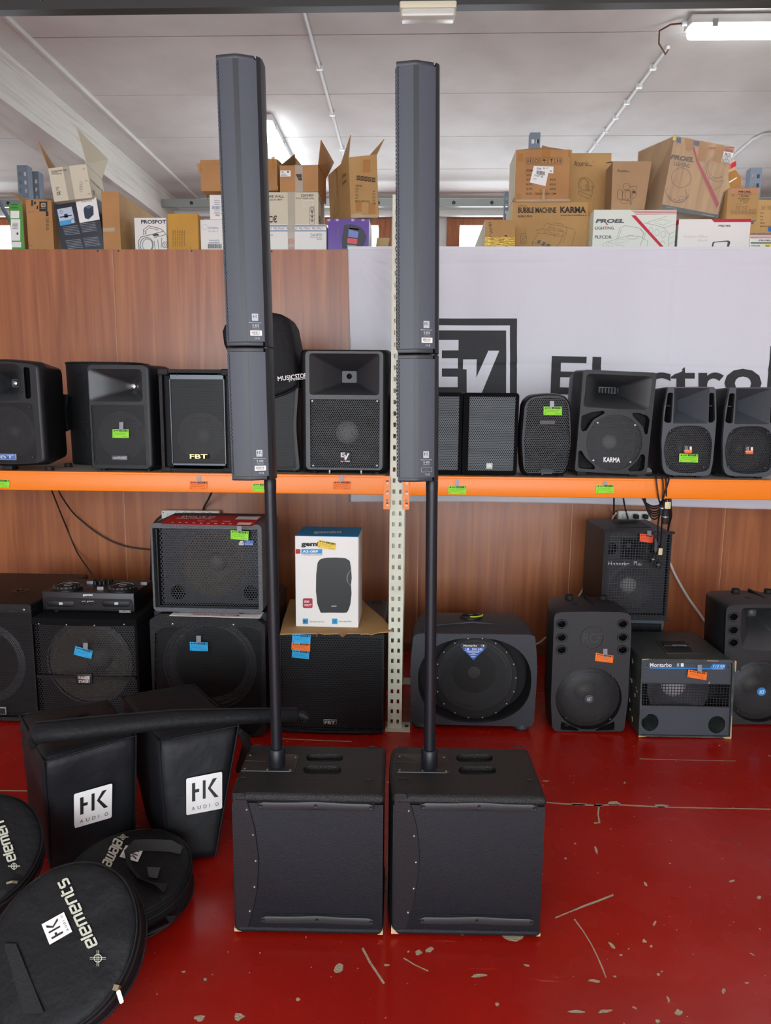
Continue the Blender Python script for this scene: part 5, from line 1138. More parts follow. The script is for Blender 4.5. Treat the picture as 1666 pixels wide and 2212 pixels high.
D = Dec(T, -.0172); D.text('ITALIAN', 478, 1135, 542, 1149, .01); D.text('STAGE', 482, 1155, 540, 1172, .01); D.build('badge_letters', white)
screws(T, [T.q(240, 822), T.q(405, 828), T.q(572, 832), T.q(750, 826)], .004, -.012, screw); feet(T, .4, .5, .02, .014)
price_tag(T, [(466, 950), (568, 978), (560, 1027), (455, 1000)], 'blue', 'blue price tag crooked on the stage subwoofer grille', 'NUOVO', tsq(513, 930, 540, 972), y=-.022)
itH = H; itT = T
# --- DJ controller
top = T.M.translation.z + H; T = floor_spk('dj_controller', 'black Gemini double CD player and mixer on the stage subwoofer', ZW, 450, 1420, 462, zb=top, cat='dj controller'); T.ref = (935, 350)
x0, x1 = T.q(450, 0)[0], T.q(1420, 0)[0]; zt = T.q(0, 243)[1]; D_ = T.qz(1000, 105, zt)[1]; dj = mat('black brushed panel', '0e0f11', .35); djt = mat('controller top', '1a1b1c', .4)
T.part(MB().rbox(x0, x1, 0.0, D_, .01, zt - .003, .003, .002), 'chassis', dj); T.part(MB().box(x0 - .001, x1 + .001, -.002, D_, zt - .004, zt), 'top_panel', djt, smooth=0)
o_ = T.rr(478, 308, 1402, 425, .012); i_ = T.rr(484, 316, 1394, 418, .011); T.part(MB().plate(o_, [i_], -.004, .002), 'front_bezel', blk); T.part(MB().plate(i_, [], -.001, .002), 'front_plate', dj)
for a, b in ((500, 785), (1085, 1375)):
    T.part(MB().prism(T.rr(a, 332, b, 393, .01), -.004, .002, .002), 'disc_slot', blk); D = Dec(T, -.005); cx = (a + b) / 2 + 8; D.rrect(cx - 22, 346, cx + 18, 371, 4); D.build('disc_mark', silver)
D = Dec(T, -.0025); D.text('gemini', 880, 258, 982, 285, .03); D.text('CDM-4000BT', 1262, 432, 1388, 446, .02); D.rect(1262, 452, 1388, 455); D.rect(868, 332, 908, 337); D.rect(926, 332, 995, 337); D.rect(926, 337, 930, 348); D.build('front_print', white)
for x in (885, 972): T.part(MB().lathe(*T.q(x, 362), [(.007, .001), (.006, -.004), (.003, -.006)], 12, -.002), 'knob', blk)
for x in (850, 928, 1012): T.part(MB().lathe(*T.q(x, 360), [(.003, .001), (.002, -.004)], 8, -.002), 'jack', dscrew)
for cx, cy in ((720, 160), (1300, 168)):
    a = T.qz(cx, cy, zt + .02); r = .066; prof = [(r * 1.08, zt), (r * 1.08, zt + .006), (r, zt + .012), (r * .95, zt + .022), (r * .84, zt + .024), (r * .78, zt + .018), (r * .3, zt + .018), (.001, zt + .018)]
    J = T.part(MB().zlathe(a[0], a[1], prof, 36), 'jog_wheel', blk)
    for k in range(20): an = 2 * pi * k / 20; MB().box(-.004, .004, -.0015, .0015, 0, .008).xf(Matrix.Translation((a[0] + r * .985 * cos(an), a[1] + r * .985 * sin(an), zt + .013)) @ Matrix.Rotation(an + pi / 2, 4, 'Z')).build('grip', greyp, J, smooth=0)
    MB().zlathe(a[0], a[1], [(r * .74, zt + .0185), (r * .74, zt + .0192), (.001, zt + .0192)], 28).build('platter_disc', mat('platter disc', '2a2422', .5), J); MB().tube([(a[0] + r * .76 * cos(t / 16 * pi), a[1] + r * .76 * sin(t / 16 * pi), zt + .0195) for t in range(33)], .001, 5).build('platter_ring', silver, J); MB().tube([(a[0] + r * .28 * cos(t / 8 * pi), a[1] + r * .28 * sin(t / 8 * pi), zt + .0195) for t in range(17)], .0008, 5).build('platter_mark', silver, J)
for x, y in ((1000, 120), (1040, 118), (1110, 118), (1180, 120), (1010, 138), (1060, 140), (1100, 142), (1150, 140), (985, 130)):
    a = T.qz(x, y, zt + .01); T.part(MB().zlathe(a[0], a[1], [(.009, zt), (.008, zt + .018), (.006, zt + .02), (.001, zt + .02)], 12), 'knob', blk)
for x, y in ((955, 135), (1066, 195), (1525, 145), (735, 118), (1297, 127)):
    a = T.qz(x, y, zt + .01); s_ = .55 if x in (735, 1297) else 1; T.part(MB().rbox(a[0] - .016 * s_, a[0] + .016 * s_, a[1] - .006, a[1] + .006, zt, zt + .016 * s_, .002, .001), 'fader_cap', mat('grey fader cap', '83868a', .4))
for k, (x, y) in enumerate(((885, 195), (940, 210), (1000, 205), (1030, 190))):
    a = T.qz(x, y, zt); T.part(MB().box(a[0] - .001, a[0] + .001, a[1] - .02, a[1] + .02, zt, zt + .0012), 'fader_slot', silver if k == 0 else dscrew, smooth=0)
feet(T, .42, D_, .014, .01)
# --- octagonal black sub
T = floor_spk('subwoofer', 'black subwoofer with cut corners under the grey dB speaker', ZE, 912, 1600, 1505, cat='subwoofer')
x0, x1 = T.q(912, 0)[0], T.q(1595, 0)[0]; H = T.q(0, 772)[1]; ch = .05
octo = [(x0 + .02, .012), (x1 - ch * .6, .012), (x1, .012 + ch * .6), (x1, H - ch * .9), (x1 - ch * 1.2, H), (x0 + ch, H), (x0, H - ch * .6), (x0, .05)]
gz = rpoly([T.q(*p) for p in [(925, 1470), (1520, 1490), (1570, 1440), (1568, 880), (1500, 845), (990, 845), (930, 880)]], .006)
T.part(MB().plate(rpoly(octo, .006, 2), [gz], 0, .03), 'front_frame', blk2); body(T, rpoly(octo, .006, 2), .03, .06, blk2, 1, 1, .004, 'front_edge')
T.part(MB().rbox(x0, x1, .05, .58, .012, H, .01), 'cabinet', blk2)
T.part(MB().plate(gz, [], .008, .010), 'grille', g_med, smooth=0); c = T.cr(1250, 1085, 270); woofer(T, c[0], c[1], c[2], .04, conem, capm, .36); T.part(MB().plate(gz, [ell(c[0], c[1], c[2], c[2])], .036, .04), 'inner_baffle', deep, smooth=0)
T.part(MB().lathe(c[0], c[1], [(c[2] * 1.05, .003), (c[2] * 1.03, 0), (c[2] * 1.01, .003)], 44, .025, cap=False), 'woofer_rim', mat('rim ring', '505254', .4))
screws(T, [T.q(1035, 827), T.q(1400, 832)], .005, -.001, screw); feet(T, .45, .5, .02, .014)
price_tag(T, [(1140, 933), (1247, 935), (1250, 988), (1141, 985)], 'blue', 'blue price tag on the grille of the cut corner subwoofer', 'NUOVO', tsq(1180, 895, 1208, 945))
oct_top = H; octT = T
# --- leaflets and the grey dB sub on top
red_l = mat('glossy red print', 'c4122b', .25)
def leaflet(label, quad_fn, corners, m, texts, thick=.0015, whites=()):
    c = sum((Vector(p) for p in corners), Vector()) / 4; T = Th('leaflet', label, 'leaflet', c); P = [Vector(p) - c for p in corners]
    T.part(MB().hexa([p - Vector((0, 0, thick)) for p in P] + P), 'sheet', m, smooth=0)
    f = lambda lift: (lambda u, v: tuple(P[3].lerp(P[2], u).lerp(P[0].lerp(P[1], u), v) + Vector((0, 0, lift))))
    for (t, u0, v0, u1, v1) in texts: D = Dec(T, fn=f(.0012)); D.text(t, u0, v0, u1, v1, .01); D.build('print', white)
    for r in whites: D = Dec(T, fn=f(.0009)); D.rect(*r); D.build('picture', paper)
    return T
zt = oct_top
T = floor_spk('subwoofer', 'grey dB subwoofer with black mesh front, stacked on the cut corner subwoofer', ZV, 160, 1500, 1312, zb=zt + .004, cat='subwoofer')
x0, x1 = T.q(152, 0)[0], T.q(1478, 0)[0]; H = T.q(0, 232)[1]; out = rrect(x0, x1, 0.008, H, .02, 5)
gz = T.rr(180, 292, 1432, 1245, .004); T.part(MB().plate(out, [gz], .0, .04), 'front_frame', greyd); 
T.part(MB().loft([[(x, .04, z) for x, z in out], [(x, .30, z) for x, z in out], [(x * .99, .42, .008 + (z - .008) * .96) for x, z in out]], False, True), 'cabinet', greyd)
T.part(MB().plate(rrect(T.q(232, 0)[0], T.q(1428, 0)[0], T.q(0, 1230)[1], T.q(0, 305)[1], .003), [], .026, .028), 'grille', g_big, smooth=0)
for a, b, c_, d_ in ((180, 1432, 292, 303), (180, 1432, 1232, 1245), (180, 232, 303, 1232)): p, q = T.q(a, c_), T.q(b, d_); T.part(MB().box(p[0], q[0], .022, .034, q[1], p[1]), 'grille_frame', blk, smooth=0)
c = T.cr(850, 760, 400); holes = [ell(c[0], c[1], c[2] * .97, c[2] * .97, 36)] + [T.circ(420, 1090, 90, 20), T.circ(1310, 1100, 90, 20)]
T.part(MB().plate(rrect(T.q(232, 0)[0], T.q(1428, 0)[0], T.q(0, 1230)[1], T.q(0, 305)[1], .003), holes, .062, .07), 'inner_baffle', mat('inner baffle', '2b2f34', .6)); woofer(T, c[0], c[1], c[2], .066, conel, capm, .3)
for x in (420, 1310): p = T.cr(x, 1095, 90); T.part(MB().lathe(p[0], p[1], [(p[2], 0), (p[2] * .9, .1)], 24, .07, cap='end'), 'port', deep)
D = Dec(T, .0245); D.text('dB', 1183, 447, 1243, 500, .02); D.build('badge_letters', white); D = Dec(T, .025); D.rect(1250, 443, 1358, 500); D.build('badge', blueb); D = Dec(T, .0242); D.text('TECHNOLOGIES', 1254, 478, 1354, 496, .01); D.oval(1302, 460, 14, 9, 3); D.build('badge_print', silver)
feet(T, .38, .36, .016, .01)
dbT, dbH = T, H
price_tag(T, [(1106, 305), (1320, 318), (1316, 428), (1104, 410)], 'green', 'green price tag on the grey dB subwoofer', tapepts=tsq(1182, 255, 1238, 318), y=-.004)
zz = T.M.translation.z + H + .0025; W3 = lambda x, y, z: atz(*ZV(x, y), z)
T = leaflet('red glossy EVOLVE 50 leaflet lying on the grey dB subwoofer', None, [W3(380, 132, zz), W3(1490, 140, zz), W3(1355, 258, zz), W3(268, 228, zz)], red_l, [('EVOLVE 50', .14, .95, .5, .74), ('PORTABLE COLUMN SYSTEM', .1, .7, .48, .58), ('500W', .36, .42, .44, .34), ('1000W', .5, .42, .58, .34), ('126dB', .64, .42, .72, .34)], whites=[(.74, .62, .98, .95), (.82, .08, .97, .3), (.1, .12, .12, .2), (.18, .12, .2, .2), (.25, .12, .28, .18), (.33, .12, .36, .18), (.41, .12, .44, .18), (.49, .12, .52, .18), (.57, .12, .6, .18), (.65, .12, .68, .18), (.73, .12, .76, .18)])
zz = zt + .0025
T = leaflet('white leaflet sticking out from under the grey dB subwoofer', None, [W3(420, 1285, zz), W3(1500, 1290, zz), W3(1455, 1362, zz), W3(365, 1330, zz)], paper, [])
a = [Vector(p) for p in ((0, 0, 0),)]; P0 = [W3(650, 1312, zz + .001), W3(1210, 1325, zz + .001), W3(1195, 1342, zz + .001), W3(650, 1322, zz + .001)]; cc = T.M.translation
D = Dec(T, fn=lambda u, v: tuple(P0[3].lerp(P0[2], u).lerp(P0[0].lerp(P0[1], u), v) - cc + Vector((0, 0, .001)))); D.text('PORTABLE COLUMN SYSTEM', 0, 1, 1, 0, .02); D.build('print', redp)
# --- FBT big sub, cardboard sheet, Gemini carton
T = floor_spk('subwoofer', 'big black FBT subwoofer under a torn cardboard sheet', ZG, 170, 1040, 2082, cat='subwoofer')
x0, x1 = T.q(175, 0)[0], T.q(1040, 0)[0]; H = T.q(0, 1240)[1]; g = rrect(x0 + .006, x1 - .006, T.q(0, 2040)[1], T.q(0, 1268)[1], .004)
T.part(MB().plate(rrect(x0, x1, .012, H, .01), [g], 0, .03), 'front_frame', blk2); body(T, rrect(x0, x1, .012, H, .01), .03, .6, blk2, 1, 1, .01); T.part(MB().plate(g, [], .004, .006), 'grille', g_big, smooth=0); T.part(MB().plate(g, [], .035, .038), 'inner_baffle', deep, smooth=0)
n = 10; L = [(x0 + (x1 - x0) * k / n, -.014 * sin(pi * k / n)) for k in range(n + 1)]; T.part(MB().zprism(L + [(x1, .05), (x0, .05)], .012, T.q(0, 2045)[1], .004), 'bottom_rail', blk2)
T.part(MB().rbox(T.q(535, 0)[0], T.q(652, 0)[0], -.003, .006, T.q(0, 1996)[1], T.q(0, 1956)[1], .004, .001), 'badge', mat('chrome badge rim', '9c8f88', .25, .7)); T.part(MB().rbox(T.q(541, 0)[0], T.q(646, 0)[0], -.0045, .004, T.q(0, 1991)[1], T.q(0, 1961)[1], .003, .001), 'badge_field', deep); D = Dec(T, -.0058); D.text('FBT', 550, 1965, 638, 1988, .015); D.build('badge_letters', silver)
p = T.qz(990, 975, H); T.part(MB().zlathe(p[0], p[1], [(.03, H - .002), (.028, H + .002), (.024, H + .002), (.02, H - .01)], 20), 'pole_socket', rub); feet(T, .42, .5, .02, .014)
for q_, col, wd, lab in (([(280, 1235), (433, 1245), (430, 1318), (276, 1308)], 'blue', 'NUOVO', 'upper blue price tag of three on the FBT subwoofer, under the cardboard edge'), ([(274, 1308), (430, 1316), (428, 1382), (272, 1366)], 'orange', 'USATO', 'orange price tag between two blue ones on the FBT subwoofer'), ([(280, 1366), (422, 1382), (418, 1448), (274, 1432)], 'blue', 'NUOVO', 'lower blue price tag of three on the FBT subwoofer')): price_tag(T, q_, col, lab, wd, y=-.004 - (.002 if col == 'orange' else 0))
fbH = H
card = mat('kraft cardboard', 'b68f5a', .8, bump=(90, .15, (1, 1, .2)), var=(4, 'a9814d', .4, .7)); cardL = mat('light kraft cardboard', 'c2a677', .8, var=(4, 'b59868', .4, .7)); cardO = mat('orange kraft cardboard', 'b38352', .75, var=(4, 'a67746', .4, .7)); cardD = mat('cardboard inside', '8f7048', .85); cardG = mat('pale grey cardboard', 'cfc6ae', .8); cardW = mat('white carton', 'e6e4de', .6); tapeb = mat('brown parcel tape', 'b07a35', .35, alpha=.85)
zc = fbH + .003; cs = [(260, 950), (872, 955), (890, 985), (1040, 1110), (1122, 1214), (1075, 1222), (1010, 1226), (935, 1245), (912, 1236), (852, 1240), (842, 1232), (735, 1236), (700, 1262), (665, 1236), (545, 1240), (490, 1232), (486, 1268), (478, 1236), (350, 1236), (175, 1240), (200, 1130)]
P3 = [atz(*ZG(*p), zc) for p in cs]; O = sum(P3, Vector()) / len(P3); T = Th('cardboard_sheet', 'torn sheet of brown cardboard lying on the big FBT subwoofer', 'cardboard', (O.x, O.y, zc - .003))
T.part(MB().zprism([(p.x - O.x, p.y - O.y) for p in P3], 0, .004), 'sheet', card, smooth=0)
T.part(MB().hexa([p - Vector((O.x, O.y, zc - .003)) for p in [atz(*ZG(*q), zc) for q in ((842, 1232), (935, 1240))] + [aty(*ZG(925, 1252), P3[8].y - .004), aty(*ZG(858, 1274), P3[8].y - .004)]] + [p - Vector((O.x, O.y - .003, zc - .003)) for p in [atz(*ZG(*q), zc) for q in ((842, 1232), (935, 1240))] + [aty(*ZG(925, 1252), P3[8].y - .004), aty(*ZG(858, 1274), P3[8].y - .004)]]), 'torn_flap', card, smooth=0)
T = floor_spk('carton', 'white and blue Gemini AS-08P speaker carton with printed picture, on cardboard sheet', ZG, 305, 832, 1182, zb=fbH + .0045, cat='carton')
x0, x1 = T.q(305, 0)[0], T.q(832, 0)[0]; H = T.q(0, 422)[1]; dp = .26
T.part(MB().rbox(x0, x1, 0, dp, 0, H, .004, .003), 'box', cardW); bluep = mat('cyan print', '1e93c9', .5)
T.part(MB().box(x0 + .001, x1 - .001, .0005, dp - .002, H - .001, H + .001), 'lid_flap', bluep, smooth=0); T.part(MB().box(x0 - .001, x0 + .001, .005, dp, .004, H - .002), 'side_panel', card, smooth=0)
D = Dec(T, fn=lambda x, y: (lambda p: (p[0], p[1], H + .0018))(T.qz(x, y, H))); D.text('gemini', 457, 378, 690, 402, .04); D.build('lid_print', white)
D = Dec(T); D.text('gemini', 352, 466, 560, 515, .05); D.text('8" POWERED LOUDSPEAKER', 356, 572, 532, 580, .01); D.text('500 Watts Peak Power', 422, 1130, 550, 1142); D.text('Built-in Audio Mixer', 668, 1128, 776, 1140); D.build('print', ink)
D = Dec(T); D.rect(354, 528, 528, 566); D.rect(365, 1110, 411, 1156); D.rect(611, 1110, 657, 1156); D.build('blue_print', bluep); D = Dec(T); D.rect(306, 528, 346, 566); D.rrect(366, 940, 448, 1022, 12); D.build('red_print', mat('deep red print', 'ab1230', .5))
D = Dec(T, -.002); D.text('AS-08P', 364, 536, 496, 558, .02); D.text('500', 378, 958, 420, 976, .02); D.text('WATT', 378, 988, 440, 1006, .02); D.build('white_print', white)
D = Dec(T, -.002); D.poly([(370, 1125), (378, 1125), (388, 1117), (388, 1150), (378, 1140), (370, 1140)]); D.oval(390, 1133, 8, 10, 3, 8, -60, 60); D.oval(390, 1133, 14, 16, 3, 8, -60, 60); D.oval(634, 1133, 10, 10, 4, 12); D.build('icons', mat('navy print', '12405f', .5))
sp = [(490, 640), (512, 612), (560, 600), (640, 598), (720, 602), (760, 625), (772, 700), (745, 735), (737, 770), (742, 805), (770, 830), (775, 900), (765, 990), (750, 1035), (736, 1060), (700, 1062), (600, 1060), (515, 1062), (508, 1040), (488, 990), (476, 880), (478, 740)]
D = Dec(T); D.poly(rpoly(sp, 10, 2)); D.build('picture_speaker', mat('picture black', '1d1f1e', .45)); D = Dec(T, -.0018); D.line([(768, 700), (742, 735), (733, 770), (738, 805), (768, 835)], 4); D.build('picture_edge', mat('picture grey', '6a6e72', .5)); D = Dec(T, -.0019); D.poly([(772, 700), (747, 735), (739, 770), (744, 805), (770, 830), (776, 770)]); D.build('picture_handle', mat('picture handle', '2c2f30', .5)); D = Dec(T, -.0019); D.text('gemini', 605, 1000, 648, 1012, .02); D.build('picture_name', white)
price_tag(T, [(500, 448), (645, 478), (637, 537), (490, 512)], 'yellow', 'yellow price tag on the white and blue Gemini carton', 'EX DEMO', y=-.003)
# --- Montarbo SW 540 sub with oval front
T = floor_spk('subwoofer', 'dark grey moulded Montarbo SW 540 subwoofer with wide oval front', ZI, 140, 1205, 2045, cat='subwoofer')
swm = mat('dark blue grey moulded plastic', '2a2e34', .55, bump=(260, .15)); x0, x1 = T.q(150, 0)[0], T.q(1200, 0)[0]; H = T.q(0, 1235)[1]
out = rpoly([T.q(*p) for p in [(150, 1985), (1172, 2010), (1208, 1500), (1185, 1255), (1150, 1240), (215, 1230), (168, 1250), (140, 1500)]], [.03, .03, .2, .03, .02, .02, .03, .2], 4)
hole = []
for k in range(44):
    a = 2 * pi * k / 44; ca, sa = cos(a), sin(a); rx, ry = 475, 355; e = .86; hole.append(T.q(680 + rx * abs(ca) ** e * (1 if ca > 0 else -1), 1622 - ry * abs(sa) ** e * (1 if sa > 0 else -1)))
T.part(MB().plate(out, [hole], -.01, .02), 'front_moulding', swm)
T.part(MB().loft([[(x, .02, z) for x, z in out], [(x * 1.0, .12, z + .006 * (z > H * .7)) for x, z in out], [(x * .93, .3, z * .99) for x, z in out], [(x * .88, .42, z * .93 + .01) for x, z in out], [(x * .84, .45, z * .88 + .02) for x, z in out]], False, True), 'cabinet', swm)
T.part(MB().loft([[(x, .01, z) for x, z in hole], [(x * .96, .10, H * .5 + (z - H * .5) * .96) for x, z in hole]], False, False), 'oval_recess', deep)
gl = []
for k in range(40):
    a = 2 * pi * k / 40; p = (690 + 352 * cos(a), 1622 - 345 * sin(a)); gl.append(T.q(min(max(p[0], 355), 1045), p[1]))
T.part(MB().plate(gl, [], .022, .024), 'grille', g_fine, smooth=0); c = T.cr(690, 1620, 310); woofer(T, c[0], c[1], c[2], .05, conem, capm, .4); T.part(MB().plate(gl, [ell(c[0], c[1], c[2], c[2], 36)], .048, .052), 'inner_baffle', deep, smooth=0); T.part(MB().plate(hole, [], .09, .094), 'recess_back', deep, smooth=0)
rimg = [(690 + 345 * cos(radians(t)), 1622 - 338 * sin(radians(t))) for t in range(0, 360, 20)]
screws(T, [T.q(min(max(x, 372), 1032), y) for x, y in rimg], .004, .019, screw)
D = Dec(T, .0185); D.rect(566, 1332, 790, 1360); D.build('label_bar', mat('label black', '2b2c2e', .5)); D = Dec(T, .0185); D.poly([(572, 1362), (784, 1362), (675, 1472)]); D.build('label_triangle', mat('label blue', '1559b4', .45))
D = Dec(T, .0172); D.text('Montarbo', 590, 1338, 705, 1357, .01); D.rect(752, 1341, 764, 1356); D.oval(745, 1348, 5, 7, 2, 8, 90, 270); D.text('SW 540', 662, 1368, 750, 1385, .02); D.rect(622, 1369, 636, 1384); D.oval(614, 1376, 5, 7, 3, 8, 90, 270)
for k, (a, b) in enumerate(((615, 735), (628, 722), (658, 690), (640, 708))): D.rect(a, 1396 + k * 9, b, 1399 + k * 9)
D.rect(590, 1389, 758, 1391); D.text('550W', 652, 1436, 692, 1446, .02); D.build('label_print', white)
hz = H + .003; a = T.qz(650, 1095, hz); T.part(MB().zlathe(a[0], a[1], [(.055, hz - .004), (.052, hz + .004), (.046, hz + .002), (.04, hz - .02)], 28), 'pole_socket', blk); T.part(MB().zlathe(a[0], a[1], [(.04, hz - .006), (.001, hz - .006)], 24), 'socket_well', blk)
T.part(MB().tube([(a[0] - .005, a[1] - .02, hz + .006), (a[0] + .02, a[1] - .03, hz + .009), (a[0] + .05, a[1] - .01, hz + .008), (a[0] + .06, a[1] + .005, hz + .01)], .004, 6), 'green_tie', mat('lime cable tie', 'b3c63a', .5))
pts = [T.qz(x, y, H + .006) for x, y in ((220, 1185), (400, 1160), (660, 1140), (900, 1160), (1120, 1205))]; T.part(MB().tube([(p[0], p[1], H + .004) for p in pts], [.001, .006, .008, .006, .001], 8), 'top_ridge', swm)
for x in (230, 1075):
    p = T.q(x, 1990); T.part(MB().zlathe(p[0], .03, [(.045, .016), (.042, .03), (.03, .06), (.012, .085), (.001, .09)], 18), 'foot_dome', swm); T.part(MB().zlathe(p[0], .03, [(.028, 0), (.028, .02)], 16), 'foot', rub)
for x in (-.12, .12): T.part(MB().zlathe(x, .36, [(.028, 0), (.028, .03)], 16), 'foot', rub)
# --- RCF moulded speakers
rcm = mat('black RCF plastic', '1b1d1f', .5, bump=(300, .14))
def rcf(label, cx, yb, zm, tall, dark=False, Yv=None, blue=False):
    T = floor_spk('speaker', label, zm, cx - 275, cx + 275, yb, Y=Yv); o = cx - 420
    Q = lambda x, y: T.q(x + o, y)
    return T, Q, o
def rcf_build(T, Q, dy, horned):
    q = lambda x, y: Q(x, y + dy)
    P = [q(*p) for p in [(165, 1712), (640, 1712), (668, 1500), (692, 1000), (690, 900), (640, 880), (420, 876), (200, 880), (155, 895), (150, 1000), (130, 1500), (140, 1690)]]
    out = rpoly(P, .02, 3)
    ports = [ell(*q(x, y), .02, .017, 16) for x in (205, 632) for y in (962, 1055, 1143)]
    gc = q(393, 1482); R = abs(q(393 + 232, 1482)[0] - gc[0]); g = ell(gc[0], gc[1], R, R * 1.0, 44)
    holes = ports + [g]
    if horned: mouth = rpoly([q(*p) for p in [(262, 900), (580, 900), (590, 1060), (575, 1185), (420, 1200), (262, 1185), (250, 1060)]], .015, 3); holes.append(mouth)
    if not horned: vents = [rpoly([q(*p) for p in v], .004, 2) for v in ([(200, 1640), (330, 1698), (320, 1706), (198, 1700)], [(575, 1640), (572, 1702), (445, 1706), (440, 1698)])]; holes += vents
    T.part(MB().plate(out, holes, 0, .02), 'baffle', rcm)
    H = max(z for x, z in out)
    T.part(MB().loft([[(x, .02, z) for x, z in out], [(x * 1.03, .05, z * 1.005) for x, z in out], [(x * 1.04, .09, z * 1.01) for x, z in out], [(x * .98, .2, z * 1.0) for x, z in out], [(x * .8, .36, z * .96) for x, z in out], [(x * .74, .38, z * .92) for x, z in out]], False, True), 'cabinet', rcm)
    for p in ports: 
        c = (sum(a[0] for a in p) / 16, sum(a[1] for a in p) / 16); T.part(MB().loft([[(x, -.003, z) for x, z in [(c[0] + (a[0] - c[0]) * 1.4, c[1] + (a[1] - c[1]) * 1.4) for a in p]], [(x, .004, z) for x, z in p], [(x, .08, z) for x, z in p]], False, False), 'port', rcm); T.part(MB().prism(p, .06, .065), 'port_inside', deep)
    T.part(MB().lathe(gc[0], gc[1], [(R * 1.01, .004), (R * .99, .0), (R * .5, -.006), (.001, -.008)], 44, .003, cap=False), 'grille', g_fine, smooth=60); woofer(T, gc[0], gc[1], R * .95, .03)
    screws(T, [q(*p) for p in [(250, 1328), (563, 1332), (236, 1618), (543, 1625)]], .006, -.003)
    if horned: t0 = q(420, 985); horn(T, mouth, rpoly([(t0[0] + a, t0[1] + b) for a, b in ((-.02, .02), (.02, .02), (.022, 0), (.02, -.02), (0, -.021), (-.02, -.02), (-.022, 0))], .004, 3), .13, m=hornm, pw=.6); T.part(MB().lathe(t0[0], t0[1], [(.016, 0), (.01, -.006), (.001, -.008)], 14, .128), 'compression_driver', capm)
    else:
        for v in vents: T.part(MB().loft([[(x, .018, z) for x, z in v], [(x, .07, z) for x, z in v]], False, True), 'vent', deep)
        c = q(420, 1060); T.part(MB().lathe(c[0], c[1], [(.0565, .001), (.055, -.004), (.0515, -.004), (.050, .001)], 40, 0, cap=False), 'logo_ring', mat('raised logo plastic', '2c2e31', .35))
        D = Dec(T, -.0022); x_, y_ = 420, 1060; vs, fs = ctext('RCF', 0, .02); a0 = min(v.x for v in vs); b0 = max(v.x for v in vs); d0 = max(v.y for v in vs)
        l, r_ = q(352, 1090), q(490, 1025); D.m.add([(l[0] + (v.x - a0) / (b0 - a0) * (r_[0] - l[0]), -.0022, l[1] + v.y / d0 * (r_[1] - l[1])) for v in vs], fs); D.build('raised_logo', mat('raised logo plastic', '2c2e31', .35))
        for x in (268, 578): a, b = q(x, 890), q(x - 12, 1290); T.part(MB().box(min(a[0], b[0]), min(a[0], b[0]) + .003, -.001, .004, b[1], a[1]), 'groove', rcm, smooth=0)
    c = q(395, 1480); T.part(MB().lathe(c[0], c[1], [(.022, .004), (.021, -.002), (.001, -.003)], 24, -.006), 'centre_badge', mat('blue centre badge', '2b7fc0', .4) if horned else mat('dark centre badge', '3a3c3f', .4))
    D = Dec(T, -.0115); l, r_ = q(378, 1492), q(412, 1468); vs, fs = ctext('RCF' if horned else 'ART', 0, .02); a0 = min(v.x for v in vs); b0 = max(v.x for v in vs); d0 = max(v.y for v in vs); D.m.add([(l[0] + (v.x - a0) / (b0 - a0) * (r_[0] - l[0]), -.0115, l[1] + v.y / d0 * (r_[1] - l[1])) for v in vs], fs); D.build('badge_letters', white if horned else silver)
    w = max(x for x, z in out)
    for x in (-w * .55, w * .5):
        T.part(MB().zlathe(x, .24, [(.02, H - .015), (.02, H + .012), (.016, H + .016), (.012, H + .012)], 16), 'stacking_foot', rub); T.part(MB().zlathe(x, .1, [(.018, H - .003), (.016, H + .006), (.01, H + .004)], 16), 'stacking_foot', rub)
    T.part(MB().box(-.006, .006, .09, .28, H - .01, H + .0065), 'slot_shade_bar', rub, smooth=0)  # raised dark bar, the shade of a lid slot put into its colour
    for x in (-w * .7, w * .7):
        for yy in (.06, .3): T.part(MB().zlathe(x, yy, [(.018, 0), (.018, .02)], 14), 'foot', rub)
T, Q, o = rcf('black moulded RCF speaker with raised logo and three ports each side', 420, 1722, ZJ, 0); rcf_build(T, Q, 0, False)
price_tag(T, [(443, 1160), (565, 1180), (560, 1232), (437, 1216)], 'orange', 'orange price tag on the RCF speaker with the raised logo', tapepts=tsq(493, 1132, 522, 1190))
T, Q, o = rcf('black moulded RCF speaker with exposed horn and round blue badge', 1620, 1674, ZJ, 0); rcf_build(T, Q, -50, True)
# --- Montarbo stage speaker stacked on another box
wire = mat('black wire mesh', '1e2126', .4)
def wiregrid(T, x0, x1, z0, z1, y, p=.0155, r=.0013, name='wire_grille'):
    m = MB(); n = round((x1 - x0) / p); k = round((z1 - z0) / p)
    for i in range(n + 1): x = x0 + (x1 - x0) * i / n; m.box(x - r, x + r, y, y + 2 * r, z0, z1)
    for j in range(k + 1): z = z0 + (z1 - z0) * j / k; m.box(x0, x1, y - 2 * r, y, z - r, z + r)
    return T.part(m, name, wire, smooth=0, kind='stuff')
Yst = 3.78
T = Th('speaker', 'black wire mesh fronted box speaker at the bottom of a stack', 'speaker', (aty(*ZJ(715, 1000), Yst).x, Yst, 0)); T.z = ZJ; T.ref = (715, 990)
x0, x1 = T.q(515, 0)[0], T.q(915, 0)[0]; H = T.q(0, 924)[1]; gz = rrect(T.q(560, 0)[0], T.q(900, 0)[0], .06, T.q(0, 955)[1], .004)
T.part(MB().plate(rrect(x0, x1, 0, H, .008), [gz], 0, .03), 'front_frame', mat('worn blue grey paint', '3a434a', .5)); body(T, rrect(x0, x1, 0, H, .008), .03, .4, blk2, 1, 1, .01); wiregrid(T, T.q(560, 0)[0], T.q(900, 0)[0], .06, T.q(0, 955)[1], .012, .0135); T.part(MB().plate(gz, [], .028, .03), 'inner_baffle', deep, smooth=0)
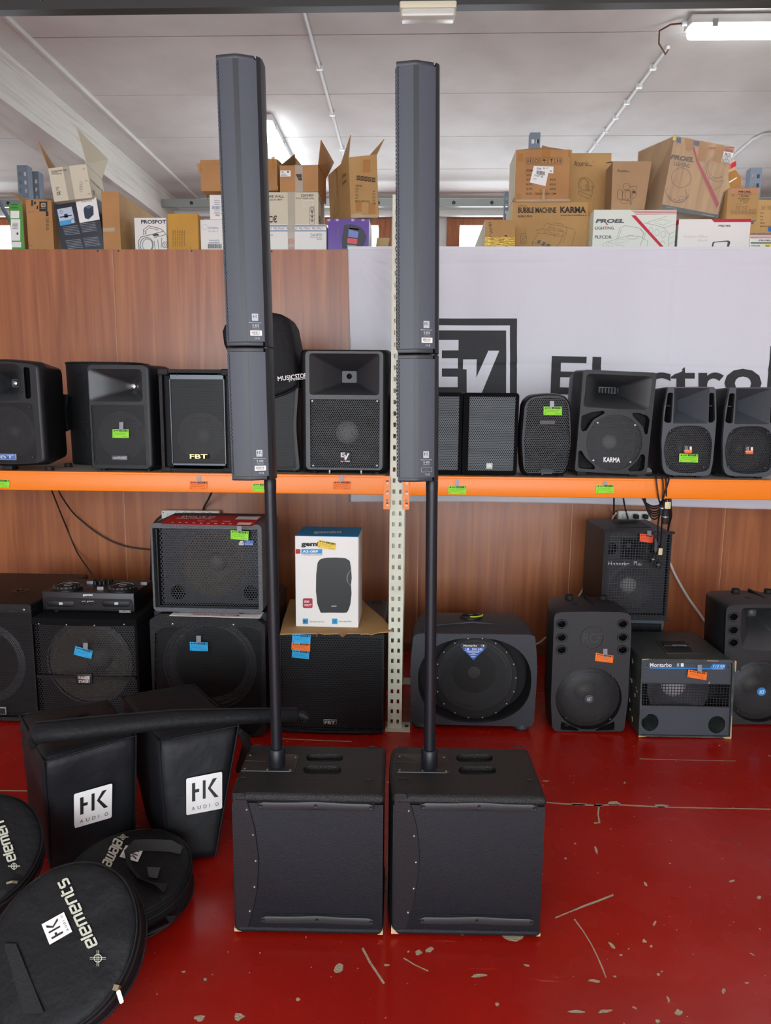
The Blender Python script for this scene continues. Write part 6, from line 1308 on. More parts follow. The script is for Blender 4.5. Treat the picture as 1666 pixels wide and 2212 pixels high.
a, b = T.q(805, 1040), T.q(865, 1055); T.part(MB().rbox(a[0], b[0], .008, .02, a[1] - .03, a[1], .004), 'handle', rub)
base = H
T = Th('speaker', 'black Montarbo stage speaker behind a square wire mesh, cables hanging in front', 'speaker', (aty(*ZJ(725, 917), Yst - .03).x, Yst - .03, base)); T.z = ZJ; T.ref = (725, 620)
wl, wr = T.q(490, 0)[0], T.q(958, 0)[0]; H = T.q(0, 318)[1]
gx0, gx1, gz0, gz1 = T.q(522, 0)[0], T.q(945, 0)[0], T.q(0, 900)[1], T.q(0, 335)[1]; gz = rrect(gx0, gx1, gz0, gz1, .004)
T.part(MB().plate(rrect(wl, wr, 0, H, .008), [gz], 0, .03), 'front_frame', blk2); body(T, rrect(wl, wr, 0, H, .008), .03, .42, blk2, 1, 1, .01)
wiregrid(T, gx0, gx1, gz0, gz1, .006, .0142)
c = T.cr(708, 722, 168); pt = [T.circ(568, 445, 42, 18), T.circ(870, 445, 42, 18)]
T.part(MB().plate(gz, [ell(c[0], c[1], c[2] * .97, c[2] * .97, 36), T.rr(632, 375, 812, 520, .003)] + pt, .04, .045), 'inner_baffle', mat('black inner panel', '1b1d20', .55)); woofer(T, c[0], c[1], c[2], .042, conem, capg, .36)
horn(T, T.rr(632, 375, 812, 520, .003), rrect(*(lambda a: (a[0] - .01, a[0] + .01, a[1] - .012, a[1] + .012))(T.q(722, 448)), .003), .09, m=hornd, y0=.04)
for p in pt: T.part(MB().loft([[(x, .042, z) for x, z in p], [(x, .12, z) for x, z in p]], False, True), 'port', deep)
D = Dec(T, .0395); D.text('Montarbo', 545, 538, 692, 566, .012); D.text('Plus', 725, 535, 778, 566, .01); D.build('lettering', white)
for s_, zz in ((1, 0), (-1, H)):
    for xx in (wl, wr): T.part(MB().rbox(xx - .014, xx + .014, -.003, .02, zz - .01 if s_ < 0 else zz + .0, zz + .002 if s_ < 0 else zz + .014, .004), 'corner', rub)
hh = [T.qz(*p, H) for p in ((585, 252), (720, 248), (765, 283), (620, 285))]; o2 = [T.qz(*p, H) for p in ((560, 243), (745, 240), (830, 290), (600, 292))]
T.part(MB().zprism(rpoly(o2, .008), H - .002, H + .003), 'handle_plate', rub); T.part(MB().zprism(rpoly(hh, .006), H - .001, H + .0038), 'dark_well_sheet', rub); m_ = [Vector(p) for p in hh]; A, B = m_[0].lerp(m_[3], .35), m_[1].lerp(m_[2], .35); T.part(MB().tube([(A.x, A.y, H + .004), (A.x + .01, A.y, H + .012), (B.x - .01, B.y, H + .012), (B.x, B.y, H + .004)], .007, 8), 'handle', rub)  # flat black sheet under the handle stands in for a shaded recess
price_tag(T, [(752, 330), (845, 342), (838, 396), (748, 384)], 'red', 'red orange price tag at the top of the wire mesh Montarbo speaker', tapepts=tsq(800, 310, 828, 345))
mst = T; mstH = base + H
# --- Montarbo 112 SA sub, worn edges
T = floor_spk('subwoofer', 'worn dark green grey Montarbo 112 SA subwoofer with two round ports', ZJ, 745, 1400, 1760, cat='subwoofer', rz=1.5)
gsa = mat('worn green grey paint', '333a37', .5, bump=(140, .4), var=(14, '47504c', .45, .7)); tan = mat('bare plywood edge', 'b39b70', .8)
out = rpoly([T.q(*p) for p in [(742, 1745), (1388, 1760), (1418, 1240), (1390, 1212), (765, 1205)]], [.008, .008, .012, .012, .008]); H = T.q(1000, 1208)[1]
rec = rpoly([T.q(*p) for p in [(758, 1738), (1378, 1748), (1398, 1232), (772, 1222)]], .003)
T.part(MB().plate(out, [rec], 0, .03), 'front_frame', gsa); body(T, out, .03, .42, gsa, 1, 1, .01)
win = [T.q(*p) for p in [(765, 1385), (1388, 1390), (1382, 1552), (758, 1535)]]; pts = [T.circ(828, 1656, 60, 22), T.circ(1295, 1672, 60, 22)]
T.part(MB().plate(rec, [win] + pts, .012, .02), 'baffle', mat('dark slate panel', '3a3f46', .5, bump=(200, .2)))
wg = T.part(MB(), 'x', wire) if False else None
a, b = win[3], win[1]; wiregrid(T, win[3][0], win[1][0], win[3][1], win[1][1], .010, .0145); c = T.cr(1040, 1440, 190); woofer(T, c[0], c[1], c[2] * 1.1, .035, conem, capw, .42)
T.part(MB().box(win[3][0] - .01, win[1][0] + .01, .15, .154, win[3][1] - .02, win[1][1] + .02), 'inner_baffle', deep, smooth=0)
for p in pts: T.part(MB().loft([[(x, .012, z) for x, z in p], [(x, .14, z) for x, z in p]], False, True), 'port', gsa)
D = Dec(T, .0105); D.poly([(782, 1240), (1390, 1252), (1390, 1288), (782, 1275)]); D.build('name_plate', mat('slate name plate', '3c4650', .45)); D = Dec(T, .0095); D.poly([(825, 1268), (990, 1270), (1245, 1275), (1265, 1245), (1358, 1247), (1345, 1284), (825, 1278)]); D.build('blue_stripe', mat('stripe blue', '2a7fc4', .4))
D = Dec(T, .0085); D.text('Montarbo', 826, 1238, 978, 1266, .015); D.rect(1042, 1240, 1062, 1264); D.oval(1032, 1252, 6, 9, 3, 8, 90, 270); D.oval(1024, 1252, 8, 12, 3, 8, 90, 270); D.text('112 SA', 1268, 1252, 1348, 1270, .01, .25); D.text('ACTIVE SUBWOOFER', 1262, 1277, 1340, 1283); D.build('name_print', white)
screws(T, [T.q(803, 1254), T.q(1372, 1268)], .005, .009)
for p in ([(758, 1560), (760, 1400), (764, 1400), (763, 1560)], [(1412, 1215), (1426, 1222), (1420, 1300), (1414, 1290)], [(742, 1740), (800, 1746), (742, 1752)], [(1330, 1752), (1390, 1745), (1388, 1764), (1340, 1760)], [(765, 1206), (830, 1204), (765, 1214)], [(1380, 1745), (1390, 1600), (1394, 1600), (1390, 1750)], [(1220, 1216), (1300, 1218), (1300, 1222), (1220, 1220)], [(1228, 1375), (1236, 1360), (1238, 1380)]):
    D = Dec(T, -.0008 if p[0][0] != 758 else .011); D.poly(p); D.build('worn_edge', tan)
r_ = random.Random(5)
for k in range(9):
    z = r_.uniform(.03, H - .05); y = r_.uniform(.01, .12); bb, tt = T.q(742, 1745), T.q(765, 1205); x = bb[0] + (tt[0] - bb[0]) * (z - bb[1]) / (tt[1] - bb[1]); hh_ = r_.uniform(.006, .025)
    T.part(MB().prism(rpoly([(y, z), (y + .012, z + .003), (y + .014, z + hh_), (y + .003, z + hh_ * .8)], .003, 2), 0, .002).xf(Matrix(((0, 1, 0, x - .0018), (1, 0, 0, .028), (0, 0, 1, 0), (0, 0, 0, 1)))), 'worn_patch', tan, smooth=0)
o2 = [T.qz(*p, H) for p in ((858, 1075), (1080, 1078), (1170, 1172), (935, 1168))]; T.part(MB().zprism(rpoly(o2, .004), H - .002, H + .003), 'handle_plate', mat('handle plate', '2a2e2e', .45))
hl_ = [T.qz(*p, H) for p in ((885, 1088), (1060, 1086), (1125, 1160), (950, 1165))]; T.part(MB().zprism(rpoly(hl_, .01), H, H + .0036), 'dark_well_sheet', rub); m_ = [Vector(p) for p in hl_]; A, B = m_[0].lerp(m_[3], .4), m_[1].lerp(m_[2], .4); hd = T.part(MB().rbox(A.x, B.x, A.y - .014, A.y + .014, H + .002, H + .012, .004), 'handle', rub)  # near-black sheet on the plate: recess shade given as colour, nothing is sunk
D = Dec(T, fn=lambda x, y: (lambda p: (p[0], p[1], H + .0128))(T.qz(x, y, H + .0128))); D.text('Montarbo', 975, 1105, 1075, 1117, .01, rot=180); D.build('handle_lettering', silver)
feet(T, .38, .4, .018, .012)
price_tag(T, [(1088, 1278), (1219, 1298), (1213, 1352), (1080, 1330)], 'orange', 'orange price tag on the worn Montarbo 112 SA subwoofer', tapepts=tsq(1150, 1243, 1180, 1300), y=-.003)
# ================================================================== cartons stacked on the shelf behind the partition
ZSH = 2.361
BX = {}
def carton(name, label, zm, xl, xr, yt, Y, depth, m, zb=None, rz=0.0, ry=0.0, yb=None, pivot='l', cat='carton', side=None, rx=0.0):
    """front face from zoom pixels: left, right, top; bottom at zb (what it stands on) or at zoom pixel yb"""
    tl = aty(*zm(xl, yt), Y); tr = aty(*zm(xr, yt), Y)
    if zb is None: zb = aty(*zm((xl + xr) / 2, yb), Y).z
    w = (tr.x - tl.x) / max(cos(radians(rz)), .3); h = tl.z - zb
    T = Th(name, label, cat, (tl.x, Y, zb), rz=rz, ry=ry, rx=rx); T.z = zm; T.ref = ((xl + xr) / 2, yt + .4 * (xr - xl)); T.w, T.h, T.dp = w, h, depth; T.top = zb + h
    return T
def fill(T, m, top=True, wall=.004):
    w, h, d = T.w, T.h, T.dp
    if top: T.part(MB().rbox(0, w, 0, d, 0, h, .003, .002), 'box', m)
    else: # open: four walls and a bottom
        T.part(MB().box(0, w, 0, wall, 0, h), 'front_wall', m, smooth=0); T.part(MB().box(0, w, d - wall, d, 0, h), 'rear_wall', m, smooth=0)
        T.part(MB().box(0, wall, wall, d - wall, 0, h), 'side_wall', m, smooth=0); T.part(MB().box(w - wall, w, wall, d - wall, 0, h), 'side_wall', m, smooth=0); T.part(MB().box(wall, w - wall, wall, d - wall, 0, wall), 'bottom', m, smooth=0)
def flap(T, pts, m, name='flap', t=.004):
    """flap from four local 3-D points"""
    P = [Vector(p) for p in pts]; n = (P[1] - P[0]).cross(P[3] - P[0]).normalized() * t
    T.part(MB().hexa(P + [p + n for p in P]), name, m, smooth=0)
def tapeband(T, x0, x1, z0, z1, m=None, y=-.0008): T.part(MB().box(x0, x1, y, .0, z0, z1), 'parcel_tape', m or tapeb, smooth=0)
def marks(D, x, y, s, n=4, dx=None):
    """shipping symbols in boxes"""
    for k in range(n):
        a = x + k * (dx or s * 1.15); D.line([(a, y), (a + s, y), (a + s, y + s), (a, y + s)], s * .06, True)
        c = a + s / 2
        if k % 4 == 0: D.line([(a + s * .3, y + s * .8), (a + s * .3, y + s * .2)], s * .12); D.line([(a + s * .7, y + s * .8), (a + s * .7, y + s * .2)], s * .12)
        elif k % 4 == 1: D.oval(c, y + s * .5, s * .28, None, s * .08, 10)
        elif k % 4 == 2: D.poly([(a + s * .15, y + s * .45), (c, y + s * .15), (a + s * .85, y + s * .45)]); D.line([(c, y + s * .4), (c, y + s * .85)], s * .08)
        else: D.poly([(a + s * .25, y + s * .15), (a + s * .75, y + s * .15), (c, y + s * .55)]); D.line([(c, y + s * .5), (c, y + s * .85)], s * .08)
    return D
grn = mat('green carton print', '4c9a3a', .6); dkb = mat('navy printed carton', '2a3038', .5); purp = mat('purple printed carton', '6a4fa0', .45)
# --- left group
T = carton('carton', 'narrow green and white computer carton with an open brown flap', ZO, 72, 178, 615, 4.75, .32, grn, ZSH, rz=4); fill(T, grn)
D = Dec(T); D.rect(88, 680, 162, 742); D.rect(92, 750, 170, 930); D.rect(102, 940, 178, 985); D.build('white_panel', paper); D = Dec(T, -.002); D.rect(140, 862, 155, 880)
for k in range(5): D.rect(105, 782 + k * 11, 150, 786 + k * 11)
D.build('print', ink); D = Dec(T, -.0018); D.rect(92, 622, 148, 634); D.rect(92, 648, 150, 660); D.build('green_print', mat('dark green print', '2f6b2a', .6))
T.part(MB().box(T.w, T.w + .0015, .002, T.dp, 0.06, T.h), 'brown_side', card, smooth=0)
flap(T, [(T.w, .01, T.h), (T.w, .2, T.h), (T.w - .02, .2, T.h + .06), (T.w - .07, .02, T.h + .07)], card)
gr = T
T = carton('carton', 'brown HP computer carton with black printed corner and taped bottom', ZO, 213, 425, 588, 4.66, .36, cardO, ZSH, rz=3); fill(T, cardO)
D = Dec(T); D.rect(330, 602, 397, 684); D.rect(384, 684, 406, 725); marks(D, 385, 735, 24, 1); D.text('hp', 0, 0, 1, 1) if False else None
for yy in (770, 800, 830): D.oval(398, yy, 9, None, 4, 8)
D.line([(236, 690), (285, 690)], 2); D.line([(243, 970), (243, 945)], 3); D.line([(243, 970), (272, 970)], 3); D.rect(262, 590, 276, 640); D.poly([(285, 605), (302, 600), (300, 625), (284, 628)]); D.poly([(308, 640), (322, 634), (320, 664), (306, 668)]); D.build('print', ink)
D = Dec(T, -.0018); D.rrect(344, 615, 384, 650, 8); D.text('invent', 342, 655, 386, 664); D.build('logo_panel', cardL); D = Dec(T, -.0024); D.text('hp', 350, 620, 380, 646, .02, .2); D.build('logo_letters', ink)
tapeband(T, T.w * .3, T.w * .75, 0, T.h * .18, ctape); flap(T, [(.02, .0, T.h), (T.w - .03, .0, T.h), (T.w - .02, .07, T.h + .022), (.1, .09, T.h + .03)], cardO)
T = carton('carton', 'navy PowerWorld carton with computer picture, leaning sideways under a beige carton', ZO, 452, 800, 622, 4.64, .24, dkb, ZSH)
p0 = aty(*ZO(528, 1000), 4.64); T.M = Matrix.Translation((p0.x + .012, 4.64, ZSH)) @ Matrix.Rotation(radians(-7.8), 4, 'Y'); T.o.matrix_world = T.M; T.I = T.M.inverted(); T.co = T.I @ CO; T.w = T.q(805, 568)[0]; T.h = T.q(460, 625)[1]; fill(T, dkb)
D = Dec(T); D.poly([(632, 592), (805, 568), (836, 752), (668, 782)]); D.build('picture_panel', paper); D = Dec(T); D.poly([(478, 668), (600, 645), (632, 780), (506, 806)]); D.build('office_picture', mat('office picture', 'b9c7d6', .5)); D = Dec(T, -.0018); D.poly([(497, 768), (590, 752), (598, 790), (506, 806)]); D.build('blue_picture', mat('sky blue print', '3f9bd6', .5))
D = Dec(T, -.002); D.poly([(536, 710), (565, 703), (572, 735), (543, 742)]); D.poly([(500, 730), (600, 712), (603, 722), (503, 740)]); D.oval(610, 770, 16, 26, 4); D.oval(513, 690, 10, 14, 3); D.build('office_print', mat('dark blue print', '2d3a55', .5))
D = Dec(T, -.002); D.poly([(700, 672), (708, 648), (745, 630), (782, 642), (785, 712), (742, 752), (712, 742)]); D.build('tower_picture', mat('tower picture', '28364a', .4)); D = Dec(T, -.0026); D.poly([(706, 650), (745, 632), (780, 643), (742, 664)]); D.build('tower_top', mat('tower top', '5a6a80', .4))
D = Dec(T, -.002); D.text('PowerWorld', 680, 592, 770, 606, .02, .15, rot=-6); D.build('brand_print', mat('orange grey print', 'c88a5a', .5))
D = Dec(T, -.0016)
for bx, by in ((525, 815), (670, 790), (550, 930), (695, 910)):
    for k in range(6): D.poly([(bx + k * 4, by + k * 13), (bx + 125 + k * 4, by - 14 + k * 13), (bx + 126 + k * 4, by - 10 + k * 13), (bx + 1 + k * 4, by + 4 + k * 13)])
D.build('specification_print', mat('grey print', '8b9299', .5)); pwT = T
T = carton('carton', 'beige LED scanner carton lying tilted on the navy carton, top flaps standing open', ZO, 398, 715, 325, 4.58, .3, cardG, None, ry=-8.5, yb=608); P_ = aty(*ZO(455, 605), 4.58)
T.M = Matrix.Translation(P_) @ Matrix.Rotation(radians(-8), 4, 'Y') @ Matrix.Rotation(radians(6), 4, 'Z'); T.o.matrix_world = T.M; T.I = T.M.inverted(); T.co = T.I @ CO
a = T.q(770, 560); b = T.q(400, 325); T.w = a[0]; T.h = b[1]; fill(T, cardG, False)
cw = T.w; ch_ = T.h
flap(T, [(0, .002, ch_), (0, .3, ch_), (-.06, .28, ch_ + .13), (-.035, .01, ch_ + .17)], cardO); flap(T, [(cw, .0, ch_), (cw, .29, ch_), (cw + .06, .30, ch_ + .12), (cw - .02, .0, ch_ + .21)], cardG)
tapeband(T, cw * .38, cw * .55, .0, ch_, ctape)
D = Dec(T); D.text('LED SCAN3 SCANNER Co-2020', 428, 336, 556, 352, .01, rot=-5); D.text('Code LU2U2', 432, 352, 482, 366, rot=-5); D.text('Gross Weight: 5Kg', 434, 364, 516, 380, rot=-5); D.text('C\u20ac', 475, 518, 508, 550, .03, rot=-5); D.line([(470, 485), (490, 512)], 3); D.line([(492, 482), (468, 514)], 3); D.line([(465, 487), (497, 480)], 3)
for k in range(4): D.line([(668, 440 + k * 20), (686, 437 + k * 20), (690, 456 + k * 20), (671, 459 + k * 20)], 2.5, True)
for x, y in ((690, 320), (712, 420), (735, 530)): D.line([(x, y + 14), (x + 12, y)], 2.5); D.line([(x + 10, y + 18), (x + 22, y + 4)], 2.5)
D.build('print', inkb); bgT = T
D = Dec(T, fn=lambda u, v: (cw + .0015, u, v)); D.text('LED-SCAN3 SCANNER Co-2020', .03, ch_ * .62, .27, ch_ * .55, .01); D.text('C\u20ac', .03, ch_ * .3, .07, ch_ * .14, .03); D.build('side_print', inkb)
T = carton('carton', 'tall plain brown carton with long side turned, strip of clear tape', ZO, 845, 990, 520, 4.52, .6, cardO, ZSH, rz=-.5); fill(T, cardO); T.part(MB().box(T.w - .001, T.w + .0015, .0, T.dp - .002, .005, T.h - .002), 'side_panel', card, smooth=0); D = Dec(T); D.poly([(862, 825), (962, 818), (962, 850), (864, 856)]); D.build('tape_strip', ctape)
T = carton('carton', 'white PROSPOT spotlight carton with line drawing', ZO, 1122, 1390, 738, 4.62, .25, cardW, ZSH); fill(T, cardW)
D = Dec(T); D.text('PROSPOT', 1182, 756, 1390, 788, .03); D.build('title', ink)
D = Dec(T); D.oval(1228, 965, 55, 62, 5); D.oval(1235, 965, 42, 50, 4); D.line([(1165, 1000), (1158, 935), (1180, 900), (1300, 870), (1370, 850), (1405, 900), (1412, 1000)], 5); D.line([(1205, 885), (1200, 840), (1245, 805), (1345, 830), (1370, 850)], 5); D.line([(1225, 878), (1222, 845), (1250, 822), (1330, 842)], 4); D.line([(1290, 905), (1385, 880)], 4); D.oval(1385, 965, 25, None, 5); D.oval(1385, 965, 12, None, 4); D.line([(1290, 930), (1300, 1000)], 4); D.line([(1320, 920), (1330, 1000)], 4); D.line([(1355, 905), (1350, 990)], 4); D.poly([(1275, 880), (1318, 868), (1335, 885), (1290, 895)]); D.line([(1205, 850), (1218, 850), (1222, 880)], 3); D.build('drawing', mat('drawing ink', '4a4a4a', .6))
T = carton('carton', 'ochre carton with small sideways text beside the PROSPOT carton', ZO, 1400, 1655, 705, 4.58, .3, cardO, ZSH, rz=-1); 
och = mat('ochre cardboard', 'c7953f', .75, var=(4, 'bb8937', .4, .7)); fill(T, och); D = Dec(T)
for k in range(6): D.text('HEDE Bonn Energy GmbH Co', 1440 + k * 19 - 60, 905, 1440 + k * 19 + 76, 917, rot=90)
D.build('print', inkb); D = Dec(T); D.text('7', 1592, 985, 1602, 1000); D.build('print_number', ink)
# --- middle group (behind the left column)
T = carton('carton', 'white PSL carton with barcode and web address standing low', ZP, 117, 420, 705, 4.60, .3, cardW, ZSH); fill(T, cardW); D = Dec(T); D.text('220/240Vac', 182, 762, 262, 778); D.text('Gross Weight 7 Kg', 182, 790, 258, 800); D.text('www.psl.it', 188, 858, 268, 876); D.rect(186, 884, 272, 888); D.build('blue_print', mat('blue grey print', '4a6a92', .6)); D = Dec(T)
x = 180; r_ = random.Random(2)
while x < 285: w_ = r_.uniform(1.5, 5); D.rect(x, 895, x + w_, 930); x += w_ + r_.uniform(1.5, 4)
D.build('barcode', ink); D = Dec(T); D.oval(155, 762, 26, 20, 2); D.build('stamp', mat('pale stamp', '9fb6cc', .6)); tA = T
T = carton('carton', 'small white PSL carton with barcode stacked on the white carton', ZP, 190, 420, 510, 4.62, .25, cardW, None, yb=703); fill(T, cardW); D = Dec(T); x = 214
while x < 275: w_ = r_.uniform(1.5, 5); D.rect(x, 598, x + w_, 622); x += w_ + r_.uniform(1.5, 4)
for yy in (555, 570, 585, 628, 645): D.rect(228, yy, 272, yy + 4)
D.build('print', mat('grey blue print', '6d7a90', .6)); D = Dec(T); D.text('PSL', 240, 664, 275, 678, .03); D.rect(222, 655, 290, 658); D.build('logo', redp); tB = T
T = carton('carton', 'plain brown carton with taped corners, stacked above the small white cartons', ZP, 92, 728, 262, 4.60, .33, cardO, None, yb=575, ry=-1.5); T.z = ZP; T.h = aty(*ZP(300, 235), 4.6).z - aty(*ZP(300, 500), 4.6).z; 
zb_ = aty(*ZP(700, 482), 4.66).z; T.M = Matrix.Translation((aty(*ZP(128, 575), 4.6).x, 4.66, zb_ + .002)) @ Matrix.Rotation(radians(-4), 4, 'Y') @ Matrix.Rotation(radians(-2), 4, 'Z'); T.M = Matrix.Translation((aty(*ZP(125, 500), 4.66).x, 4.66, zb_ + .001)) @ Matrix.Rotation(radians(-1.5), 4, 'Z'); T.o.matrix_world = T.M; T.I = T.M.inverted(); T.co = T.I @ CO
T.w = T.q(722, 400)[0]; T.h = T.q(300, 235)[1]; fill(T, cardO); D = Dec(T); D.poly([(92, 270), (120, 262), (138, 330), (112, 345)]); D.poly([(676, 215), (700, 212), (705, 310), (684, 310)]); D.poly([(690, 475), (728, 440), (728, 475)]); D.build('tape_strip', tapeb); D = Dec(T); D.line([(176, 548), (176, 515), (190, 512)], 4); D.build('print', ink); flap(T, [(T.w - .09, .0, T.h), (T.w, .02, T.h), (T.w + .01, .2, T.h + .012), (T.w - .06, .2, T.h + .03)], cardO); plainT = T
T = carton('carton', 'low white PSL-ITALY Cod.W351 carton with blue stripes and red tape logo', ZP, 420, 1105, 742, 4.58, .32, cardW, ZSH); fill(T, cardW)
D = Dec(T); D.rect(420, 750, 1103, 757); D.rect(420, 789, 1103, 796); D.text('Cod.W351', 982, 812, 1070, 834, .005); D.text('Gross Weight: 9 Kg', 978, 838, 1070, 848); D.text('RAPTOR', 1034, 853, 1070, 862, .01); D.text('245V', 650, 820, 690, 832); D.build('blue_print', mat('petrol print', '3a6d8e', .6)); D = Dec(T)
for k in range(6): D.text('PSL-ITALY', 594 + k * 100 - 100, 765, 680 + k * 100 - 100, 782, .01)
D.build('stripe_lettering', mat('dull red print', 'a06a6e', .6)); D = Dec(T); D.disc(832, 872, 26, 24); D.rect(815, 918, 852, 938); D.build('red_logo', mat('red tape logo', 'bf4a46', .5)); tapeband(T, T.q(805, 0)[0], T.q(860, 0)[0], 0, T.h, ctape, -.0016); wT = T
T = carton('carton', 'beige FIRE WALL carton marked K1419 with CE mark and clear tape', ZP, 420, 1042, 490, 4.59, .32, cardG, wT.top + .001); fill(T, cardG); D = Dec(T); D.text('FIRE WALL', 645, 514, 775, 533, .015); D.text('Code K1419', 645, 541, 757, 556, .01); D.text('220/240V', 906, 505, 1008, 524, .015); D.text('Gross Weight: 6 Kg', 866, 530, 1008, 548, .005, .2); D.text('C\u20ac', 650, 672, 720, 728, .03)
for k in range(4):
    y = 602 + k * 35; D.line([(976, y), (1012, y), (1012, y + 33), (976, y + 33)], 2.5, True)
D.oval(994, 618, 11, None, 4, 10); D.poly([(982, 640), (1006, 640), (994, 655)]); D.line([(994, 650), (994, 666)], 4); D.line([(994, 695), (994, 680)], 5); D.poly([(984, 684), (994, 672), (1004, 684)]); D.poly([(982, 720), (994, 708), (1006, 720)]); D.build('print', mat('grey black print', '3c3c38', .6)); D = Dec(T); D.line([(925, 553), (998, 553), (998, 598), (925, 598)], 3, True); D.build('label_outline', paper); tapeband(T, T.q(805, 0)[0], T.q(862, 0)[0], 0, T.h, ctape, -.0016); fwT = T
D = Dec(T, fn=lambda u, v: (T.w + .0012, u, v)); D.text('FIRE WALL', .03, T.h * .9, .2, T.h * .78, .01); D.text('C\u20ac', .02, T.h * .34, .09, T.h * .14, .03); D.build('side_print', mat('grey black print', '3c3c38', .6))
T = carton('carton', 'open brown PSL carton with two flaps up and white address label', ZP, 740, 1042, 282, 4.60, .28, cardO, fwT.top + .001, rz=-3); fill(T, cardO, False); w, h, d = T.w, T.h, T.dp
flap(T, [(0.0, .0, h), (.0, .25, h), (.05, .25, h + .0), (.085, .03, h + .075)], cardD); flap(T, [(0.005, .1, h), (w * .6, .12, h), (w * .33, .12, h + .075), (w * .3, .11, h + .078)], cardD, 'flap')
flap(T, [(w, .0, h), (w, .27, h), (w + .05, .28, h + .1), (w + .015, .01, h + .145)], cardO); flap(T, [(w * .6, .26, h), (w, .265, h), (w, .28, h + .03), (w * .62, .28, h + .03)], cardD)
tapeband(T, T.q(862, 0)[0], T.q(922, 0)[0], 0, h, ctape, -.0016); D = Dec(T, -.002); D.rect(744, 321, 827, 368); D.build('address_label', paper); D = Dec(T, -.0025); D.text('PSL', 748, 328, 776, 340, .01); D.rect(800, 326, 812, 338); D.rect(748, 348, 790, 351); D.rect(748, 356, 800, 359); D.build('label_print', ink); D = Dec(T, -.0025); D.poly([(865, 350), (910, 347), (914, 375), (880, 378)]); D.poly([(880, 380), (916, 378), (914, 400), (890, 398)]); D.build('tape_print', mat('smudged print', '4a3b2a', .7))
T = carton('carton', 'purple carton picturing a stage light', ZP, 1117, 1440, 697, 4.58, .28, purp, ZSH); fill(T, purp)
D = Dec(T); D.poly([(1245, 745), (1300, 740), (1370, 760), (1400, 790), (1420, 840), (1410, 880), (1385, 930), (1230, 930), (1225, 850), (1240, 790)]); D.build('picture_light', mat('picture dark', '35323f', .5)); D = Dec(T, -.0018); D.poly([(1280, 780), (1358, 800), (1350, 848), (1276, 838)]); D.build('picture_blue', mat('picture blue', '7386c4', .5)); D = Dec(T, -.0018); D.poly([(1272, 848), (1348, 856), (1345, 898), (1268, 888)]); D.build('picture_red', mat('picture red', 'd9545a', .5)); D = Dec(T, -.0018); D.poly([(1268, 900), (1340, 905), (1338, 936), (1265, 936)]); D.build('picture_green', mat('picture green', '3fae86', .5)); D = Dec(T); D.line([(1200, 760), (1200, 850)], 4); D.line([(1215, 750), (1250, 742)], 4); D.poly([(1285, 768), (1360, 776), (1360, 786), (1285, 778)]); D.build('picture_grey', mat('picture grey', '9a9aa8', .5))
for x in (1125, 1190, 1312, 1392): D = Dec(T); D.disc(x, 708, 13, 10); D.build('picture_lamp', mat('lamp picture', 'b9a6d8', .5))
T.part(MB().box(T.w - .001, T.w + .0015, 0, T.dp - .002, .004, T.h - .002), 'side_panel', mat('white green side', 'd3dcd0', .6), smooth=0); puT = T
T = carton('carton', 'tall open brown carton with shipping symbols standing slightly turned on the purple carton', ZP, 1310, 1528, 215, 4.66, .3, card, None, rz=14, yb=690); zb_ = puT.top + .008
p = aty(*ZP(1298, 665), 4.62); T.M = Matrix.Translation((p.x, 4.62, zb_)) @ Matrix.Rotation(radians(-2.5), 4, 'Y') @ Matrix.Rotation(radians(-8), 4, 'Z'); T.o.matrix_world = T.M; T.I = T.M.inverted(); T.co = T.I @ CO
# the wide left side faces the shop as well: carton built with its printed end on the right
T.w = T.q(1515, 690)[0]; T.h = T.q(1320, 212)[1]; T.dp = .3; w, h = T.w, T.h
L0, L1 = -.205, .13
T.part(MB().zprism([(0, 0), (w, 0), (w + L0 + .0, .30), (L0, .30)], 0, .004), 'bottom', card, smooth=0); T.part(MB().box(0, w, 0, .004, 0, h), 'front_wall', card, smooth=0)
T.part(MB().hexa([(0, .0, 0), (0, .006, 0), (L0 + .004, .30, 0), (L0, .296, 0), (0, 0, h), (0, .006, h), (L0 + .004, .3, h), (L0, .296, h)]), 'side_wall', card, smooth=0); T.part(MB().hexa([(w, .0, 0), (w, .006, 0), (w + L0 + .004, .30, 0), (w + L0, .296, 0), (w, 0, h), (w, .006, h), (w + L0 + .004, .3, h), (w + L0, .296, h)]), 'side_wall', card, smooth=0); T.part(MB().box(L0, w + L0, .296, .30, 0, h), 'rear_wall', card, smooth=0)
flap(T, [(0, 0, h), (L0, .296, h), (L0 + .06, .30, h + .0), (.015, .01, h + .13)], card); flap(T, [(w, 0, h), (w + L0, .296, h), (w + L0 + .1, .3, h + .02), (w + .045, .02, h + .09)], card)
D = Dec(T)
for k in range(5): D.rect(1343 + k * 30, 360 + k * 4, 1369 + k * 30, 396 + k * 4)
for k, t in enumerate(('ITEM NO.', 'VOLT.', 'QTY.', 'N.W.', 'G.W.', 'MEAS. 50X10 X25')): D.text(t, 1333, 432 + k * 24, 1333 + (55, 28, 24, 24, 24, 110)[k], 448 + k * 24, .01)
for k, t in enumerate(('V', 'PCS', 'KGS', 'KGS', 'CM')): D.text(t, 1466, 476 + k * 24, 1490, 490 + k * 24, .01)
D.build('print', mat('dark kraft print', '3d2f1e', .7)); D = Dec(T, -.002)
for k in range(5): D.oval(1356 + k * 30, 378 + k * 4, 8, None, 3, 8)
D.build('symbol_cutouts', card); D = Dec(T); D.rect(1392, 235, 1450, 335); D.rect(1335, 560, 1380, 640); D.rect(1435, 570, 1490, 660); D.build('parcel_tape', tapeb); D = Dec(T, -.002); D.poly([(1300, 668), (1340, 655), (1420, 672), (1512, 668), (1512, 690), (1300, 690)]); D.build('clear_tape', ctape)
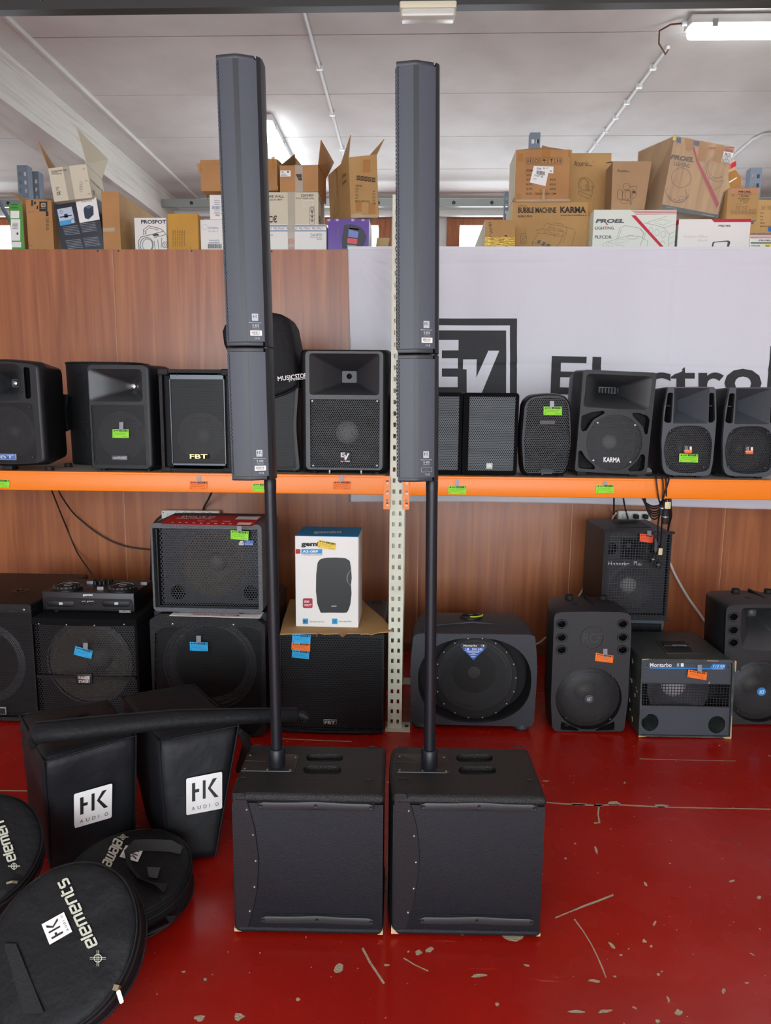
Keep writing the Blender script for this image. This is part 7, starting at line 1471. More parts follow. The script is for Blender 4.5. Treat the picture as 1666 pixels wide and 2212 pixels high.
sd = Vector((L0, .298, 0)); ln = sd.length; ud = sd / ln; nn = Vector((ud.y, -ud.x, 0)) * -1
D = Dec(T, fn=lambda u, v: tuple(Vector((0, 0, 0)) + ud * (ln - u) + (Vector((-ud.y, ud.x, 0)).normalized() * .003) + Vector((0, 0, v)))); D.line([(.05, .06), (.13, .18), (.19, .1), (.05, .06)], .002); D.text('LED Moving', .25, h * .8, .32, h * .73); D.text('Scanner', .25, h * .7, .32, h * .64); D.build('side_print', mat('dark kraft print', '3d2f1e', .7)); D = Dec(T, fn=D.fn); D.rect(.14, h * .5, .17, h - .004); D.build('side_tape', tapeb); tallT = T
T = carton('carton', 'small pale carton with slanted flap seen through the gap by the cream upright', ZP, 1490, 1600, 860, 4.85, .2, cardL, ZSH, rz=0); T.h = T.h * .75; fill(T, cardL, False); h = T.h
flap(T, [(0, 0, h), (T.w * .85, 0, h), (T.w * 1.02, -.02, h + .07), (.01, -.02, h + .07)], cardL)
# --- right group
T = carton('carton', 'small brown carton with SPAD E marker writing and shiny wrapping', ZQ, 270, 632, 1140, 4.48, .9, card, ZSH, rz=0); fill(T, card); D = Dec(T, -.0016); S = lambda pts: D.line(pts, 6)
S([(348, 1172), (318, 1170), (312, 1190), (345, 1195), (343, 1208), (310, 1208)]); S([(340, 1225), (320, 1215), (335, 1245), (355, 1250), (325, 1262)]); S([(325, 1285), (345, 1270), (360, 1290), (330, 1303)]); S([(325, 1322), (325, 1340), (345, 1336)]); D.rect(505, 1322, 530, 1342); D.build('marker_writing', ink)
T.part(MB().box(-.001, T.w + .001, -.003, .2, aty(*ZQ(400, 1475), 4.48).z - ZSH, aty(*ZQ(400, 1345), 4.48).z - ZSH), 'glossy_wrap', mat('gold glossy tape', 'c8a84a', .15, .5, bump=(45, 1.0, (.3, 1, 3))), smooth=0)
T.part(MB().box(-.0015, .001, .002, T.dp, .03, T.h), 'side_panel', cardG, smooth=0)
T = carton('carton', 'brown KARMA BUBBLE MACHINE carton with line drawing', ZQ, 597, 1535, 925, 4.66, .3, card, ZSH); fill(T, card)
D = Dec(T); D.text('professional', 662, 962, 772, 980, .01, .2); D.text('BUBBLE MACHINE', 662, 988, 1122, 1056, .035); D.text('BUBBLE PRO3', 662, 1083, 832, 1108, .015); D.text('KARMA', 1168, 980, 1478, 1055, .045); D.text('www.karmaitaliana.it', 1170, 1072, 1486, 1092, .015); D.build('print', mat('black kraft print', '33291c', .7))
D = Dec(T); D.line([(875, 1262), (965, 1248), (1245, 1290), (1195, 1345), (970, 1300), (905, 1300)], 3, True); D.line([(968, 1248), (980, 1205), (1010, 1182), (1225, 1222), (1248, 1235), (1245, 1290)], 3); D.line([(1085, 1185), (1095, 1172), (1200, 1192), (1215, 1212)], 3); D.line([(1225, 1222), (1330, 1250), (1350, 1290), (1300, 1480)], 3); D.line([(905, 1300), (832, 1408), (845, 1480)], 3); D.line([(832, 1408), (1120, 1480)], 3); D.line([(1195, 1345), (1120, 1480)], 3); D.line([(1170, 1395), (1200, 1415), (1245, 1300)], 3)
for x, y in ((1032, 1228), (1065, 1232), (1095, 1245), (1150, 1250), (1178, 1262), (1205, 1275), (992, 1280), (1035, 1282), (1062, 1300), (1105, 1312), (1145, 1310), (1200, 1320)): D.oval(x, y, 12, None, 2.5, 10)
D.rrect(690, 1300, 762, 1425, 20) if False else D.line(rrect(690, 762, 1300, 1425, 22, 3), 3, True); D.line([(752, 1300), (754, 1258)], 3); D.oval(725, 1345, 20, 24, 3, 10); D.oval(722, 1395, 22, 18, 3, 10); D.build('drawing', inkb)
D = Dec(T, -.0016); D.poly([(905, 1378), (942, 1388), (920, 1425), (888, 1412)]); D.poly([(962, 1400), (998, 1410), (975, 1455), (938, 1440)]); D.poly([(1015, 1422), (1056, 1435), (1035, 1470), (995, 1455)]); D.build('drawing_windows', mat('grey window print', '5b5a50', .6)); D = Dec(T); D.poly([(1508, 928), (1552, 928), (1548, 1098), (1500, 1090)]); D.build('parcel_tape', tapeb); T.part(MB().box(-.0015, .001, .002, T.dp, .03, T.h), 'side_panel', cardG, smooth=0); kaT = T
T = carton('carton', 'orange brown carton marked SIZE 55X33 with crooked barcode label', ZQ, 640, 1292, 298, 4.66, .28, cardO, kaT.top + .001); p = T.q(658, 295); q = T.q(1312, 290); fill(T, cardO)
D = Dec(T); marks(D, 760, 395, 74, 5, 89)
for k, t in enumerate(('ITEM', 'VOL', 'QTY', 'N.W.:', 'G.W.:')): D.text(t, 762, 535 + k * 55, 762 + (84, 70, 70, 84, 84)[k], 560 + k * 55, .02)
for k, t in enumerate(('PCS', 'KGS', 'KGS')): D.text(t, 1046, 645 + k * 56, 1118, 668 + k * 56, .02)
D.text('SIZE :', 756, 812, 848, 836, .02); D.text('55X33.5X31 CM', 868, 812, 1114, 836, .02); D.build('print', mat('dark kraft print', '3d2f1e', .7))
D = Dec(T, -.0018); D.poly([(852, 492), (1088, 500), (1085, 582), (1025, 578), (992, 735), (804, 690)]); D.build('barcode_label', paper); D = Dec(T, -.0024); x = 0
while x < 98: w_ = r_.uniform(2, 6); D.poly([(888 + x, 545 + x * .17), (888 + x + w_, 545 + (x + w_) * .17), (880 + x + w_, 590 + (x + w_) * .17), (880 + x, 590 + x * .17)]); x += w_ + r_.uniform(2, 5)
D.text('01-4357', 858, 596, 922, 622, .01, rot=8); D.text('1136', 930, 605, 962, 632, .02, rot=8); D.text('DE', 890, 515, 940, 535, .02, rot=6); D.text('8-11', 965, 510, 1018, 530, .01); D.text('.00', 1038, 545, 1070, 566, .02); D.rect(842, 640, 885, 643); D.rect(842, 655, 885, 658); D.build('label_print', ink)
D = Dec(T); D.poly([(950, 292), (1055, 290), (1050, 390), (955, 390)]); D.poly([(920, 768), (1020, 768), (1015, 915), (930, 915)]); D.poly([(655, 430), (720, 440), (722, 345), (660, 340)]); D.poly([(645, 820), (700, 830), (695, 910), (640, 915)]); D.poly([(1270, 300), (1312, 300), (1310, 390), (1265, 380)]); D.build('parcel_tape', tapeb); D = Dec(T, -.002); D.poly([(645, 895), (1285, 890), (1285, 915), (645, 918)]); D.poly([(960, 770), (985, 770), (980, 915), (950, 915)]); D.build('clear_tape', ctape)
T.part(MB().box(-.0015, .001, .002, T.dp, .03, T.h), 'side_panel', cardG, smooth=0); h, w = T.h, T.w
flap(T, [(.01, .01, h), (w * .5, .005, h), (w * .5, .08, h + .035), (.06, .06, h + .02)], cardO); flap(T, [(w * .48, .02, h), (w - .005, .01, h), (w * .93, .08, h + .012), (w * .52, .1, h + .055)], cardO); szT = T
T = carton('carton', 'tall brown Atomic carton with round floodlight drawing', ZQ, 1235, 1935, 345, 4.99, .26, card, ZSH); T.z = ZR; T.w = T.q(405, 520)[0]; T.h = T.q(100, 490)[1]; fill(T, card)
flap(T, [(0, 0, T.h), (T.w, 0, T.h), (T.w - .035, .1, T.h + .012), (0.0, .1, T.h + .022)], card); T.z = ZQ; D = Dec(T); D.text('Atomic', 1334, 430, 1515, 495, .0); D.text('PRO', 1518, 478, 1552, 495, .01, .2); D.oval(1565, 440, 5, None, 3, 8); D.oval(1450, 715, 62, 75, 4); D.oval(1452, 712, 45, 58, 3); D.line([(1395, 660), (1430, 630), (1480, 625), (1530, 660), (1565, 720), (1555, 780), (1500, 800)], 4); D.line([(1385, 790), (1395, 835), (1520, 890), (1548, 850), (1555, 780)], 4); D.line([(1385, 790), (1535, 850)], 4); D.oval(1478, 727, 13, None, 3, 10); D.line([(1540, 735), (1580, 745), (1570, 770)], 4); D.line([(1490, 770), (1540, 740)], 3); D.line([(1480, 790), (1530, 770)], 6); D.build('drawing', inkb); at1 = T
T = carton('carton', 'white PROEL LIGHTING PLFCDR carton with red diagonal stripe', ZR, 106, 1525, 1445, 4.56, .34, cardW, ZSH); prw = mat('pale greenish carton', 'dde3d6', .6); fill(T, prw)
gy = mat('slate lettering', '50585a', .6); D = Dec(T); D.text('PROEL', 130, 1603, 622, 1672, .05, .22); D.text('LIGHTING', 125, 1735, 442, 1785, .02); D.text('PLFCDR', 120, 1885, 410, 1942, .015); D.build('lettering', gy)
D = Dec(T); D.poly([(740, 1543), (815, 1541), (1330, 2116), (1270, 2118)]); D.poly([(300, 1672), (325, 1672), (347, 1706), (322, 1706)])
for k in range(4): x = 735 + k * 26; D.poly([(x, 1448 + k * 24), (1522, 1440 + k * 24), (1522, 1449 + k * 24), (x + 9, 1457 + k * 24)])
D.build('red_print', redp); D = Dec(T, -.0014); D.line([(980, 1678), (1345, 1555)], 4); D.line([(960, 1690), (980, 1672), (1140, 1708), (1300, 1756), (1390, 1862), (1375, 2116)], 5); D.line([(1390, 1862), (1490, 1820)], 4); D.line([(1318, 1752), (1500, 1690)], 4); D.line([(1120, 1665), (1280, 1610), (1432, 1645), (1290, 1710)], 4, True); D.oval(1080, 1800, 32, 52, 4); D.oval(1180, 1835, 38, 55, 4); D.oval(1288, 1865, 38, 55, 4); D.oval(1275, 2030, 35, 50, 4, 12, 180, 360); D.line([(495, 1945), (545, 1760), (635, 1718), (880, 1760), (985, 1855), (945, 1970)], 5); D.line([(525, 1930), (575, 1775)], 4); D.line([(885, 1765), (955, 1850), (885, 2110)], 5); D.line([(265, 2105), (265, 2030), (330, 1995), (520, 1940), (720, 1880), (920, 1915), (1015, 1975), (1010, 2090)], 4); D.line([(330, 2000), (620, 2070), (640, 2116)], 4); D.oval(760, 1920, 100, 28, 4); D.oval(335, 2075, 25, 32, 3); D.oval(410, 2090, 25, 30, 3); D.oval(492, 2100, 25, 28, 3); D.line([(450, 2000), (560, 1945), (700, 1970), (590, 2010)], 3, True); D.line([(1385, 1935), (1490, 1900)], 3); D.line([(1385, 2030), (1490, 1985)], 3); D.build('drawing', mat('fine drawing ink', '74807a', .6)); prT = T
T = carton('carton', 'brown Atomic carton with barn door spotlight drawing', ZR, 400, 1092, 632, 4.66, .16, card, prT.top + .001); rosy = mat('rosy cardboard', 'b08d68', .8, var=(4, 'a5825d', .4, .7)); T.part(MB().hexa([(.015, 0, 0), (T.w - .03, 0, 0), (T.w - .03, T.dp, 0), (.015, T.dp, 0), (0.01, 0, T.h), (T.w, 0, T.h), (T.w, T.dp, T.h), (.01, T.dp, T.h)]), 'box', rosy, smooth=0)
flap(T, [(0.0, 0, T.h), (T.w, 0, T.h), (T.w - .03, .12, T.h + .025), (-.005, .12, T.h + .03)], rosy); D = Dec(T); D.text('Atomic', 505, 752, 668, 806, 0); D.text('PRO', 672, 790, 722, 806, .01, .2); D.oval(732, 768, 4, None, 2, 8); D.line(rrect(605, 718, 1000, 1105, 40, 3), 5, True); D.line(rrect(502, 592, 1105, 1272, 40, 3), 5, True); D.line([(545, 1300), (600, 1278), (680, 1290), (712, 1305), (660, 1345), (600, 1345)], 5, True); D.line([(728, 1370), (720, 1340), (740, 1130), (758, 1120), (750, 1330), (728, 1370)], 5); D.oval(680, 1195, 48, 78, 5); D.line([(610, 1115), (720, 1115), (740, 1130)], 5); D.line([(600, 1120), (590, 1270), (720, 1290)], 5); D.line([(722, 1050), (845, 1045), (825, 1180)], 5); D.line([(760, 1100), (800, 1110), (825, 1160), (820, 1230), (755, 1260)], 5); D.poly([(765, 1120), (800, 1125), (820, 1165), (765, 1170)]); D.build('drawing', inkb); at2 = T
T = carton('carton', 'white PROEL Ambient Effect carton with crimson top band', ZS, 200, 1350, 1498, 4.56, .32, cardW, ZSH); fill(T, cardW); crim = mat('crimson print', 'c4173c', .5)
D = Dec(T); D.poly([(712, 1498), (1350, 1496), (1345, 1546), (762, 1548)]); D.build('crimson_band', crim); D = Dec(T); D.text('PROEL', 822, 1592, 1030, 1620, .04, .22); D.build('lettering', gy); D = Dec(T, -.0016); D.poly([(885, 1620), (897, 1620), (906, 1634), (895, 1634)]); D.build('red_accent', redp); D = Dec(T); D.text('Ambient Effect', 262, 1755, 655, 1795, 0, .2); D.text('Blade', 502, 1822, 652, 1852, 0, .2); D.build('faint_lettering', mat('faint grey print', 'c9c8c4', .6))
D = Dec(T); D.poly([(716, 1968), (728, 1890), (740, 1862), (975, 1840), (1012, 1850), (1015, 1880), (985, 1968), (955, 1968), (975, 1870), (955, 1858), (770, 1872), (752, 1895), (742, 1968)]); D.build('drawing', mat('slate drawing', '404a55', .5)); T.part(MB().box(-.0015, .001, .002, T.dp, .05, T.h), 'side_panel', mat('grey side', 'a9a79f', .7), smooth=0); T.part(MB().box(-.002, .001, .0, T.dp, T.h - .03, T.h), 'red_side', crim, smooth=0); amT = T
# --- wrapped PROEL carton leaning on the white ones
T = carton('carton', 'big PROEL LIGHTING carton wrapped in clear film, tipped on the white cartons', ZS, -40, 1090, 170, 4.62, .34, card, None, yb=1480)
o = aty(*ZS(-85, 1345), 4.60); o.z = max(o.z, prT.top + .008); T.M = Matrix.Translation(o) @ Matrix.Rotation(radians(9.0), 4, 'Y') @ Matrix.Rotation(radians(7), 4, 'Z'); T.o.matrix_world = T.M; T.I = T.M.inverted(); T.co = T.I @ CO
c4 = [T.q(*p) for p in [(-85, 1345), (800, 1480), (1088, 350), (135, 172)]]; dpp = .34
kr = mat('wood grained kraft carton', 'bd9563', .7, var=(5, 'a98250', .4, .7, (8, 1, .5)))
T.part(MB().hexa([(c4[0][0], 0, c4[0][1]), (c4[1][0], 0, c4[1][1]), (c4[1][0], dpp, c4[1][1]), (c4[0][0] - .02, dpp, c4[0][1] + .02), (c4[3][0], 0, c4[3][1]), (c4[2][0], 0, c4[2][1]), (c4[2][0], dpp, c4[2][1]), (c4[3][0] - .075, dpp, c4[3][1])]), 'box', kr, smooth=0)
D = Dec(T, -.0014); D.text('PROEL', 62, 492, 440, 570, .05, .2, rot=8); D.text('LIGHTING', 120, 602, 370, 665, .01, rot=9); D.oval(235, 840, 155, 158, 6, 28); D.oval(190, 1080, 170, 150, 6, 20, 10, 170); D.oval(190, 1100, 140, 100, 6, 20, 10, 170); D.line([(30, 990), (-15, 1060), (20, 1150), (110, 1230), (250, 1240), (330, 1150), (300, 1020)], 6); D.line([(205, 1215), (205, 1150), (300, 1130)], 5); D.oval(820, 700, 190, 200, 6, 24, 60, 300); D.oval(800, 690, 140, 150, 5, 24, 60, 300); D.line([(700, 850), (800, 860), (900, 820)], 5); D.line([(760, 1030), (860, 980), (900, 900)], 5); D.build('print', mat('wrapped print', '4a3a28', .6))
D = Dec(T, -.0018); D.poly([(412, 350), (440, 345), (500, 560), (690, 930), (835, 1250), (800, 1325), (640, 960), (480, 600)]); D.poly([(660, 360), (1085, 350), (1080, 370), (670, 380)]); D.poly([(925, 380), (1065, 400), (1050, 450), (930, 420)]); D.build('red_stripe', mat('dull crimson print', 'a8323f', .45))
D = Dec(T, -.0016); D.poly([(-80, 1262), (830, 1432), (795, 1480), (-85, 1345)]); D.build('dark_band', mat('dark slate band', '3f4a4c', .5)); D = Dec(T, -.0022); D.text('www.proelgroup.com', 570, 1432, 760, 1452, .01, rot=10); D.text('www.proel.com', 0, 1310, 150, 1328, .01, rot=9); D.build('band_print', mat('band print', 'aab2b0', .6))
D = Dec(T, -.0024); D.poly([(300, 205), (430, 240), (400, 415), (310, 395)]); D.poly([(540, 255), (670, 290), (610, 590), (500, 560)]); D.poly([(800, 310), (930, 340), (855, 605), (745, 580)]); D.build('parcel_tape', mat('opaque brown tape', 'a87638', .4)); D = Dec(T, -.0026); D.poly([(915, 420), (1065, 448), (1025, 615), (870, 580)]); D.build('address_label', paper); D = Dec(T, -.003); D.text('PROEL', 925, 450, 1030, 512, .02, rot=12); D.text('LT1 BAR x100', 885, 508, 1045, 560, 0, rot=12); D.text('MADE IN CHINA', 885, 548, 1018, 596, .01, rot=12); D.build('label_print', ink)
D = Dec(T, -.0024); D.poly([(160, 200), (235, 205), (225, 300), (150, 270)]); D.poly([(430, 250), (530, 260), (515, 345), (425, 320)]); D.build('dark_sticker', mat('dark sticker', '4b4f66', .5)); D = Dec(T, -.0024); D.poly([(110, 175), (160, 185), (140, 250), (92, 240)]); D.build('yellow_sticker', mat('yellow sticker', 'd8c63e', .5))
film = mat('clear stretch film', 'e9ece8', .12, alpha=.13, bump=(28, 1.4, (1.2, 1, .5))); 
e = .006; T.part(MB().hexa([(c4[0][0] - e, -e, c4[0][1]), (c4[1][0] + e, -e, c4[1][1]), (c4[1][0] + e, dpp, c4[1][1]), (c4[0][0] - .02 - e, dpp, c4[0][1] + .02), (c4[3][0] - e, -e, c4[3][1] + .002), (c4[2][0] + e, -e, c4[2][1] + .002), (c4[2][0] + e, dpp, c4[2][1] + .002), (c4[3][0] - .075 - e, dpp, c4[3][1] + .002)]), 'stretch_film', film, smooth=0)
# --- small strobe carton, torn box and the last cartons
T = carton('carton', 'brown PROEL Strobe Projector carton with rows of symbols', ZS, 985, 1480, 1015, 4.60, .18, card, amT.top + .001); fill(T, card); D = Dec(T); D.poly([(1010, 1012), (1485, 1012), (1478, 1085), (1015, 1100)]); D.build('pink_band', mat('pinkish band', 'bf8767', .7))
D = Dec(T, -.0018); D.text('PROEL', 1142, 1048, 1352, 1078, .04, .2); D.text('TECHNOLOGY AS ART', 1145, 1096, 1350, 1108, .005); D.text('Strobe', 1180, 1115, 1308, 1148, .005); D.text('Projector', 1148, 1160, 1328, 1195, .005); D.text('Power Input', 1108, 1250, 1212, 1264); D.text('made in China', 1305, 1338, 1424, 1350); D.text('220', 1142, 1295, 1186, 1310); D.text('120', 1246, 1295, 1286, 1310); D.text('50', 1142, 1330, 1170, 1345); D.text('60', 1246, 1330, 1274, 1345)
for x, y in ((1108, 1292), (1210, 1292), (1102, 1328), (1212, 1328)): D.line([(x, y), (x + 24, y), (x + 24, y + 20), (x, y + 20)], 3, True)
for k in range(7): x = 1020 + k * 59; D.line([(x, 1370), (x + 57, 1368), (x + 57, 1418), (x, 1418)], 3, True); D.oval(x + 28, 1393, 14, 13, 4, 8, 0, 300)
D.disc(1185, 1210, 8); D.rect(1215, 1207, 1310, 1213); D.rect(1215, 1235, 1290, 1241); D.line([(1035, 1135), (1060, 1095)], 4); D.line([(1055, 1140), (1080, 1100)], 4); D.build('print', mat('dark kraft print', '3d2f1e', .7)); flap(T, [(.0, .0, T.h), (T.w, 0, T.h), (T.w - .02, .08, T.h + .008), (.1, .08, T.h + .016)], card)
T = carton('torn_box', 'torn carton with red print and brown tape behind the wrapped one', ZS, 985, 1190, 560, 4.80, .24, kr, amT.top - .02, ry=-4); T.part(MB().rbox(0, T.w, 0, T.dp, .03, T.h, .012), 'box', cardL)
D = Dec(T); D.poly([(1010, 620), (1110, 570), (1110, 650), (1000, 710)]); D.build('red_print', crim); D = Dec(T, -.0016); D.poly([(975, 760), (1100, 712), (1185, 830), (1190, 990), (1020, 1000), (1000, 900)]); D.build('parcel_tape', mat('opaque brown tape', 'a87638', .4)); D = Dec(T, -.002); D.poly([(990, 905), (1120, 830), (1125, 845), (1000, 925)]); D.build('paper_strip', paper)
T = carton('carton', 'kraft carton with blue lettering at its foot beyond the strobe carton', ZS, 1345, 1900, 1190, 4.9, .28, card, ZSH); fill(T, card); D = Dec(T); marks(D, 1520, 1290, 55, 2, 85)
for k, t in enumerate(('QTY', 'N.W.', 'G.W.', 'MEAS.', 'MADE IN CHINA')): D.text(t, 1495, 1395 + k * 52, 1495 + (60, 50, 50, 75, 200)[k], 1415 + k * 52, .01)
D.build('print', mat('dark kraft print', '3d2f1e', .7)); D = Dec(T); D.rect(1352, 1500, 1390, 1575); D.poly([(1615, 1625), (1700, 1620), (1700, 1695), (1625, 1695)]); D.text('sun-madduuuw', 1350, 1712, 1680, 1745, .02); D.build('blue_print', mat('cobalt print', '1f5fae', .5))
T = carton('carton', 'white PROEL carton with red stripes, under the kraft carton with blue lettering', ZS, 1335, 1900, 1755, 4.58, .3, prw, ZSH); fill(T, prw); D = Dec(T); D.rect(1335, 1765, 1900, 1776); D.rect(1335, 1790, 1900, 1802); D.build('red_print', redp); D = Dec(T); D.text('PROEL', 1466, 1825, 1665, 1850, .04, .22); D.text('PROEL', 1350, 1912, 1495, 1936, .02, .22); D.build('lettering', gy); D = Dec(T); D.rect(1342, 1866, 1900, 1892); D.build('grey_band', mat('taupe band', '7d746c', .6)); D = Dec(T); D.rect(1560, 1900, 1690, 1966); D.build('yellow_print', mat('yellow print', 'e6d94a', .5)); D = Dec(T, -.002); D.text('5G', 1575, 1912, 1640, 1945, .04, .2); D.build('dark_print', ink)
# ================================================================== cables, power strips, tags on the beams
cabm = mat('black cable', '141416', .5); cabg = mat('white cable', 'd6d3cb', .45)
def spline(pts, n=10):
    P = [Vector(p) for p in pts]; o = []
    for i in range(len(P) - 1):
        a, b, c, d = P[max(i - 1, 0)], P[i], P[i + 1], P[min(i + 2, len(P) - 1)]
        for k in range(n):
            t = k / n; o.append(.5 * ((2 * b) + (c - a) * t + (2 * a - 5 * b + 4 * c - d) * t * t + (3 * b - a - 3 * c + d) * t ** 3))
    return o + [P[-1]]
def cable(label, pts, r=.004, m=None, name='cable'): return tag(MB().tube(spline(pts), r, 8).build(name, m or cabm), label, 'cable')
Yw = YW - .03; ay = lambda x, y, Y=Yw: aty(x, y, Y)
cable('black cable dropping from the shelf to the DJ controller', [(ay(105, 1040, 3.95)), ay(116, 1070, 4.1), ay(140, 1130), ay(165, 1190), ay(195, 1235, 4.2), ay(206, 1252, 3.9)], .0045)
cable('black cable sagging from the shelf behind the grey dB subwoofer', [ay(120, 1040, 3.95), ay(132, 1070, 4.2), ay(165, 1115), ay(220, 1158), ay(270, 1180), ay(328, 1188), ay(345, 1189)], .0045)
cable('black cable hanging along the wall beside the grey dB subwoofer', [ay(352, 1112), ay(337, 1125), ay(328, 1145), ay(327, 1200), ay(325, 1255), ay(322, 1330)], .006)
cable('black cable running down from the shelf into the white power strip', [ay(468, 1040, 4.0), ay(452, 1075, 4.2), ay(441, 1095, 4.36), ay(438, 1108, 4.37)], .006)
def strip(label, x0, x1, y0, y1, sock, switch):
    a, b = ay(x0, y0), ay(x1, y1); T = Th('power_strip', label, 'power strip', ((a.x + b.x) / 2, Yw - .03, b.z)); w = (b.x - a.x) / 2; h = a.z - b.z
    T.part(MB().rbox(-w, w, 0, .042, 0, h, .008, .004), 'housing', mat('white power strip plastic', 'd9dad2', .45))
    if switch: T.part(MB().rbox(-w + .035, -w + .065, -.003, .003, h * .3, h * .7, .003, .001), 'switch', mat('switch', 'c5c6be', .4)); T.part(MB().lathe(-w + .012, h - .012, [(.004, .001), (.003, -.001)], 8, 0), 'screw', dscrew); T.part(MB().lathe(w - .012, h * .35, [(.004, .001), (.003, -.001)], 8, 0), 'screw', dscrew)
    for u, plug in sock:
        x = -w + 2 * w * u; S = T.part(MB().lathe(x, h * .5, [(.0215, .001), (.021, -.002), (.018, -.002), (.017, .006)], 22, 0, cap='end'), 'socket', mat('socket recess', 'a9aaa2', .5))
        for dx in (-.008, 0, .008): MB().lathe(x + dx, h * .5, [(.0025, .0045), (.002, .003)], 8, 0).build('socket_hole', deep, S)
        if plug: MB().rbox(x - .013, x + .013, -.045, .004, h * .5 - .013, h * .5 + .013, .006).build('plug', rub, S)
    return T
strip('white multi socket power strip on the wall above the grey dB subwoofer', 352, 477, 1101, 1121, [(.28, False), (.41, False), (.54, False), (.72, True), (.84, False)], True)
strip('white power strip on the wall above the stacked Montarbo speaker', 1334, 1404, 1102, 1124, [(.22, False), (.5, True), (.78, True)], False)
tj = lambda x, y, Y=Yw: aty(*ZJ(x, y), Y)
cable('black cable dropping straight from the shelf to the second power strip', [tj(570, 60, 4.0), tj(570, 120, 4.2), tj(570, 190, 4.36), tj(571, 240, 4.36)], .005)
cable('black cable curving from the shelf down to the plugs of the second power strip', [tj(632, 60, 4.0), tj(640, 110, 4.2), tj(652, 170, 4.34), tj(672, 240, 4.3)], .005)
cable('white cable running down the wall behind the left RCF speaker', [tj(590, 185), tj(560, 225), tj(500, 420), tj(400, 630), tj(330, 760), tj(200, 950), tj(80, 1068), tj(30, 1100), tj(-60, 1130)], .006, cabg)
cable('white cable sweeping down the wall between the stacked speaker and the right RCF', [tj(900, 420), tj(960, 535), tj(1000, 625), tj(1080, 765), tj(1160, 880), tj(1230, 980), tj(1275, 1018), tj(1330, 1050)], .0075, cabg)
# bundle over the orange beam
YF = YR - .022; zc = zoom(1380, 990, 9.217)
cz = lambda x, y, Y: aty(*zc(x, y), Y)
for lab, pts in (('black microphone cable hanging in front of the wire mesh speaker, plug at its end', [cz(100, 320, 3.52), cz(220, 335, 3.42), cz(320, 335, 3.34), cz(345, 390, YF), cz(370, 600, YF - .004), cz(400, 800, YF), cz(435, 960, YF + .05), cz(410, 1150, YF + .12), cz(385, 1300, YF + .2), cz(380, 1500, 3.62), cz(370, 1700, 3.70), cz(325, 1900, 3.71)]),
                 ('black cable hanging over the orange beam with cream label and plug', [cz(150, 350, 3.5), cz(300, 322, 3.42), cz(420, 340, 3.34), cz(475, 410, YF), cz(490, 600, YF - .003), cz(480, 800, YF), cz(470, 1050, YF + .06), cz(462, 1300, YF + .2), cz(448, 1600, 3.66), cz(432, 1800, 3.70), cz(408, 2020, 3.71)]),
                 ('black cable crossing over the orange beam to the hanging coil', [cz(430, 320, 3.45), cz(520, 345, 3.36), cz(600, 400, YF), cz(570, 540, YF - .003), cz(510, 700, YF), cz(495, 850, YF + .03)]),
                 ('thin black cable over the orange beam ending at the cream flagged plug', [cz(470, 330, 3.45), cz(530, 355, 3.34), cz(545, 420, YF), cz(550, 600, YF), cz(548, 850, YF + .02), cz(548, 1000, YF + .02)])):
    cable(lab, pts, .0035)
def plug(label, c, L, r, rot=0):
    T = Th('cable_plug', label, 'plug', c, ry=rot); T.part(MB().zlathe(0, 0, [(r * .4, .0), (r * .5, -.01), (r * .9, -.015), (r, -.02), (r, -L), (r * .8, -L - .001)], 14), 'plug_shell', rub); T.part(MB().zlathe(0, 0, [(r * 1.05, -L * .55), (r * 1.05, -L * .62)], 14), 'ring', galv); return T
plug('black plug at the end of the taped cable, before the wire mesh', cz(325, 1890, 3.708), .055, .011, 14); plug('black plug beside it under the cream label', cz(408, 2010, 3.708), .048, .011, 4)
plug('large black connector hanging below the orange beam', cz(540, 960, YF + .02), .08, .014, 0); plug('black inline connector hanging among the coil under the beam', cz(490, 800, YF + .035), .075, .014, 3)
flag = mat('cream cable flag', 'ddd2a4', .6)
for lab, x0, y0, x1, y1, Y in (('cream paper flag with writing on a cable under the beam', 525, 870, 632, 1005, YF + .012), ('cream paper flag on the cable before the wire mesh speaker', 398, 1790, 468, 1925, 3.695)):
    a, b = cz(x0, y0, Y), cz(x1, y1, Y); T = Th('cable_flag', lab, 'label', ((a.x + b.x) / 2, Y, b.z)); w = (b.x - a.x) / 2; T.part(MB().rbox(-w, w, -.002, .002, 0, a.z - b.z, .003, .001), 'paper', flag); h = a.z - b.z
    if y0 < 1000: D = Dec(T, fn=lambda u, v: (u * w, -.0032, v * h)); D.line([(.1, .2), (.5, .3), (.2, .5), (.6, .6), (.3, .85), (.7, .8)], .08); D.build('writing', ink)
c0 = cz(300, 900, 3.42); r_ = random.Random(4)
for k in range(6):
    cx = -.004 * k; pts = []; x_l, x_r = cz(20 + k * 18, 780, 3.40 + k * .012), cz(620 - k * 10, 780, 3.40 + k * .012); zb = cz(300, 950 + k * 58 + r_.uniform(-15, 15), 3.42).z
    for j in range(13):
        t = j / 12; x = x_l.x + (x_r.x - x_l.x) * t; z = x_l.z + .03 - (x_l.z + .03 - zb) * sin(pi * t) ** .6; pts.append((x, 3.40 + k * .012, z))
    tag(MB().tube(spline(pts, 3), .0038, 7).build('cable_coil', cabm), 'loop of black cable in the coil hanging under the orange beam', 'cable', 'cable loops hanging under the orange beam')
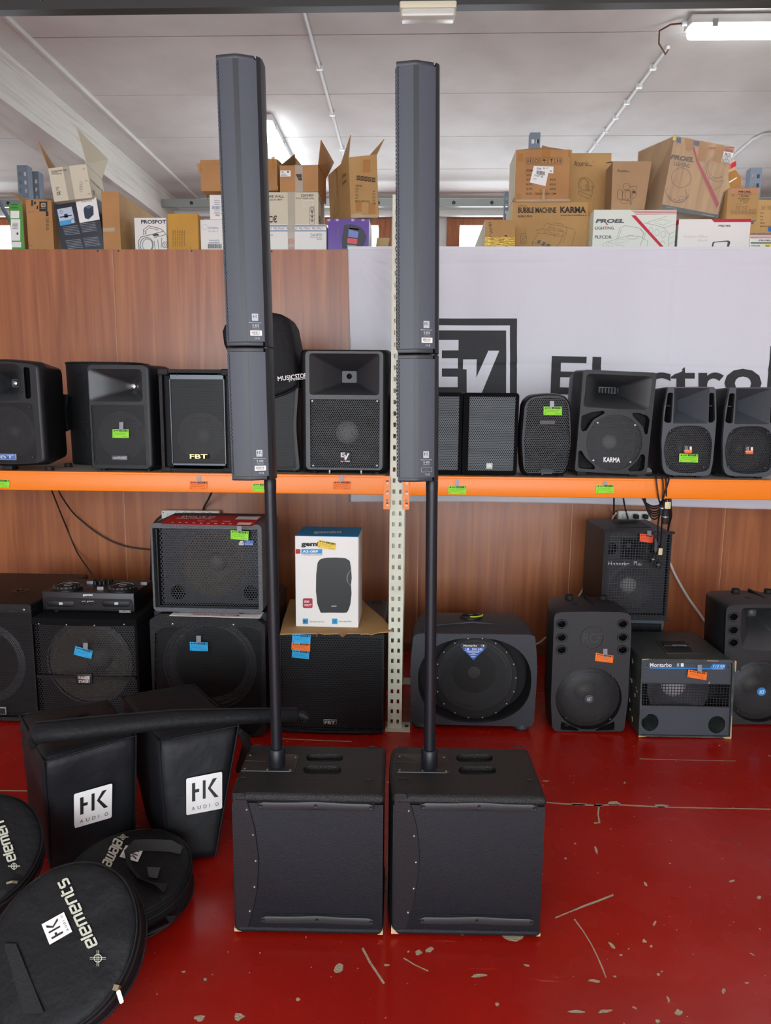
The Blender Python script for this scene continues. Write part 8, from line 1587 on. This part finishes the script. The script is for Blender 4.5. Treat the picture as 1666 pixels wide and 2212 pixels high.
for k in range(3):
    pts = [cz(590 + k * 25, 790, 3.44), cz(600 + k * 22, 950, 3.44), cz(615 + k * 18, 1150, 3.46), cz(598 + k * 8, 1300, 3.5), cz(582 + k * 4, 1440, 3.6)]
    tag(MB().tube(spline(pts, 6), .004, 7).build('cable', cabm), 'black cable falling from the coil behind the wire mesh speaker', 'cable', 'cables falling from the coil')
T = Th('cable_tape', 'grey tape wound round the hanging cable before the wire mesh', 'tape', cz(345, 1690, 3.695)); T.part(MB().zlathe(0, 0, [(.007, .03), (.009, .02), (.0085, 0), (.009, -.03), (.006, -.045)], 12), 'winding', mat('crinkled tape', '55585c', .3, bump=(200, .8)))
T.part(MB().tube([(-.02, 0, .06), (-.008, -.004, .075), (.004, 0, .06), (-.004, 0, .045), (-.012, -.003, .055)], .003, 6), 'loose_end', mat('crinkled tape', '55585c', .3, bump=(200, .8)))
cable('short red and black lead between the Karma and grey Montarbo speakers', [aty(*zc(150, 170), 3.66), aty(*zc(230, 172), 3.68), aty(*zc(300, 165), 3.70), aty(*zc(340, 170), 3.7)], .004)
# tags on the orange beams
bl.z = ZA
price_tag(bl, [(-70, 1182), (72, 1187), (70, 1243), (-70, 1240)], 'green', 'green price tag on the orange beam under the moulded FBT speaker', y=-.003)
price_tag(bl, [(1368, 1197), (1497, 1199), (1495, 1258), (1366, 1258)], 'orange', 'orange price tag on the beam under the boxy FBT speaker', y=-.003, tapepts=tsq(1418, 1160, 1448, 1205))
bl.z = ZB
price_tag(bl, [(382, 1390), (520, 1393), (518, 1455), (385, 1455)], 'green', 'green price tag on the orange beam half behind the pole', y=-.003)
price_tag(bl, [(1015, 1373), (1153, 1375), (1150, 1440), (1013, 1436)], 'orange', 'orange price tag on the beam under the EV speaker', y=-.003, tapepts=tsq(1068, 1325, 1097, 1380))
br.z = ZC
price_tag(br, [(512, 1543), (663, 1545), (663, 1618), (510, 1615)], 'green', 'green price tag on the orange beam under the SR monitors', y=-.003, tapepts=tsq(572, 1490, 602, 1550))
br.z = ZD
price_tag(br, [(372, 1120), (500, 1122), (501, 1180), (366, 1182)], 'green', 'green price tag on the orange beam under the Karma speaker', y=-.003, tapepts=tsq(420, 1093, 452, 1128))
